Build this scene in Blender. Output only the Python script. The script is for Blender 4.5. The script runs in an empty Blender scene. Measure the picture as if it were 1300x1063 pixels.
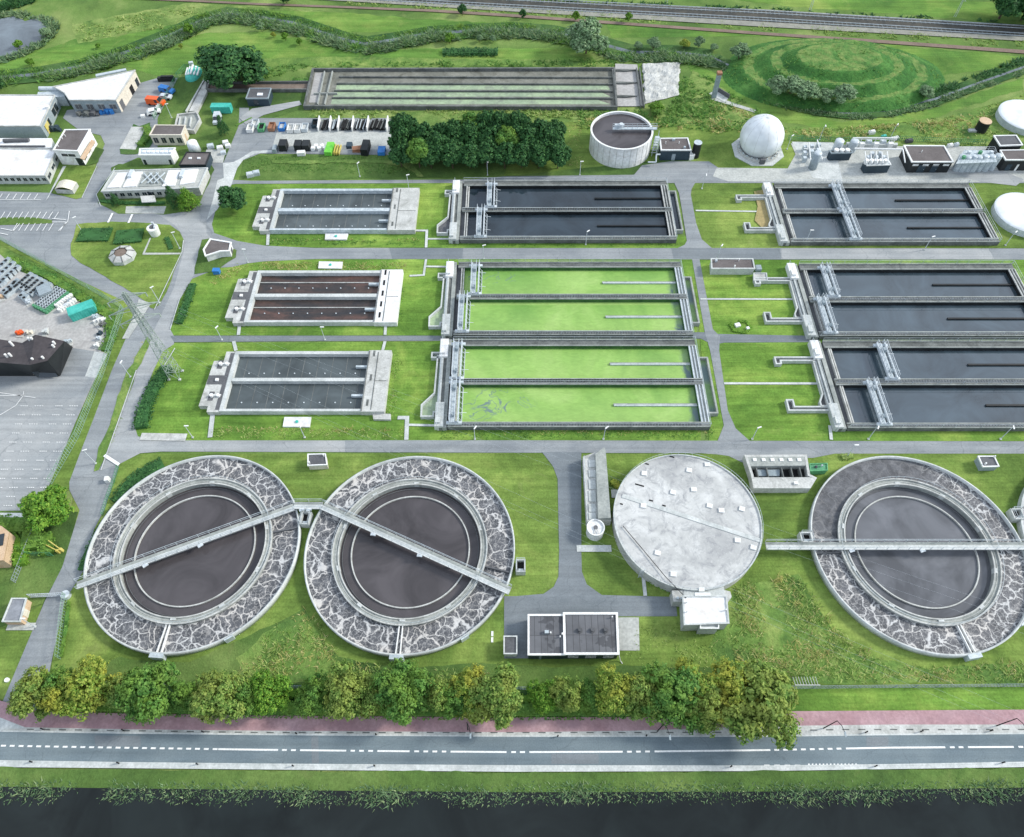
EXPO=0.46
import bpy, math, random
from mathutils import Vector, Matrix, noise
from mathutils.geometry import tessellate_polygon
R=math.radians
random.seed(7)
scn=bpy.context.scene
COL=scn.collection
# ------------------------------------------------------------------ camera model
F=938.84; PITCH=R(54.606); YAW=R(.4784); ROLL=R(-.3857); CH=120.0; PX,PY=650.0,487.0
cp,sp=math.cos(PITCH),math.sin(PITCH); cy_,sy_=math.cos(YAW),math.sin(YAW); cr,sr=math.cos(ROLL),math.sin(ROLL)
def rz(v): return Vector((cy_*v[0]-sy_*v[1], sy_*v[0]+cy_*v[1], v[2]))
Rr=Vector((1,0,0)); Uu=Vector((0,sp,cp)); Ff=Vector((0,cp,-sp))
CR=rz(cr*Rr+sr*Uu); CU=rz(-sr*Rr+cr*Uu); CF=rz(Ff)
def G(px,py,z=0.0):
    "the spot of the site plan that a surveyed photo point stands on, at height z"
    d=CR*((px-PX)/F)+CU*(-(py-PY)/F)+CF
    t=(z-CH)/d.z
    return (d.x*t,d.y*t)
def HGT(px,yt,yb): return CH*(1-G(px,yb)[1]/G(px,yt)[1])
cam=bpy.data.cameras.new('camera'); co=bpy.data.objects.new('camera',cam); COL.objects.link(co)
m=Matrix((( CR.x,CU.x,-CF.x,0),(CR.y,CU.y,-CF.y,0),(CR.z,CU.z,-CF.z,CH),(0,0,0,1)))
co.matrix_world=m; cam.sensor_width=36; cam.lens=F/1300*36; cam.shift_y=-44.5/1300; cam.clip_end=6000; cam.clip_start=1
scn.camera=co
# ------------------------------------------------------------------ light
SUNEL=34; SUNAZ=Vector((.975,.22,0)).normalized()
w=bpy.data.worlds.new('World'); scn.world=w; w.use_nodes=True
nt=w.node_tree; bg=nt.nodes['Background']; bg.inputs['Strength'].default_value=.115
sky=nt.nodes.new('ShaderNodeTexSky'); sky.sky_type='NISHITA'; sky.sun_disc=False
sky.sun_elevation=R(SUNEL); sky.sun_rotation=math.atan2(SUNAZ.x,SUNAZ.y)
sky.air_density=1; sky.dust_density=1.5; sky.ozone_density=1
tc=nt.nodes.new('ShaderNodeTexCoord'); nz=nt.nodes.new('ShaderNodeTexNoise'); nz.inputs['Scale'].default_value=3.2; nz.inputs['Detail'].default_value=6; nz.inputs['Distortion'].default_value=.4
mp=nt.nodes.new('ShaderNodeMapping'); mp.inputs['Scale'].default_value=(1,1,2.2); nt.links.new(tc.outputs['Generated'],mp.inputs['Vector']); nt.links.new(mp.outputs['Vector'],nz.inputs['Vector'])
cr_=nt.nodes.new('ShaderNodeValToRGB'); cr_.color_ramp.elements[0].position=.34; cr_.color_ramp.elements[0].color=(.55,.55,.55,1); cr_.color_ramp.elements[1].position=.62; cr_.color_ramp.elements[1].color=(1,1,1,1)
nt.links.new(nz.outputs['Fac'],cr_.inputs['Fac'])
mx=nt.nodes.new('ShaderNodeMix'); mx.data_type='RGBA'; mx.inputs[7].default_value=(6.3,7.0,8.1,1)
nt.links.new(cr_.outputs['Color'],mx.inputs[0]); nt.links.new(sky.outputs['Color'],mx.inputs[6]); nt.links.new(mx.outputs[2],bg.inputs['Color'])
sl=bpy.data.lights.new('sun','SUN'); sl.energy=2.8; sl.angle=R(10); sl.color=(1,.95,.87)
so=bpy.data.objects.new('sun',sl); COL.objects.link(so)
sd=Vector((SUNAZ.x*math.cos(R(SUNEL)),SUNAZ.y*math.cos(R(SUNEL)),math.sin(R(SUNEL))))
so.rotation_euler=sd.to_track_quat('Z','Y').to_euler()
scn.view_settings.view_transform='Standard'; scn.view_settings.look='None'; scn.view_settings.exposure=EXPO; scn.view_settings.gamma=1; scn.view_settings.use_curve_mapping=False
# ------------------------------------------------------------------ materials
def lin(c): return c/12.92 if c<=.04045 else ((c+.055)/1.055)**2.4
def hx(s,k=1.0): s=s.lstrip('#'); return tuple(min(1,lin(int(s[i:i+2],16)/255)*k) for i in (0,2,4))+(1,)
class N:
    "tiny node-graph helper"
    def __init__(s,name,rough=.8):
        s.m=bpy.data.materials.new(name); s.m.use_nodes=True; s.t=s.m.node_tree; s.b=s.t.nodes['Principled BSDF']
        s.b.inputs['Roughness'].default_value=rough; s.pos=s.t.nodes.new('ShaderNodeNewGeometry').outputs['Position']
    def n(s,k): return s.t.nodes.new(k)
    def L(s,a,b): s.t.links.new(a,b)
    def mapping(s,scale=(1,1,1),rot=0,vec=None):
        mpp=s.n('ShaderNodeMapping'); mpp.inputs['Scale'].default_value=scale; mpp.inputs['Rotation'].default_value=(0,0,rot); s.L(vec or s.pos,mpp.inputs['Vector']); return mpp.outputs['Vector']
    def noise(s,scale,detail=3,rough=.55,vec=None,dist=0):
        q=s.n('ShaderNodeTexNoise'); q.inputs['Scale'].default_value=scale; q.inputs['Detail'].default_value=detail; q.inputs['Roughness'].default_value=rough; q.inputs['Distortion'].default_value=dist
        s.L(vec or s.pos,q.inputs['Vector']); return q.outputs['Fac']
    def noisec(s,scale,detail=2,vec=None):
        q=s.n('ShaderNodeTexNoise'); q.inputs['Scale'].default_value=scale; q.inputs['Detail'].default_value=detail; s.L(vec or s.pos,q.inputs['Vector']); return q.outputs['Color']
    def ramp(s,fac,*stops):
        r=s.n('ShaderNodeValToRGB'); e=r.color_ramp.elements
        while len(e)<len(stops): e.new(.5)
        for i,(p,c) in enumerate(stops):
            e[i].position=p; e[i].color=c if isinstance(c,tuple) else (c,c,c,1)
        s.L(fac,r.inputs['Fac']); return r.outputs['Color']
    def mix(s,fac,a,b,mode='MIX'):
        q=s.n('ShaderNodeMix'); q.data_type='RGBA'; q.blend_type=mode
        for sock,v in ((q.inputs[0],fac),(q.inputs[6],a),(q.inputs[7],b)):
            if hasattr(v,'links'): s.L(v,sock)
            elif isinstance(v,(int,float)) and sock.type=='RGBA': sock.default_value=(v,v,v,1)
            else: sock.default_value=v
        return q.outputs[2]
    def math(s,op,a,b=0,c=None):
        q=s.n('ShaderNodeMath'); q.operation=op
        for i,v in enumerate((a,b)+((c,) if c is not None else ())):
            if hasattr(v,'links'): s.L(v,q.inputs[i])
            else: q.inputs[i].default_value=v
        return q.outputs[0]
    def smooth(s,v,a,b):
        q=s.n('ShaderNodeMapRange'); q.interpolation_type='SMOOTHSTEP'; s.L(v,q.inputs[0]); q.inputs[1].default_value=a; q.inputs[2].default_value=b; return q.outputs[0]
    def vmath(s,op,a,b):
        q=s.n('ShaderNodeVectorMath'); q.operation=op
        for i,v in enumerate((a,b)):
            if hasattr(v,'links'): s.L(v,q.inputs[i])
            else: q.inputs[i].default_value=v
        return q.outputs['Value'] if op in('LENGTH','DISTANCE') else q.outputs[0]
    def sep(s,vec=None):
        q=s.n('ShaderNodeSeparateXYZ'); s.L(vec or s.pos,q.inputs[0]); return q.outputs
    def bump(s,h,strength=.3,dist=.1):
        q=s.n('ShaderNodeBump'); q.inputs['Strength'].default_value=strength; q.inputs['Distance'].default_value=dist; s.L(h,q.inputs['Height']); s.L(q.outputs[0],s.b.inputs['Normal'])
    def col(s,c): s.L(c,s.b.inputs['Base Color']); return s.m
def var(name,a,b,scale=.6,rough=.8,fine=6,bump=0,spec=.3,contrast=(.35,.65),dirt=None,metal=0):
    k=N(name,rough); k.b.inputs['Specular IOR Level'].default_value=spec; k.b.inputs['Metallic'].default_value=metal
    c=k.ramp(k.noise(scale,4,.6),(contrast[0],hx(a)),(contrast[1],hx(b)))
    f=k.ramp(k.noise(fine,2),(.3,.82),(.7,1.1)); c=k.mix(1.0,c,f,'MULTIPLY')
    if dirt: c=k.mix(k.ramp(k.noise(.35,5,.7,dist=.6),(.5,0.0),(.68,.85)),c,hx(dirt))
    if bump: k.bump(k.noise(fine,3),bump,.05)
    return k.col(c)
def grass(name,a,b,c,big=.05,mid=.5,stripe=None,st_amt=.12,dry=None,dry_rng=(.55,.7),fine=2.5,bump=.5):
    k=N(name,.9); k.b.inputs['Specular IOR Level'].default_value=.1
    x=k.ramp(k.noise(big,5,.65,dist=.5),(.34,hx(a)),(.5,hx(b)),(.68,hx(c)))
    y=k.ramp(k.noise(mid,4,.65),(.3,.86),(.7,1.12)); x=k.mix(1.0,x,y,'MULTIPLY')
    z=k.ramp(k.noise(fine,3,.7),(.3,.82),(.7,1.18)); x=k.mix(1.0,x,z,'MULTIPLY')
    if dry: x=k.mix(k.ramp(k.noise(.13,5,.7,dist=.8),(dry_rng[0],0.0),(dry_rng[1],.7)),x,hx(dry))
    if stripe is not None:
        x=k.mix(1.0,x,k.ramp(k.noise(.55,3,.6,vec=k.mapping((.05,1,1),-stripe)),(.35,1-st_amt),(.65,1+st_amt)),'MULTIPLY')
        x=k.mix(1.0,x,k.ramp(k.noise(2.6,2,.6,vec=k.mapping((.05,1,1),-stripe)),(.35,1-st_amt*.6),(.65,1+st_amt*.6)),'MULTIPLY')
    k.bump(k.noise(3.5,4,.7),bump,.25)
    return k.col(x)
M={}
M['meadow']=grass('meadow_grass','#4d6836','#658042','#8a995c',big=.03,mid=.15,stripe=None,dry='#8e9560',dry_rng=(.58,.82))
M['field']=grass('field_grass','#4c7034','#62853c','#85994e',big=.035,mid=.12,stripe=R(98),st_amt=.14,dry='#8e9858',dry_rng=(.56,.85))
M['lawn']=grass('mown_lawn','#526a32','#68803d','#889a50',big=.06,stripe=R(8),st_amt=.13,dry='#8c915e',dry_rng=(.6,.88),bump=.35)
M['lawn2']=grass('vivid_lawn','#517230','#66873a','#88a04c',big=.07,stripe=R(2),st_amt=.16,dry='#96985e',dry_rng=(.6,.88),bump=.35)
M['lawn3']=grass('shaggy_lawn','#415a30','#546f38','#71864a',big=.05,mid=.4,dry='#797d50',dry_rng=(.6,.85))
M['rough']=grass('rough_grass','#527038','#6f8848','#92a060',big=.12,mid=.8,fine=1.6,dry='#90965c',dry_rng=(.55,.8),bump=.7)
M['verge']=grass('verge_grass','#4d6c38','#678542','#8c9e58',big=.14,mid=.9,fine=2,dry='#92985c',dry_rng=(.56,.8),bump=.7)
M['worn']=grass('worn_grass','#7c7c4e','#968c60','#a89a70',big=.2,mid=.9,fine=2,dry='#a8976c',dry_rng=(.4,.6))
M['darkgrass']=grass('damp_grass','#304e2e','#3f6034','#566f40',big=.1,mid=.6)
def leaf(name,a,b,c,tr=.2,b2=None):
    k=N(name,.65); k.b.inputs['Specular IOR Level'].default_value=.25
    g=k.t.nodes.new('ShaderNodeNewGeometry')
    x=k.ramp(g.outputs['Random Per Island'],(0.0,hx(a)),(.5,hx(b)),(1.0,hx(c)))
    if b2: x=k.mix(k.ramp(k.noise(.28,3,.6,dist=.5),(.42,0.0),(.62,.85)),x,hx(b2))
    x=k.mix(1.0,x,k.ramp(k.noise(.5,3,.6),(.32,.8),(.68,1.18)),'MULTIPLY')
    k.b.inputs['Subsurface Weight'].default_value=0
    k.col(x)
    tl=k.n('ShaderNodeBsdfTranslucent'); k.L(x,tl.inputs[0]); ms=k.n('ShaderNodeMixShader'); ms.inputs[0].default_value=tr
    out=k.t.nodes['Material Output']; k.L(k.b.outputs[0],ms.inputs[1]); k.L(tl.outputs[0],ms.inputs[2]); k.L(ms.outputs[0],out.inputs[0])
    return k.m
M['leaf_g']=leaf('leaf_green','#3e6c30','#57863c','#7ca452',.28,b2='#76983f')
M['leaf_d']=leaf('leaf_dark','#244a2a','#366436','#548046')
M['leaf_y']=leaf('leaf_yellowing','#5c8232','#829e40','#a8b454',.28,b2='#aeae48')
M['leaf_o']=leaf('leaf_olive','#527836','#749644','#98ac5c',.28,b2='#94a24e')
M['leaf_v']=leaf('leaf_vivid','#457a26','#638f30','#86a83e')
M['leaf_w']=leaf('leaf_willow','#5a7c50','#7a9a70','#9cb48c')
M['reed']=leaf('reed','#4c6c48','#6a8a62','#94a678',.25)
M['tuft']=leaf('tuft','#6f9448','#98b460','#c0c884',.4)
M['tuft_dry']=leaf('tuft_dry','#a0a45e','#beba74','#d4cc98',.4)
M['tuft_g']=leaf('tuft_green','#4e7a3a','#6c9a4a','#8eb05c',.4)
M['bark']=var('bark','#4a4034','#6a5c4a')


def road(name,a,b,patch):
    k=N(name,.85); k.b.inputs['Specular IOR Level'].default_value=.25
    c=k.ramp(k.noise(.12,4,.6),(.35,hx(a)),(.65,hx(b)))
    c=k.mix(1.0,c,k.ramp(k.noise(1.1,3,.55,vec=k.mapping((.03,1,1))),(.3,.86),(.7,1.1)),'MULTIPLY')
    c=k.mix(1.0,c,k.ramp(k.noise(5,2),(.3,.88),(.7,1.08)),'MULTIPLY')
    c=k.mix(k.ramp(k.noise(.2,5,.7,vec=k.mapping((.25,1,1))),(.56,0.0),(.62,.4)),c,hx(patch))
    v=k.n('ShaderNodeTexVoronoi'); v.feature='DISTANCE_TO_EDGE'; v.inputs['Scale'].default_value=.12; wp=k.vmath('ADD',k.pos,k.vmath('MULTIPLY',k.noisec(.5,4),(2.4,2.4,0))); k.L(wp,v.inputs['Vector'])
    c=k.mix(k.math('MULTIPLY',k.smooth(v.outputs['Distance'],.008,.0),.35),c,hx('#50585c'))
    k.bump(k.noise(6,3),.2,.03); return k.col(c)
M['mainroad']=road('road_asphalt','#66747b','#758287','#5d696e')

M['brick']=var('brick_paving','#857f7c','#94908c',.3,.9,3,.2)
M['redpath']=var('red_paving','#a08084','#b09296',.25,.9,2.5,.2,dirt='#977a80')
M['cinder']=var('cinder_path','#75665c','#857468',.2,.95,3,.3)
M['ballast']=var('ballast','#3c3e3c','#525048',.4,.95,4,.5)
M['gravel']=var('gravel','#84857c','#98988e',.4,.95,4,.5)
M['tiles']=var('concrete_tiles','#a6aaa6','#b8bbb6',.35,.85,2.4,.15)
M['concrete']=var('concrete','#8e9490','#a4a9a4',.4,.8,3,.15,dirt='#787e7c')
M['conc_l']=var('pale_concrete','#b4bab8','#c8ccca',.3,.75,3,.1,dirt='#a0a6a4')
M['conc_d']=var('dark_concrete','#5c605e','#747876',.5,.85,4,.2,dirt='#4a4e4c')
M['conc_w']=var('weathered_concrete','#b0b2ae','#c4c6c2',.5,.8,3,.1,dirt='#8f918c')
M['white']=var('white_paint','#dcdedc','#e8eae8',.5,.5,4)
M['white_roof']=var('white_roof','#d6d8d8','#eaecec',.15,.6,1.5,dirt='#c6c2bc')
M['cream']=var('cream_plaster','#cbc5b6','#d8d2c4',.4,.8,3)
M['pylonsteel']=var('weathered_pylon_steel','#8c9c94','#a4b0a8',1,.6,3)
M['brownmud']=var('brown_mud','#6e6258','#80746a',.6,.8,3)
M['peach']=var('tan_brick','#bfa486','#cdb498',.6,.85,4)
M['bitumen']=var('bitumen_roof','#55575a','#65676a',.25,.9,4,.15)
M['bitumen_b']=var('brown_roof','#5c5756','#6c6766',.25,.9,4,.15)
M['black']=var('black_cladding','#1e2224','#2a2e30',.3,.5,3)
M['navy']=var('dark_cladding','#2c3c46','#384852',.3,.5,3)
M['greyclad']=var('grey_cladding','#8a989e','#98a4aa',.3,.55,3)
M['brownclad']=var('brown_black_roof','#3c383a','#4a4648',.3,.7,2)
M['steel']=var('galvanised_steel','#a4b0b6','#c4ced2',1.2,.4,5,spec=.5)
M['lightsteel']=var('white_steel','#b4bec4','#ccd4d8',1.2,.45,5,spec=.5)
M['glass']=var('dark_glass','#242c32','#323c44',.4,.12,3,spec=.6)
M['skyl']=var('skylight','#dfe4e8','#f0f4f6',.4,.25,3,spec=.5)
M['green_steel']=var('green_steel','#46805c','#589870',.8,.6,4)
M['orange']=var('orange_paint','#d8561c','#e2642a',.8,.35,4,spec=.5)
M['blue']=var('blue_tarp','#2a6ab0','#3a80c4',.8,.5,4)
M['teal']=var('teal_tarp','#3aa89a','#52bcae',.8,.5,4)
M['skip_g']=var('green_skip','#58b03c','#80d050',.5,.5,4)
M['yellow']=var('yellow_boards','#b8a850','#d0c474',1,.7,3)
M['rust']=var('rust','#8a6046','#a07860',.6,.8,3)
M['tyre']=var('tyre','#191a1b','#242526',.5,.8,3)
M['greyroof']=var('slate_roof','#80848a','#90949a',.6,.8,2)
M['pink']=var('yard_concrete','#a3a3a1','#b0afac',.12,.8,2,dirt='#969492')
M['membrane']=var('membrane','#d6dde0','#e2e7e9',.1,.45,.3)
M['fencegreen']=var('faded_green_steel','#7c9c8a','#90ac9c',.8,.6,4)
M['reflectdark']=var('painted_dark_reflection','#16191a','#24282a',.6,.5,2)  # dark mirror tone painted in, for basin strips and baffles
M['reflectgreen']=var('painted_green_reflection','#2e5230','#446a3a',.6,.6,2)  # dark green reflection tone, painted on the duckweed basin strips
M['greenbox']=var('green_box','#4f9464','#66a878',.6,.6,3)
M['algae_ground']=var('algae_floor','#8a9c84','#a4b894',.08,.8,1.5,dirt='#7c8478')
M['mudfloor']=var('mud_floor','#6c6e66','#84857c',.15,.8,2,dirt='#58584e')
M['barrel']=var('black_drum','#1c2224','#2e3638',1.5,.4,3,spec=.5)
M['asphalt']=road('asphalt','#80868a','#929799','#757b80')
M['asphalt_d']=road('dark_asphalt','#6f777c','#7c8387','#676f74')
M['pale_asphalt']=road('pale_asphalt','#93989a','#a3a6a6','#868b8e')
# roofs with seams
def roofgrid(name,a,b,cell,mort=.03):
    k=N(name,.85); bt=k.n('ShaderNodeTexBrick'); bt.inputs['Scale'].default_value=1; bt.inputs['Brick Width'].default_value=cell[0]; bt.inputs['Row Height'].default_value=cell[1]; bt.inputs['Mortar Size'].default_value=mort; bt.offset=0
    bt.inputs['Color1'].default_value=hx(a); bt.inputs['Color2'].default_value=hx(b); bt.inputs['Mortar'].default_value=hx(a,.5)
    k.L(k.pos,bt.inputs['Vector']); c=k.mix(1.0,bt.outputs['Color'],k.ramp(k.noise(.4,4,.65),(.3,.8),(.7,1.15)),'MULTIPLY')
    c=k.mix(k.ramp(k.noise(.28,3,.6),(.58,0.0),(.6,.6)),c,hx('#36383c'))
    return k.col(c)
M['roofsheet']=roofgrid('bitumen_strips','#585a5e','#66686c',(1.0,7.0),.04)
def water(name,c,rough=.04,ior=1.33,bump=.02):
    k=N(name,rough); k.b.inputs['IOR'].default_value=ior
    x=k.ramp(k.noise(.09,4,.6,dist=1.2),(.35,hx(c,.7)),(.65,hx(c,1.4)))
    k.bump(k.noise(1.6,4,.6,dist=.5),bump,.05); return k.col(x)
M['water']=water('tank_water','#27323a',.03,1.6,.012)
M['water_r']=water('sky_bright_tank_water','#39464e',.03,1.95,.012)  # brighter sky reflection put into a lighter base colour
M['pond']=water('pond_water','#5c666c',.05,1.6)
M['canopy_water']=water('grey_tank_water','#4c5456',.2,1.4,.06)
M['settle']=water('settling_water','#484547',.15,1.4,.05)
M['settle3']=water('pale_settling_water','#5e6064',.15,1.5,.04)
M['canal']=water('canal_water','#181e1e',.04,1.33,.05)
def duckweed():
    k=N('duckweed_water',.55); k.b.inputs['Specular IOR Level'].default_value=.3
    x,y,z=k.sep()
    band=k.math('FRACT',k.math('DIVIDE',k.math('SUBTRACT',y,74.4),10.4))
    base=k.ramp(k.noise(.05,4,.6,dist=1.2),(.35,hx('#6c9848')),(.5,hx('#81aa54')),(.65,hx('#96b868')))
    base=k.mix(k.math('MULTIPLY',k.math('SUBTRACT',1.0,band),.5),base,hx('#a2bf70'))
    base=k.mix(1.0,base,k.ramp(k.noise(1.1,6,.75,dist=1.5,vec=k.mapping((.4,1,1))),(.3,.82),(.7,1.1)),'MULTIPLY')
    ng=k.noise(.22,5,.65,dist=1.5)
    e=k.math('ADD',x,k.math('MULTIPLY',ng,9.0))
    gap=k.smooth(e,37.6,39.6)
    lane=k.smooth(k.math('ABSOLUTE',k.math('SUBTRACT',band,.25)),.34,.1)
    gap=k.math('MULTIPLY',gap,k.math('ADD',.35,k.math('MULTIPLY',lane,.6)))
    # open swirl where the scraper stirs the last lane
    cx,cyy=G(625,515,.4)
    d=k.vmath('LENGTH',k.vmath('MULTIPLY',k.vmath('SUBTRACT',k.pos,(cx,cyy,.4)),(.5,1.0,0)),(0,0,0))
    wp=k.vmath('ADD',k.pos,k.vmath('MULTIPLY',k.noisec(.18,3),(9,9,0)))
    vor=k.n('ShaderNodeTexVoronoi'); vor.feature='DISTANCE_TO_EDGE'; vor.inputs['Scale'].default_value=.2; k.L(wp,vor.inputs['Vector'])
    rg=k.noise(.13,2,.5,dist=2.6); ridge=k.smooth(k.math('ABSOLUTE',k.math('SUBTRACT',rg,.5)),.02,.0); blob=k.smooth(k.noise(.22,3,.5,dist=2.5),.55,.6)
    sw=k.math('MULTIPLY',k.math('MULTIPLY',k.math('MAXIMUM',ridge,k.math('MULTIPLY',blob,k.smooth(d,2.6,1.4))),.85),k.smooth(d,5.0,2.4))
    cx,cyy=G(640,352,.4)
    d2=k.vmath('LENGTH',k.vmath('MULTIPLY',k.vmath('SUBTRACT',k.pos,(cx-3,cyy,.4)),(.35,1.3,0)),(0,0,0))
    sw2=k.math('MULTIPLY',k.math('MULTIPLY',ridge,k.smooth(d2,3.0,1.2)),.7)
    mk=k.math('MINIMUM',k.math('ADD',k.math('ADD',gap,sw),sw2),1.0)
    return k.col(k.mix(mk,base,hx('#62747a')))
M['duckweed']=duckweed()
def foam(name,calm=None):
    k=N(name,.6); k.b.inputs['Specular IOR Level'].default_value=.3
    wp=k.vmath('ADD',k.pos,k.vmath('MULTIPLY',k.noisec(.38,5),(4.2,4.2,0)))
    v=k.n('ShaderNodeTexVoronoi'); v.feature='DISTANCE_TO_EDGE'; v.inputs['Scale'].default_value=.5; v.inputs['Randomness'].default_value=1; k.L(wp,v.inputs['Vector'])
    v2=k.n('ShaderNodeTexVoronoi'); v2.feature='DISTANCE_TO_EDGE'; v2.inputs['Scale'].default_value=1.15; wp2=k.vmath('ADD',k.pos,k.vmath('MULTIPLY',k.noisec(1.4,3),(1.3,1.3,0))); k.L(wp2,v2.inputs['Vector'])
    wd=k.math('MULTIPLY',k.noise(.3,3),.11)
    edge=k.math('MULTIPLY',k.smooth(k.math('SUBTRACT',v.outputs['Distance'],wd),.02,-.05),.95)
    e2=k.math('MULTIPLY',k.smooth(v2.outputs['Distance'],.07,.0),.42)
    sp_=k.math('MULTIPLY',k.smooth(k.noise(3.2,4,.8),.54,.68),.6)
    blot=k.math('MULTIPLY',k.smooth(k.noise(.33,4,.6,dist=1),.66,.76),.8)
    fo=k.math('MULTIPLY',k.ramp(k.noise(.07,3,.6,dist=.8),(.35,.8),(.6,1.0)),k.math('ADD',k.math('ADD',k.math('MAXIMUM',edge,blot),e2),sp_))
    if calm:
        cx,cy,r0,r1=calm
        d=k.vmath('DISTANCE',k.pos,(cx,cy,.9)); d=k.math('ADD',d,k.math('MULTIPLY',k.noise(.25,3),8)); fo=k.math('MULTIPLY',fo,k.math('MAXIMUM',k.smooth(d,r0,r1),.10))
    c=k.mix(fo,k.ramp(k.noise(.8,3),(.3,hx('#424448')),(.7,hx('#64666a'))),k.ramp(k.noise(.2,2),(.4,hx('#c4c5c4')),(.6,hx('#c6c3be'))))
    k.bump(k.noise(3,3,.6),.35,.15)
    return k.col(c)
M['foam']=foam('foaming_aeration_water')
M['foam3']=foam('partly_calm_aeration_water',(G(1090,600)[0]-3,G(1090,600)[1]+0,15,23))
def brownfloor():
    k=N('wet_brown_floor',.35)
    c=k.ramp(k.noise(.12,5,.6,vec=k.mapping((.5,1.6,1)),dist=1.4),(.3,hx('#20262e')),(.46,hx('#34302f')),(.58,hx('#4a3a34')),(.72,hx('#644840')))
    return k.col(k.mix(1.0,c,k.ramp(k.noise(1.5,4),(.3,.75),(.7,1.2)),'MULTIPLY'))
M['brownfloor']=brownfloor()
def coverroof():
    k=N('stained_concrete_roof',.8)
    c=k.ramp(k.noise(.13,5,.65,dist=.6),(.3,hx('#9a9c9c')),(.5,hx('#b2b4b2')),(.66,hx('#c8cac8')))
    c=k.mix(k.ramp(k.noise(.5,6,.75,dist=1),(.49,0.0),(.68,.75)),c,hx('#787b80'))
    c=k.mix(k.ramp(k.noise(3,4,.7),(.55,0.0),(.75,.35)),c,hx('#e0e2e0'))
    return k.col(c)
M['cover']=coverroof()
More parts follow.
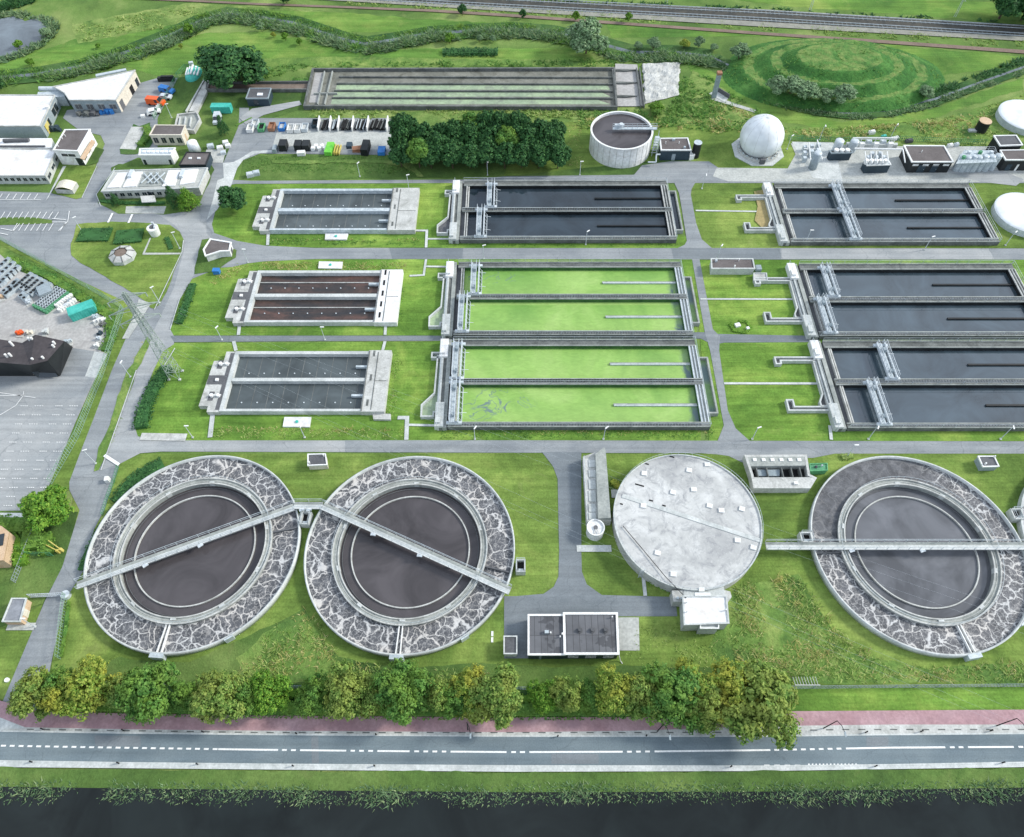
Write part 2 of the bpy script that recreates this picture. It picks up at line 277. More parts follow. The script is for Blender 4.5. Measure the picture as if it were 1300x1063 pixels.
# ------------------------------------------------------------------ mesh builder
class MB:
    def __init__(s): s.v=[]; s.f=[]
    def add(s,vs,fs):
        o=len(s.v); s.v+=[tuple(p) for p in vs]; s.f+=[tuple(i+o for i in q) for q in fs]; return s
    def box(s,x0,x1,y0,y1,z0,z1):
        return s.add([(x0,y0,z0),(x1,y0,z0),(x1,y1,z0),(x0,y1,z0),(x0,y0,z1),(x1,y0,z1),(x1,y1,z1),(x0,y1,z1)],[(3,2,1,0),(4,5,6,7),(0,1,5,4),(1,2,6,5),(2,3,7,6),(3,0,4,7)])
    def obox(s,cx,cy,z0,z1,lx,ly,a=0):
        c,q=math.cos(a),math.sin(a); P=[]
        for z in (z0,z1):
            for dx,dy in ((-1,-1),(1,-1),(1,1),(-1,1)):
                x=dx*lx/2; y=dy*ly/2; P.append((cx+c*x-q*y,cy+q*x+c*y,z))
        return s.add(P,[(3,2,1,0),(4,5,6,7),(0,1,5,4),(1,2,6,5),(2,3,7,6),(3,0,4,7)])
    def sheet(s,pts,z):
        if area(pts)<0: pts=pts[::-1]
        if len(pts)<=4: return s.add([(p[0],p[1],z) for p in pts],[tuple(range(len(pts)))])
        tr=tessellate_polygon([[Vector((p[0],p[1],0)) for p in pts]]); fs=[]
        for t in tr:
            q=[pts[i] for i in t]; fs.append(tuple(t) if area(q)>0 else tuple(t)[::-1])
        return s.add([(p[0],p[1],z) for p in pts],fs)
    def prism(s,pts,z0,z1,top=True):
        if area(pts)<0: pts=pts[::-1]
        n=len(pts); P=[(p[0],p[1],z0) for p in pts]+[(p[0],p[1],z1) for p in pts]
        fs=[(i,(i+1)%n,n+(i+1)%n,n+i) for i in range(n)]
        if top: fs.append(tuple(range(n,2*n))); fs.append(tuple(range(n-1,-1,-1)))
        return s.add(P,fs)
    def ring(s,cx,cy,r0,r1,z0,z1,n=120,a0=0,a1=2*math.pi):
        full=abs(a1-a0-2*math.pi)<1e-6; k=n if full else n+1; P=[]
        for i in range(k):
            a=a0+(a1-a0)*i/n; c,q=math.cos(a),math.sin(a)
            P+=[(cx+r0*c,cy+r0*q,z0),(cx+r1*c,cy+r1*q,z0),(cx+r1*c,cy+r1*q,z1),(cx+r0*c,cy+r0*q,z1)]
        fs=[]
        for i in range(n):
            a=4*i; b=4*((i+1)%k)
            fs+=[(a,a+1,b+1,b)[::-1],(a+1,b+1,b+2,a+2),(a+2,b+2,b+3,a+3),(a+3,b+3,b,a)]
        if not full: fs+=[(0,1,2,3),(4*n+3,4*n+2,4*n+1,4*n)]
        return s.add(P,fs)
    def disc(s,cx,cy,r,z,n=96): return s.add([(cx+r*math.cos(2*math.pi*i/n),cy+r*math.sin(2*math.pi*i/n),z) for i in range(n)],[tuple(range(n))])
    def annulus(s,cx,cy,r0,r1,z,n=120):
        P=[]
        for i in range(n):
            a=2*math.pi*i/n; P+=[(cx+r0*math.cos(a),cy+r0*math.sin(a),z),(cx+r1*math.cos(a),cy+r1*math.sin(a),z)]
        return s.add(P,[(2*i,2*i+1,(2*i+3)%(2*n),(2*i+2)%(2*n)) for i in range(n)])
    def cyl(s,cx,cy,r,z0,z1,n=24,r2=None):
        r2=r if r2 is None else r2
        P=[(cx+r*math.cos(2*math.pi*i/n),cy+r*math.sin(2*math.pi*i/n),z0) for i in range(n)]+[(cx+r2*math.cos(2*math.pi*i/n),cy+r2*math.sin(2*math.pi*i/n),z1) for i in range(n)]
        return s.add(P,[(i,(i+1)%n,n+(i+1)%n,n+i) for i in range(n)]+[tuple(range(n-1,-1,-1)),tuple(range(n,2*n))])
    def tube(s,p,q,r,n=6,r2=None):
        p=Vector(p); q=Vector(q); d=(q-p).normalized(); u=d.orthogonal().normalized(); v=d.cross(u); r2=r if r2 is None else r2
        P=[p+(u*math.cos(2*math.pi*i/n)+v*math.sin(2*math.pi*i/n))*r for i in range(n)]+[q+(u*math.cos(2*math.pi*i/n)+v*math.sin(2*math.pi*i/n))*r2 for i in range(n)]
        return s.add(P,[(i,(i+1)%n,n+(i+1)%n,n+i) for i in range(n)]+[tuple(range(n-1,-1,-1)),tuple(range(n,2*n))])
    def line(s,pts,r,n=6):
        for a,b in zip(pts,pts[1:]): s.tube(a,b,r,n)
        return s
    def wall(s,pts,w,z0,z1,closed=False):
        "mitred wall along a plan line"
        L,Rt=offs(pts,w/2,closed); n=len(pts); k=n if closed else n-1
        P=[]
        for i in range(n): P+=[(L[i][0],L[i][1],z0),(Rt[i][0],Rt[i][1],z0),(Rt[i][0],Rt[i][1],z1),(L[i][0],L[i][1],z1)]
        fs=[]
        for i in range(k):
            a=4*i; b=4*((i+1)%n); fs+=[(a,a+1,b+1,b),(a+1,a+2,b+2,b+1),(a+2,a+3,b+3,b+2),(a+3,a,b,b+3)]
        if not closed: fs+=[(3,2,1,0),(4*n-4,4*n-3,4*n-2,4*n-1)]
        return s.add(P,fs)
    def dome(s,cx,cy,z0,r,h,n=48,rings=12,full=0):
        P=[];fs=[]
        for j in range(rings):
            a=(math.pi/2)*j/rings if not full else -full+(math.pi/2+full)*j/rings
            rr=r*math.cos(a); zz=z0+h*math.sin(a)
            P+=[(cx+rr*math.cos(2*math.pi*i/n),cy+rr*math.sin(2*math.pi*i/n),zz) for i in range(n)]
        P.append((cx,cy,z0+h))
        for j in range(rings-1): fs+=[(j*n+i,j*n+(i+1)%n,(j+1)*n+(i+1)%n,(j+1)*n+i) for i in range(n)]
        fs+=[((rings-1)*n+i,(rings-1)*n+(i+1)%n,rings*n) for i in range(n)]
        return s.add(P,fs)
    def build(s,name,mat,parent=None,smooth=False):
        me=bpy.data.meshes.new(name)
        if parent is not None:
            q=parent
            o=Vector(q['_base'])
        else:
            xs=[p[0] for p in s.v]; ys=[p[1] for p in s.v]; zs=[p[2] for p in s.v]; o=Vector(((min(xs)+max(xs))/2,(min(ys)+max(ys))/2,min(zs)))
        me.from_pydata([(p[0]-o.x,p[1]-o.y,p[2]-o.z) for p in s.v],[],s.f)
        me.materials.append(mat if not isinstance(mat,str) else M[mat])
        if smooth:
            me.polygons.foreach_set('use_smooth',[True]*len(me.polygons))
        me.update(); ob=bpy.data.objects.new(name,me); COL.objects.link(ob)
        if parent is not None: ob.parent=parent; ob['_base']=tuple(o)
        else: ob.location=o; ob['_base']=tuple(o)
        return ob
def area(p): return sum(p[i][0]*p[(i+1)%len(p)][1]-p[(i+1)%len(p)][0]*p[i][1] for i in range(len(p)))/2
def offs(pts,h,closed=False):
    n=len(pts); L=[];Q=[]
    for i in range(n):
        a=pts[i-1] if (i>0 or closed) else None; b=pts[(i+1)%n] if (i<n-1 or closed) else None; p=pts[i]; ns=[]
        for u,v in ((a,p),(p,b)):
            if u is None or v is None: continue
            dx,dy=v[0]-u[0],v[1]-u[1]; l=math.hypot(dx,dy) or 1; ns.append((-dy/l,dx/l))
        if len(ns)==2:
            mx_,my=ns[0][0]+ns[1][0],ns[0][1]+ns[1][1]; l=math.hypot(mx_,my) or 1; mx_/=l; my/=l; c=max(.35,mx_*ns[0][0]+my*ns[0][1]); nx,ny=mx_/c,my/c
        else: nx,ny=ns[0]
        L.append((p[0]+nx*h,p[1]+ny*h)); Q.append((p[0]-nx*h,p[1]-ny*h))
    return L,Q
def gp(pts,z=0): return [G(a,b,z) for a,b in pts]
def tag(o,label=None,cat=None,group=None,kind=None):
    if label: o['label']=label
    if cat: o['category']=cat
    if group: o['group']=group
    if kind: o['kind']=kind
    return o
def thing(name,label,cat,loc,group=None):
    o=bpy.data.objects.new(name,None); COL.objects.link(o); o.empty_display_size=.5
    loc=tuple(loc)+((0,) if len(loc)==2 else ()); o.location=loc; o['_base']=loc
    return tag(o,label,cat,group)
def struct(name,mb,mat): return tag(mb.build(name,mat),kind='structure')
def kids(o): return [c for c in ALLK.get(o.name,[])]
def dup(root,loc,rot=0,sc=1,label=None,group=None):
    c=root.copy(); COL.objects.link(c); c.location=tuple(loc)+((0,) if len(loc)==2 else ()); c.rotation_euler=(0,0,rot); c.scale=(sc,sc,sc) if isinstance(sc,(int,float)) else sc; c['_base']=tuple(c.location)
    if label: c['label']=label
    if group: c['group']=group
    for ch in list(root.children):
        d=ch.copy(); COL.objects.link(d); d.parent=c
        for g_ in list(ch.children):
            e=g_.copy(); COL.objects.link(e); e.parent=d
    return c
# ================================================================== THE SETTING
RAG={'meadow':1.2,'field':.9,'rough':.8,'verge':.6,'lawn3':.35,'lawn':.3,'lawn2':.25,'darkgrass':.5,'pond':.8}
def S(name,pts,z,mat,px=True):
    P=gp(pts,z) if px else pts
    if mat in RAG and len(P)>4 or mat in('meadow','field','rough'):
        amp=RAG[mat]; Q=[]
        for i,(a,b) in enumerate(zip(P,P[1:]+P[:1])):
            n=max(1,min(200,int(math.dist(a,b)/1.6)))
            for k_ in range(n):
                x=a[0]+(b[0]-a[0])*k_/n; y=a[1]+(b[1]-a[1])*k_/n
                v=noise.noise_vector(Vector((x*.35,y*.35,z*50)))+noise.noise_vector(Vector((x*1.2,y*1.2,z*50)))*.5
                Q.append((x+v.x*amp,y+v.y*amp))
        P=Q
    return struct(name,MB().sheet(P,z),mat)
struct('ground',MB().add([(-1800,-700,0),(1800,-700,0),(1800,2600,0),(-1800,2600,0)],[(0,1,2,3)]),'meadow')
Z=[.02]
def nz_():
    Z[0]+=.002; return Z[0]
# far meadows
S('field',[(-900,-60),(2200,30),(1400,38),(1000,8),(860,-8),(300,-70)],nz_(),'field')
S('field',[(0,70),(60,62),(150,30),(235,8),(430,16),(560,26),(640,30),(560,40),(430,42),(300,20),(240,30),(160,58),(100,78),(0,93)],nz_(),'field')
S('field',[(150,82),(260,42),(330,40),(440,62),(560,62),(740,62),(760,78),(420,80),(330,84),(200,96)],nz_(),'field')
S('field',[(770,30),(900,38),(1300,72),(1300,84),(1160,100),(1130,60),(1000,46),(930,56),(900,66),(780,56)],nz_(),'field')
S('field',[(870,80),(905,92),(960,130),(1070,155),(1180,140),(1300,98),(1300,112),(1180,152),(1060,166),(960,150),(900,120)],nz_(),'field')
S('rough_meadow',[(90,30),(240,4),(420,14),(300,14),(220,32),(100,56)],nz_(),'rough')
S('rough_meadow',[(280,76),(420,72),(780,78),(780,84),(395,84),(330,100)],nz_(),'verge')
S('rough_meadow',[(395,140),(500,142),(860,132),(880,90),(915,110),(1000,168),(1300,150),(1300,190),(1005,180),(905,170),(880,160),(735,165),(720,200),(500,160),(390,152)],nz_(),'rough')
S('rough_meadow',[(1000,160),(1100,166),(1200,150),(1300,120),(1300,180),(1140,182),(1005,178)],nz_(),'verge')
# site lawns
S('lawn',[(205,100),(260,96),(302,104),(302,158),(284,206),(270,200),(200,200)],nz_(),'lawn3')
S('lawn',[(300,104),(395,104),(385,138),(310,160),(302,150)],nz_(),'lawn3')
S('lawn',[(268,232),(574,232),(574,314),(330,314),(262,296),(258,280)],nz_(),'lawn2')
S('lawn',[(225,328),(560,328),(558,426),(205,426)],nz_(),'lawn2')
S('lawn',[(205,436),(556,434),(556,560),(160,560)],nz_(),'lawn2')
S('lawn',[(310,197),(500,198),(860,200),(880,222),(305,229)],nz_(),'lawn3')
S('lawn',[(720,155),(930,160),(1010,178),(1020,222),(900,218),(870,200),(640,224),(650,190)],nz_(),'lawn')
S('lawn',[(870,230),(1300,230),(1300,315),(870,315)],nz_(),'lawn')
S('lawn',[(880,330),(1320,330),(1330,560),(900,560)],nz_(),'lawn2')
S('lawn',[(560,300),(880,300),(890,560),(540,560)],nz_(),'lawn2')
S('lawn',[(100,576),(1320,576),(1380,880),(60,890)],nz_(),'lawn')
S('rough_meadow',[(90,862),(150,835),(240,842),(330,800),(385,775),(430,835),(520,848),(600,842),(700,846),(830,846),(1000,852),(1003,874),(60,868)],nz_(),'lawn3')
S('rough_meadow',[(300,835),(355,790),(390,782),(425,838),(470,858),(320,868)],nz_(),'verge')
S('rough_meadow',[(930,745),(1015,730),(1075,830),(1180,850),(1330,840),(1330,868),(930,866),(900,820)],nz_(),'verge')
S('lawn',[(-10,800),(20,790),(56,765),(10,890),(-20,885)],nz_(),'lawn')
S('lawn',[(-10,640),(100,650),(80,720),(56,765),(-40,800)],nz_(),'lawn3')
S('verge_strip',[(0,302),(24,316),(114,361),(158,381),(170,398),(166,418),(143,470),(120,530),(102,577),(88,612),(88,622),(60,625),(60,612),(130,480),(157,396),(130,372),(0,312)],nz_(),'lawn')
S('verge_strip',[(-10,312),(0,312),(130,372),(157,396),(130,480),(60,620),(45,645),(40,600),(115,480),(130,400),(60,350),(-10,330)],nz_(),'verge')
S('mown_verge',[(1003,874),(1320,872),(1330,902),(1003,904)],nz_(),'lawn2')
S('mown_verge',[(60,868),(1003,874),(1003,904),(900,911),(650,912),(330,909),(60,900)],nz_(),'darkgrass')
# roads
W=[(0,243),(66,245),(97,253),(104,250),(122,211),(133,183),(128,172),(100,165),(80,150),(85,140),(148,132),(176,106),(204,98),(226,99),(212,127),(200,150),(200,200),(284,206),(303,160),(304,137),(316,137),(316,150),(500,150),(500,197),(330,195),(305,205),(290,230),(275,262),(269,285),(272,296),(301,306),(336,312),(400,315),(400,329),(342,331),(314,334.5),(295,339),(279,340),(244,354),(228.5,380),(216,418),(221,427),(221,437),(214,438),(207,446),(195,470),(169,536),(175,554),(193,559.5),(210,559.5),(210,573),(178,575.5),(152,589),(150,594),(132,648),(119,673),(109,720),(82,763),(66,837),(52,905),(2,894),(57,763),(79,720),(101,648),(88,622),(88,612),(101,577),(119,531),(142,470),(165,418),(169,398),(157,382),(114,362),(25,318),(0,304),(-60,275),(-60,243)]
S('site_road',W,nz_(),'asphalt')
S('inner_road',[(272,262),(262,276),(262,296),(272,306),(270,330),(244,352),(228.5,380),(216,418),(221,427),(221,437),(207,446),(195,470),(169,536),(175,554),(193,559.5),(210,559.5),(210,573),(178,575.5),(152,589),(128,597),(141,560),(173,470),(200,410),(221,365),(233,320),(230,296),(222,286),(205,275),(190,271)],nz_(),'pale_asphalt')
zr=nz_()
S('site_road',[(200,559.3),(650,559.3),(1320,560.7),(1320,575.8),(1060,575.5),(1030,581),(1000,581),(960,583),(945,588),(925,578),(880,574.8),(740,575),(200,573.4)],zr,'pale_asphalt')
S('site_road',[(438,559.1),(650,559.1),(1320,560.5),(1320,576),(1060,576),(1032,581.5),(1000,581.5),(945,588.5),(925,579),(900,575.5),(438,574.2)],nz_(),'asphalt')
S('site_road',[(330,311.7),(400,315),(590,315),(875,315),(1000,315),(1300,315.6),(1320,315),(1320,329.8),(400,329),(334,332)],nz_(),'asphalt')
S('road_patch',[(494,315),(588,315),(587,328.8),(498,328.8)],nz_(),'asphalt_d')
S('road_patch',[(852,315.3),(990,315.3),(992,328.8),(855,328.8)],nz_(),'asphalt_d')
S('road_patch',[(992,315.5),(1255,315.5),(1262,329.3),(992,329)],nz_(),'pale_asphalt')
S('site_road',[(216,426.3),(560,426.3),(578,427),(578,433),(560,432.8),(400,433.2),(221,434.5)],nz_(),'asphalt_d')
S('site_road',[(885,427.5),(905,424),(1030,426.5),(1040,427),(1040,434),(1030,434.5),(920,435),(905,438)],nz_(),'asphalt_d')
S('site_road',[(575,422),(900,422),(903,430),(575,430)],nz_(),'asphalt_d')
S('site_road',[(1030,424),(1330,423),(1330,431),(1033,431)],nz_(),'asphalt_d')
S('site_road',[(285,228),(320,229.7),(600,228),(600,233.5),(574,232.5),(400,233),(300,233.5),(283,236)],nz_(),'asphalt')
S('site_road',[(600,228),(640,224),(805,222),(815,210),(850,205),(900,205),(925,222),(1350,222),(1350,232.5),(600,232.5)],nz_(),'asphalt')
S('site_road',[(855,230),(884,230),(878,240),(877,247),(883.7,283),(891,304),(904,315.2),(860,315.2),(869,311),(872,306),(866,268),(862,245)],nz_(),'asphalt')
S('site_road',[(878.6,329),(888,329),(905,418),(914,427),(913,445),(924,521),(934,544),(952,560),(911,560),(919,540),(917,530),(901.5,445),(895,423)],nz_(),'asphalt')
S('site_road',[(688,574),(702,592),(708,608),(709.8,700),(709,732),(703,745),(690,754),(655,757),(640,757),(640,836),(671,836),(672,783),(860,782.5),(857,758),(764,755.5),(745,742),(738.8,726),(738,700),(738,574)],nz_(),'asphalt_d')
S('paving',[(811,784),(785,784),(786,826),(812,826)],nz_(),'tiles')
S('paving',[(910,213),(1000,214),(1010,196),(1004,182),(1150,186),(1260,186),(1300,190),(1350,230),(1224,231.5),(925,230.5),(905,224)],nz_(),'tiles')
S('paving',[(1186,214),(1270,216),(1300,228),(1290,236),(1245,231)],nz_(),'pale_asphalt')
S('paving',[(1005,180),(1058,181),(1070,230),(1032,226)],nz_(),'conc_l')
S('storage_yard',[(310,158),(350,163),(500,168),(500,196),(340,194),(318,192),(302,206),(296,206)],nz_(),'asphalt')
S('storage_yard',[(352,166),(500,168),(500,190),(345,190)],nz_(),'tiles')
S('paving',[(283,207),(296,206),(304,202),(320,192),(345,190.5),(345,193.5),(323,195.5),(309,203),(301,214),(292,240),(276,266),(262,280),(270,255),(276,229),(284,226)],nz_(),'conc_l')
S('paving',[(262,190),(287,190),(283,207),(258,206)],nz_(),'tiles')
S('industrial_yard',[(-80,300),(0,323),(24,344),(64,360),(102,384),(121,396),(139,406),(137,419),(128,446),(136,449),(121,480),(96,536),(63,615),(45,648),(-80,650)],nz_(),'pink')
S('parking_area',[(-80,478),(60,478),(120,478),(96,536),(63,615),(45,648),(-80,650)],nz_(),'pale_asphalt')
S('parking_area',[(80,440),(120,446),(108,478),(70,478)],nz_(),'asphalt')
S('paving',[(120,446),(136,450),(122,480),(108,478)],nz_(),'conc_l')
# islands of grass inside the asphalt
S('lawn',[(97,285),(112,283),(142,281.5),(190,283),(216,286),(228,294),(233,304),(232,319),(223,339),(211,372),(203,387),(195.5,392.5),(191.6,392),(183,382),(157,364.6),(127,347),(101.5,334),(91.4,324),(90,309)],nz_(),'lawn')
S('lawn',[(122,246),(124,258),(134,264),(150,271),(208,272),(241,268.5),(254,258),(262,240),(272,215),(262,200),(240,196),(175,200),(145,214)],nz_(),'lawn3')
S('paving',[(160,262),(211,262),(208,271.5),(159,271)],nz_(),'tiles')
S('lawn',[(256,305),(267,303),(300,318),(299,327),(271,345),(247,348),(247,340)],nz_(),'lawn3')
S('verge_strip',[(162,470),(187,427),(190,432),(173,470),(141,560),(127,597),(121,597),(119,590),(141,532)],nz_(),'verge')
S('lawn',[(0,276),(45,276),(66,279),(66,283),(0,286),(-40,290),(-40,280)],nz_(),'lawn3')
S('lawn',[(95,192),(118,185),(132,190),(125,206),(110,210),(96,206)],nz_(),'lawn3')
S('lawn',[(84,211),(124,211),(103,251),(96,253),(66,245)],nz_(),'lawn')
S('lawn',[(152,190),(170,157),(176,161),(190,156),(196,176),(188,190),(172,197),(153,196)],nz_(),'darkgrass')
S('lawn',[(141,213),(150,208),(160,208),(155,214),(142,219)],nz_(),'lawn3')
S('paving',[(152,189),(167,161),(185,161),(172,190)],nz_(),'conc_w')
S('paving',[(58,255),(80,211),(84,211),(62,250)],nz_(),'conc_l')
S('brick_patch',[(176,380),(192,385),(178,407),(163,430),(155,430),(168,405)],nz_(),'tiles')
# flower beds / ground cover
S('path',[(181,322),(190,302),(192,302),(184,321),(230,321),(229,323),(181,323.5)],nz_(),'tiles')
# dirt path and mound approach
S('path',[(905,122),(960,140),(958,143),(902,126)],nz_(),'tiles')
S('dirt_track',[(304,150),(320,138),(380,128),(383,133),(335,146),(312,158)],nz_(),'pale_asphalt')
S('dirt_track',[(345,203),(490,203),(520,206),(538,224),(530,224),(512,210),(480,207),(345,207)],nz_(),'rough')
# straight concrete garden paths
def gpath(pts,w,mat='conc_l'):
    P=gp(pts); L,Q=offs(P,w/2); z=nz_(); return struct('path',MB().sheet(L+Q[::-1],z),mat)
gpath([(883,268),(975,269.5)],.45); gpath([(889,380.3),(1022,380.6)],.45); gpath([(919,487.4),(1062,487.6)],.5)
gpath([(499,293),(542,293.5),(541,315)],.6); gpath([(542,304),(574,304)],.5)
gpath([(541,330),(538,350),(520,351)],.5); gpath([(540,339),(570,339.5)],.5)
gpath([(505,531),(517,531),(516,559)],.8); gpath([(517,540),(558,541)],.5)
gpath([(341,293),(340,312)],.7); gpath([(305,409),(303,426)],.7); gpath([(271,522),(267,556)],.9); gpath([(297,434),(300,446)],.7)
gpath([(179,555),(237,556)],1.6,'conc_w'); gpath([(490,410),(489,426)],.6);gpath([(489,434),(486,446)],.6)
gpath([(732,697),(776,697)],1.2); gpath([(816,728),(819,757)],.6); gpath([(30,870),(80,872)],.4)
gpath([(10,796),(45,796)],1.2,'tiles'); gpath([(1053,541),(1055,559)],.6)
gpath([(776,627.5),(790,627.5)],1.6)
S('worn_lawn',[(957,243),(968,241),(978,246),(986,284),(968,290),(958,280),(962,262)],nz_(),'worn')
# railway, path beside it
z=nz_()
S('rail_embankment',[(300,-22),(500,-10),(640,0),(970,12),(1300,32),(1700,60),(1700,84),(1300,52),(970,34),(640,14),(450,2),(300,-6)],z,'gravel')
S('rail_ballast',[(300,-22),(500,-9),(640,-1),(970,14),(1300,34),(1700,62),(1700,76),(1300,47),(970,28),(640,9),(450,-1),(300,-8)],nz_(),'ballast')
def offset_line(pts,d):
    P=gp(pts); L,Q=offs(P,abs(d)); return L if d>0 else Q
railc=[(300,-15),(640,4),(970,21),(1300,40.5),(1700,69)]
for tr in (-2.2,2.2):
    t=thing('railway_track',('nearer' if tr<0 else 'farther')+' of the two parallel railway tracks on dark ballast','railway track',G(800,12),'railway tracks')
    mb=MB(); sl_=MB(); c=offset_line(railc,tr)
    for a,b in zip(c,c[1:]):
        dx,dy=b[0]-a[0],b[1]-a[1]; l=math.hypot(dx,dy); ux,uy=dx/l,dy/l; an=math.atan2(dy,dx)
        for sgn in (-.75,.75): mb.obox((a[0]+b[0])/2-uy*sgn,(a[1]+b[1])/2+ux*sgn,.25,.4,l,.14,an)
        k=int(l/1.3)
        for i in range(k): sl_.obox(a[0]+dx*(i+.5)/k,a[1]+dy*(i+.5)/k,.1,.26,.3,2.6,an)
    r_=mb.build('rail','steel',t); 
    sb=sl_.build('sleepers','conc_d',t)
S('cycle_path',[(120,-6),(240,-.5),(330,4),(430,7.5),(548,12),(650,18),(970,41),(1122,51),(1300,63.5),(1500,82),(1500,87),(1300,68),(1122,55),(970,44.5),(650,21.5),(548,15),(430,10),(330,6.5),(240,2),(120,-3)],nz_(),'cinder')
# main road in the foreground
kt=[(-300,925),(0,928.6),(160,931),(330,932.8),(650,935),(970,935),(1130,933),(1300,931.6),(1600,925)]
kb=[(-300,962),(0,966.5),(160,969),(330,970.8),(650,973),(970,973.3),(1130,971.5),(1300,968.5),(1600,960)]
S('cycle_path',[(-300,850),(0,889.6),(50,903),(160,906),(330,908.5),(650,911),(900,910),(1010,903),(1300,901),(1600,896)]+kt[::-1],nz_(),'redpath')
S('pavement',[(-300,915),(0,911),(32,923.5),(160,926),(330,927.8),(650,929.8),(800,928),(970,922),(1130,920),(1300,920),(1600,914)]+kt[::-1],nz_(),'conc_w')
S('pavement',[(-300,880),(0,911),(30,924),(0,928),(-300,925)],nz_(),'conc_l')
S('road',kt+kb[::-1],nz_(),'mainroad')
zz=nz_()
S('pavement',kb+[(1600,975),(1300,974),(970,979),(650,980),(330,977),(0,974),(-300,970)],zz,'conc_l')
S('verge_strip',[(-300,971),(0,975),(330,978),(650,981),(970,980),(1300,975),(1600,976),(1600,1200),(-300,1200)],nz_(),'lawn3')
S('canal_water',[(-300,996),(0,999),(330,1003),(650,1006),(970,1005),(1300,1000),(1600,1000),(1600,1240),(-300,1240)],nz_(),'canal')
# kerbs
for nm,ln in (('kerb',kt),('kerb',kb)):
    P=gp(ln); tag(MB().wall(P,.22,0,.26).build('kerb','conc_l'),'pale concrete kerb along the '+('far' if ln is kt else 'near')+' edge of the main road','kerb')
# road markings
mk=MB(); zz=nz_()
def centre(x):
    t=[(-300,943),(0,946.8),(160,949.5),(330,952),(480,953.6),(650,955),(800,954.5),(970,952.5),(1130,949.3),(1300,948.3),(1600,943)]
    for (a,b),(c,d) in zip(t,t[1:]):
        if a<=x<=c: return b+(d-b)*(x-a)/(c-a)
    return 948
def dash(x0,x1,w=.24):
    n=max(1,int((x1-x0)/25))
    P=[G(x0+(x1-x0)*i/n,centre(x0+(x1-x0)*i/n),zz) for i in range(n+1)]; L,Q=offs(P,w/2); mk.sheet(L+Q[::-1],zz)
x=-290
while x<272: dash(x,x+6.2); x+=11.2
for a,b in ((277,353),(358,364),(369.5,375.5),(381,439.5),(445,450.5),(456,462),(467.5,473.5),(479,520),(526,532),(537.5,543.5),(549,555),(561,566.5),(572,643),(649,655),(660,666.5),(672,790.5),(796,802),(807.5,813.5),(819,825),(831,978)): dash(a,b)
x=983
while x<1070: dash(x,x+6); x+=11.3
for a,b in ((1074,1200),(1206,1212),(1217,1223),(1229,1287),(1293,1299),(1304,1420),(1430,1436),(1442,1560)): dash(a,b)
struct('road_markings',mk,'white')
for a_ in ([(120,934),(178,934.5),(179,948),(121,947.6)],[(700,957),(760,957.3),(760,970),(700,970)],[(1100,935.5),(1128,935.3),(1128,947),(1100,947.5)],[(395,935),(404,935),(405,969),(396,969)]): S('road_patch',a_,zz-.001,'asphalt_d')
# bus-bay dashes along the near kerb
mk=MB(); zz=nz_()
for i in range(14): 
    xx=1026+i*4.6; P=gp([(xx,969.6),(xx+2,969.6),(xx+2,972.2),(xx,972.2)],zz); mk.sheet(P,zz)
for i in range(4):
    xx=970+i*13; mk.sheet(gp([(xx,971),(xx+7,971),(xx+7,971.8),(xx,971.8)],zz),zz)
struct('road_markings',mk,'white')
# dark stone dashes in the kerb strip
mk=MB(); zz=nz_()
for i in range(66):
    xx=34+i*20.3
    if xx>1300: break
    y=924.8+ (0 if xx<30 else 0)+min(1,xx/330)*4.6
    if xx>900: y-= (xx-900)/100*2.4 if xx<1060 else 3.9
    mk.sheet(gp([(xx,y),(xx+9,y+.1),(xx+9,y+1.6),(xx,y+1.5)],zz),zz)
struct('pavement_markings',mk,'conc_d')
# parking markings left
mk=MB(); zz=nz_()
def seg(a,b,w=.16):
    P=gp([a,b],zz); L,Q=offs(P,w/2); mk.sheet(L+Q[::-1],zz)
for i in range(6): seg((2+i*9-4,253.5),(7+i*9-4,246))
seg((-40,253.5),(52,253.5),.1)
for i in range(11): seg((1+i*7.6-8,277.5),(6.5+i*7.6-8,269))
for i in range(7): seg((16+i*7.6,293),(22+i*7.6,283.5))
for p,q in (((1,290),(17,293)),((17,293),(25,284)),((88,268),(86,281)),((86,281),(74,293)),((0,296),(10,298)),((66,277.5),(84,279)),((66,282),(84,282)),((76,293),(84,282))): seg(p,q)
seg((137,282.5),(143,270.5),.5); seg((163,283),(168,272),.5)
struct('parking_markings',mk,'white')
mk=MB(); zz=nz_()
for r_ in range(12):
    y=515+r_*11.5
    for c0,wd in ((44-r_*3.6,12),(26-r_*3.6,10),(88-r_*4.1,12),(70-r_*4,10)):
        for q in range(4):
            mk.sheet(gp([(c0+q*wd/4,y),(c0+q*wd/4+1.9,y),(c0+q*wd/4+1.9,y+.9),(c0+q*wd/4,y+.9)],zz),zz)
for p,q in (((-20,503),(30,502)),((-20,496),(45,505)),((0,527),(20,515)),((20,515),(29,503)),((29,503),(30,497))): seg(p,q,.14)
struct('parking_markings',mk,'white')
mk=MB(); zz=nz_(); P=gp([(132.5,578),(151,590)],zz); L,Q=offs(P,.3); mk.sheet(L+Q[::-1],zz); struct('road_markings',mk,'white')
# drain and wheel-line details on site roads
mk=MB(); zz=nz_()
for a,b in (((222,442),(205,470)),((205,470),(171,545)),((173,470),(128,597)),((228,379),(216,418)),((233,305),(231,320)),((231,320),(196,393)),((104,251),(123,211)),((128,262),(122,247)),((122,247),(146,213))):
    P=gp([a,b],zz); L,Q=offs(P,.09); mk.sheet(L+Q[::-1],zz)
struct('kerb_line',mk,'conc_l')
# pond
pz=nz_()
pond=[(-60,24),(0,24),(20,21),(32,27),(46,23),(60,29),(63,38),(57,48),(45,58),(30,66),(12,72),(0,76),(-60,86)]
S('pond_water',pond,pz,'pond')
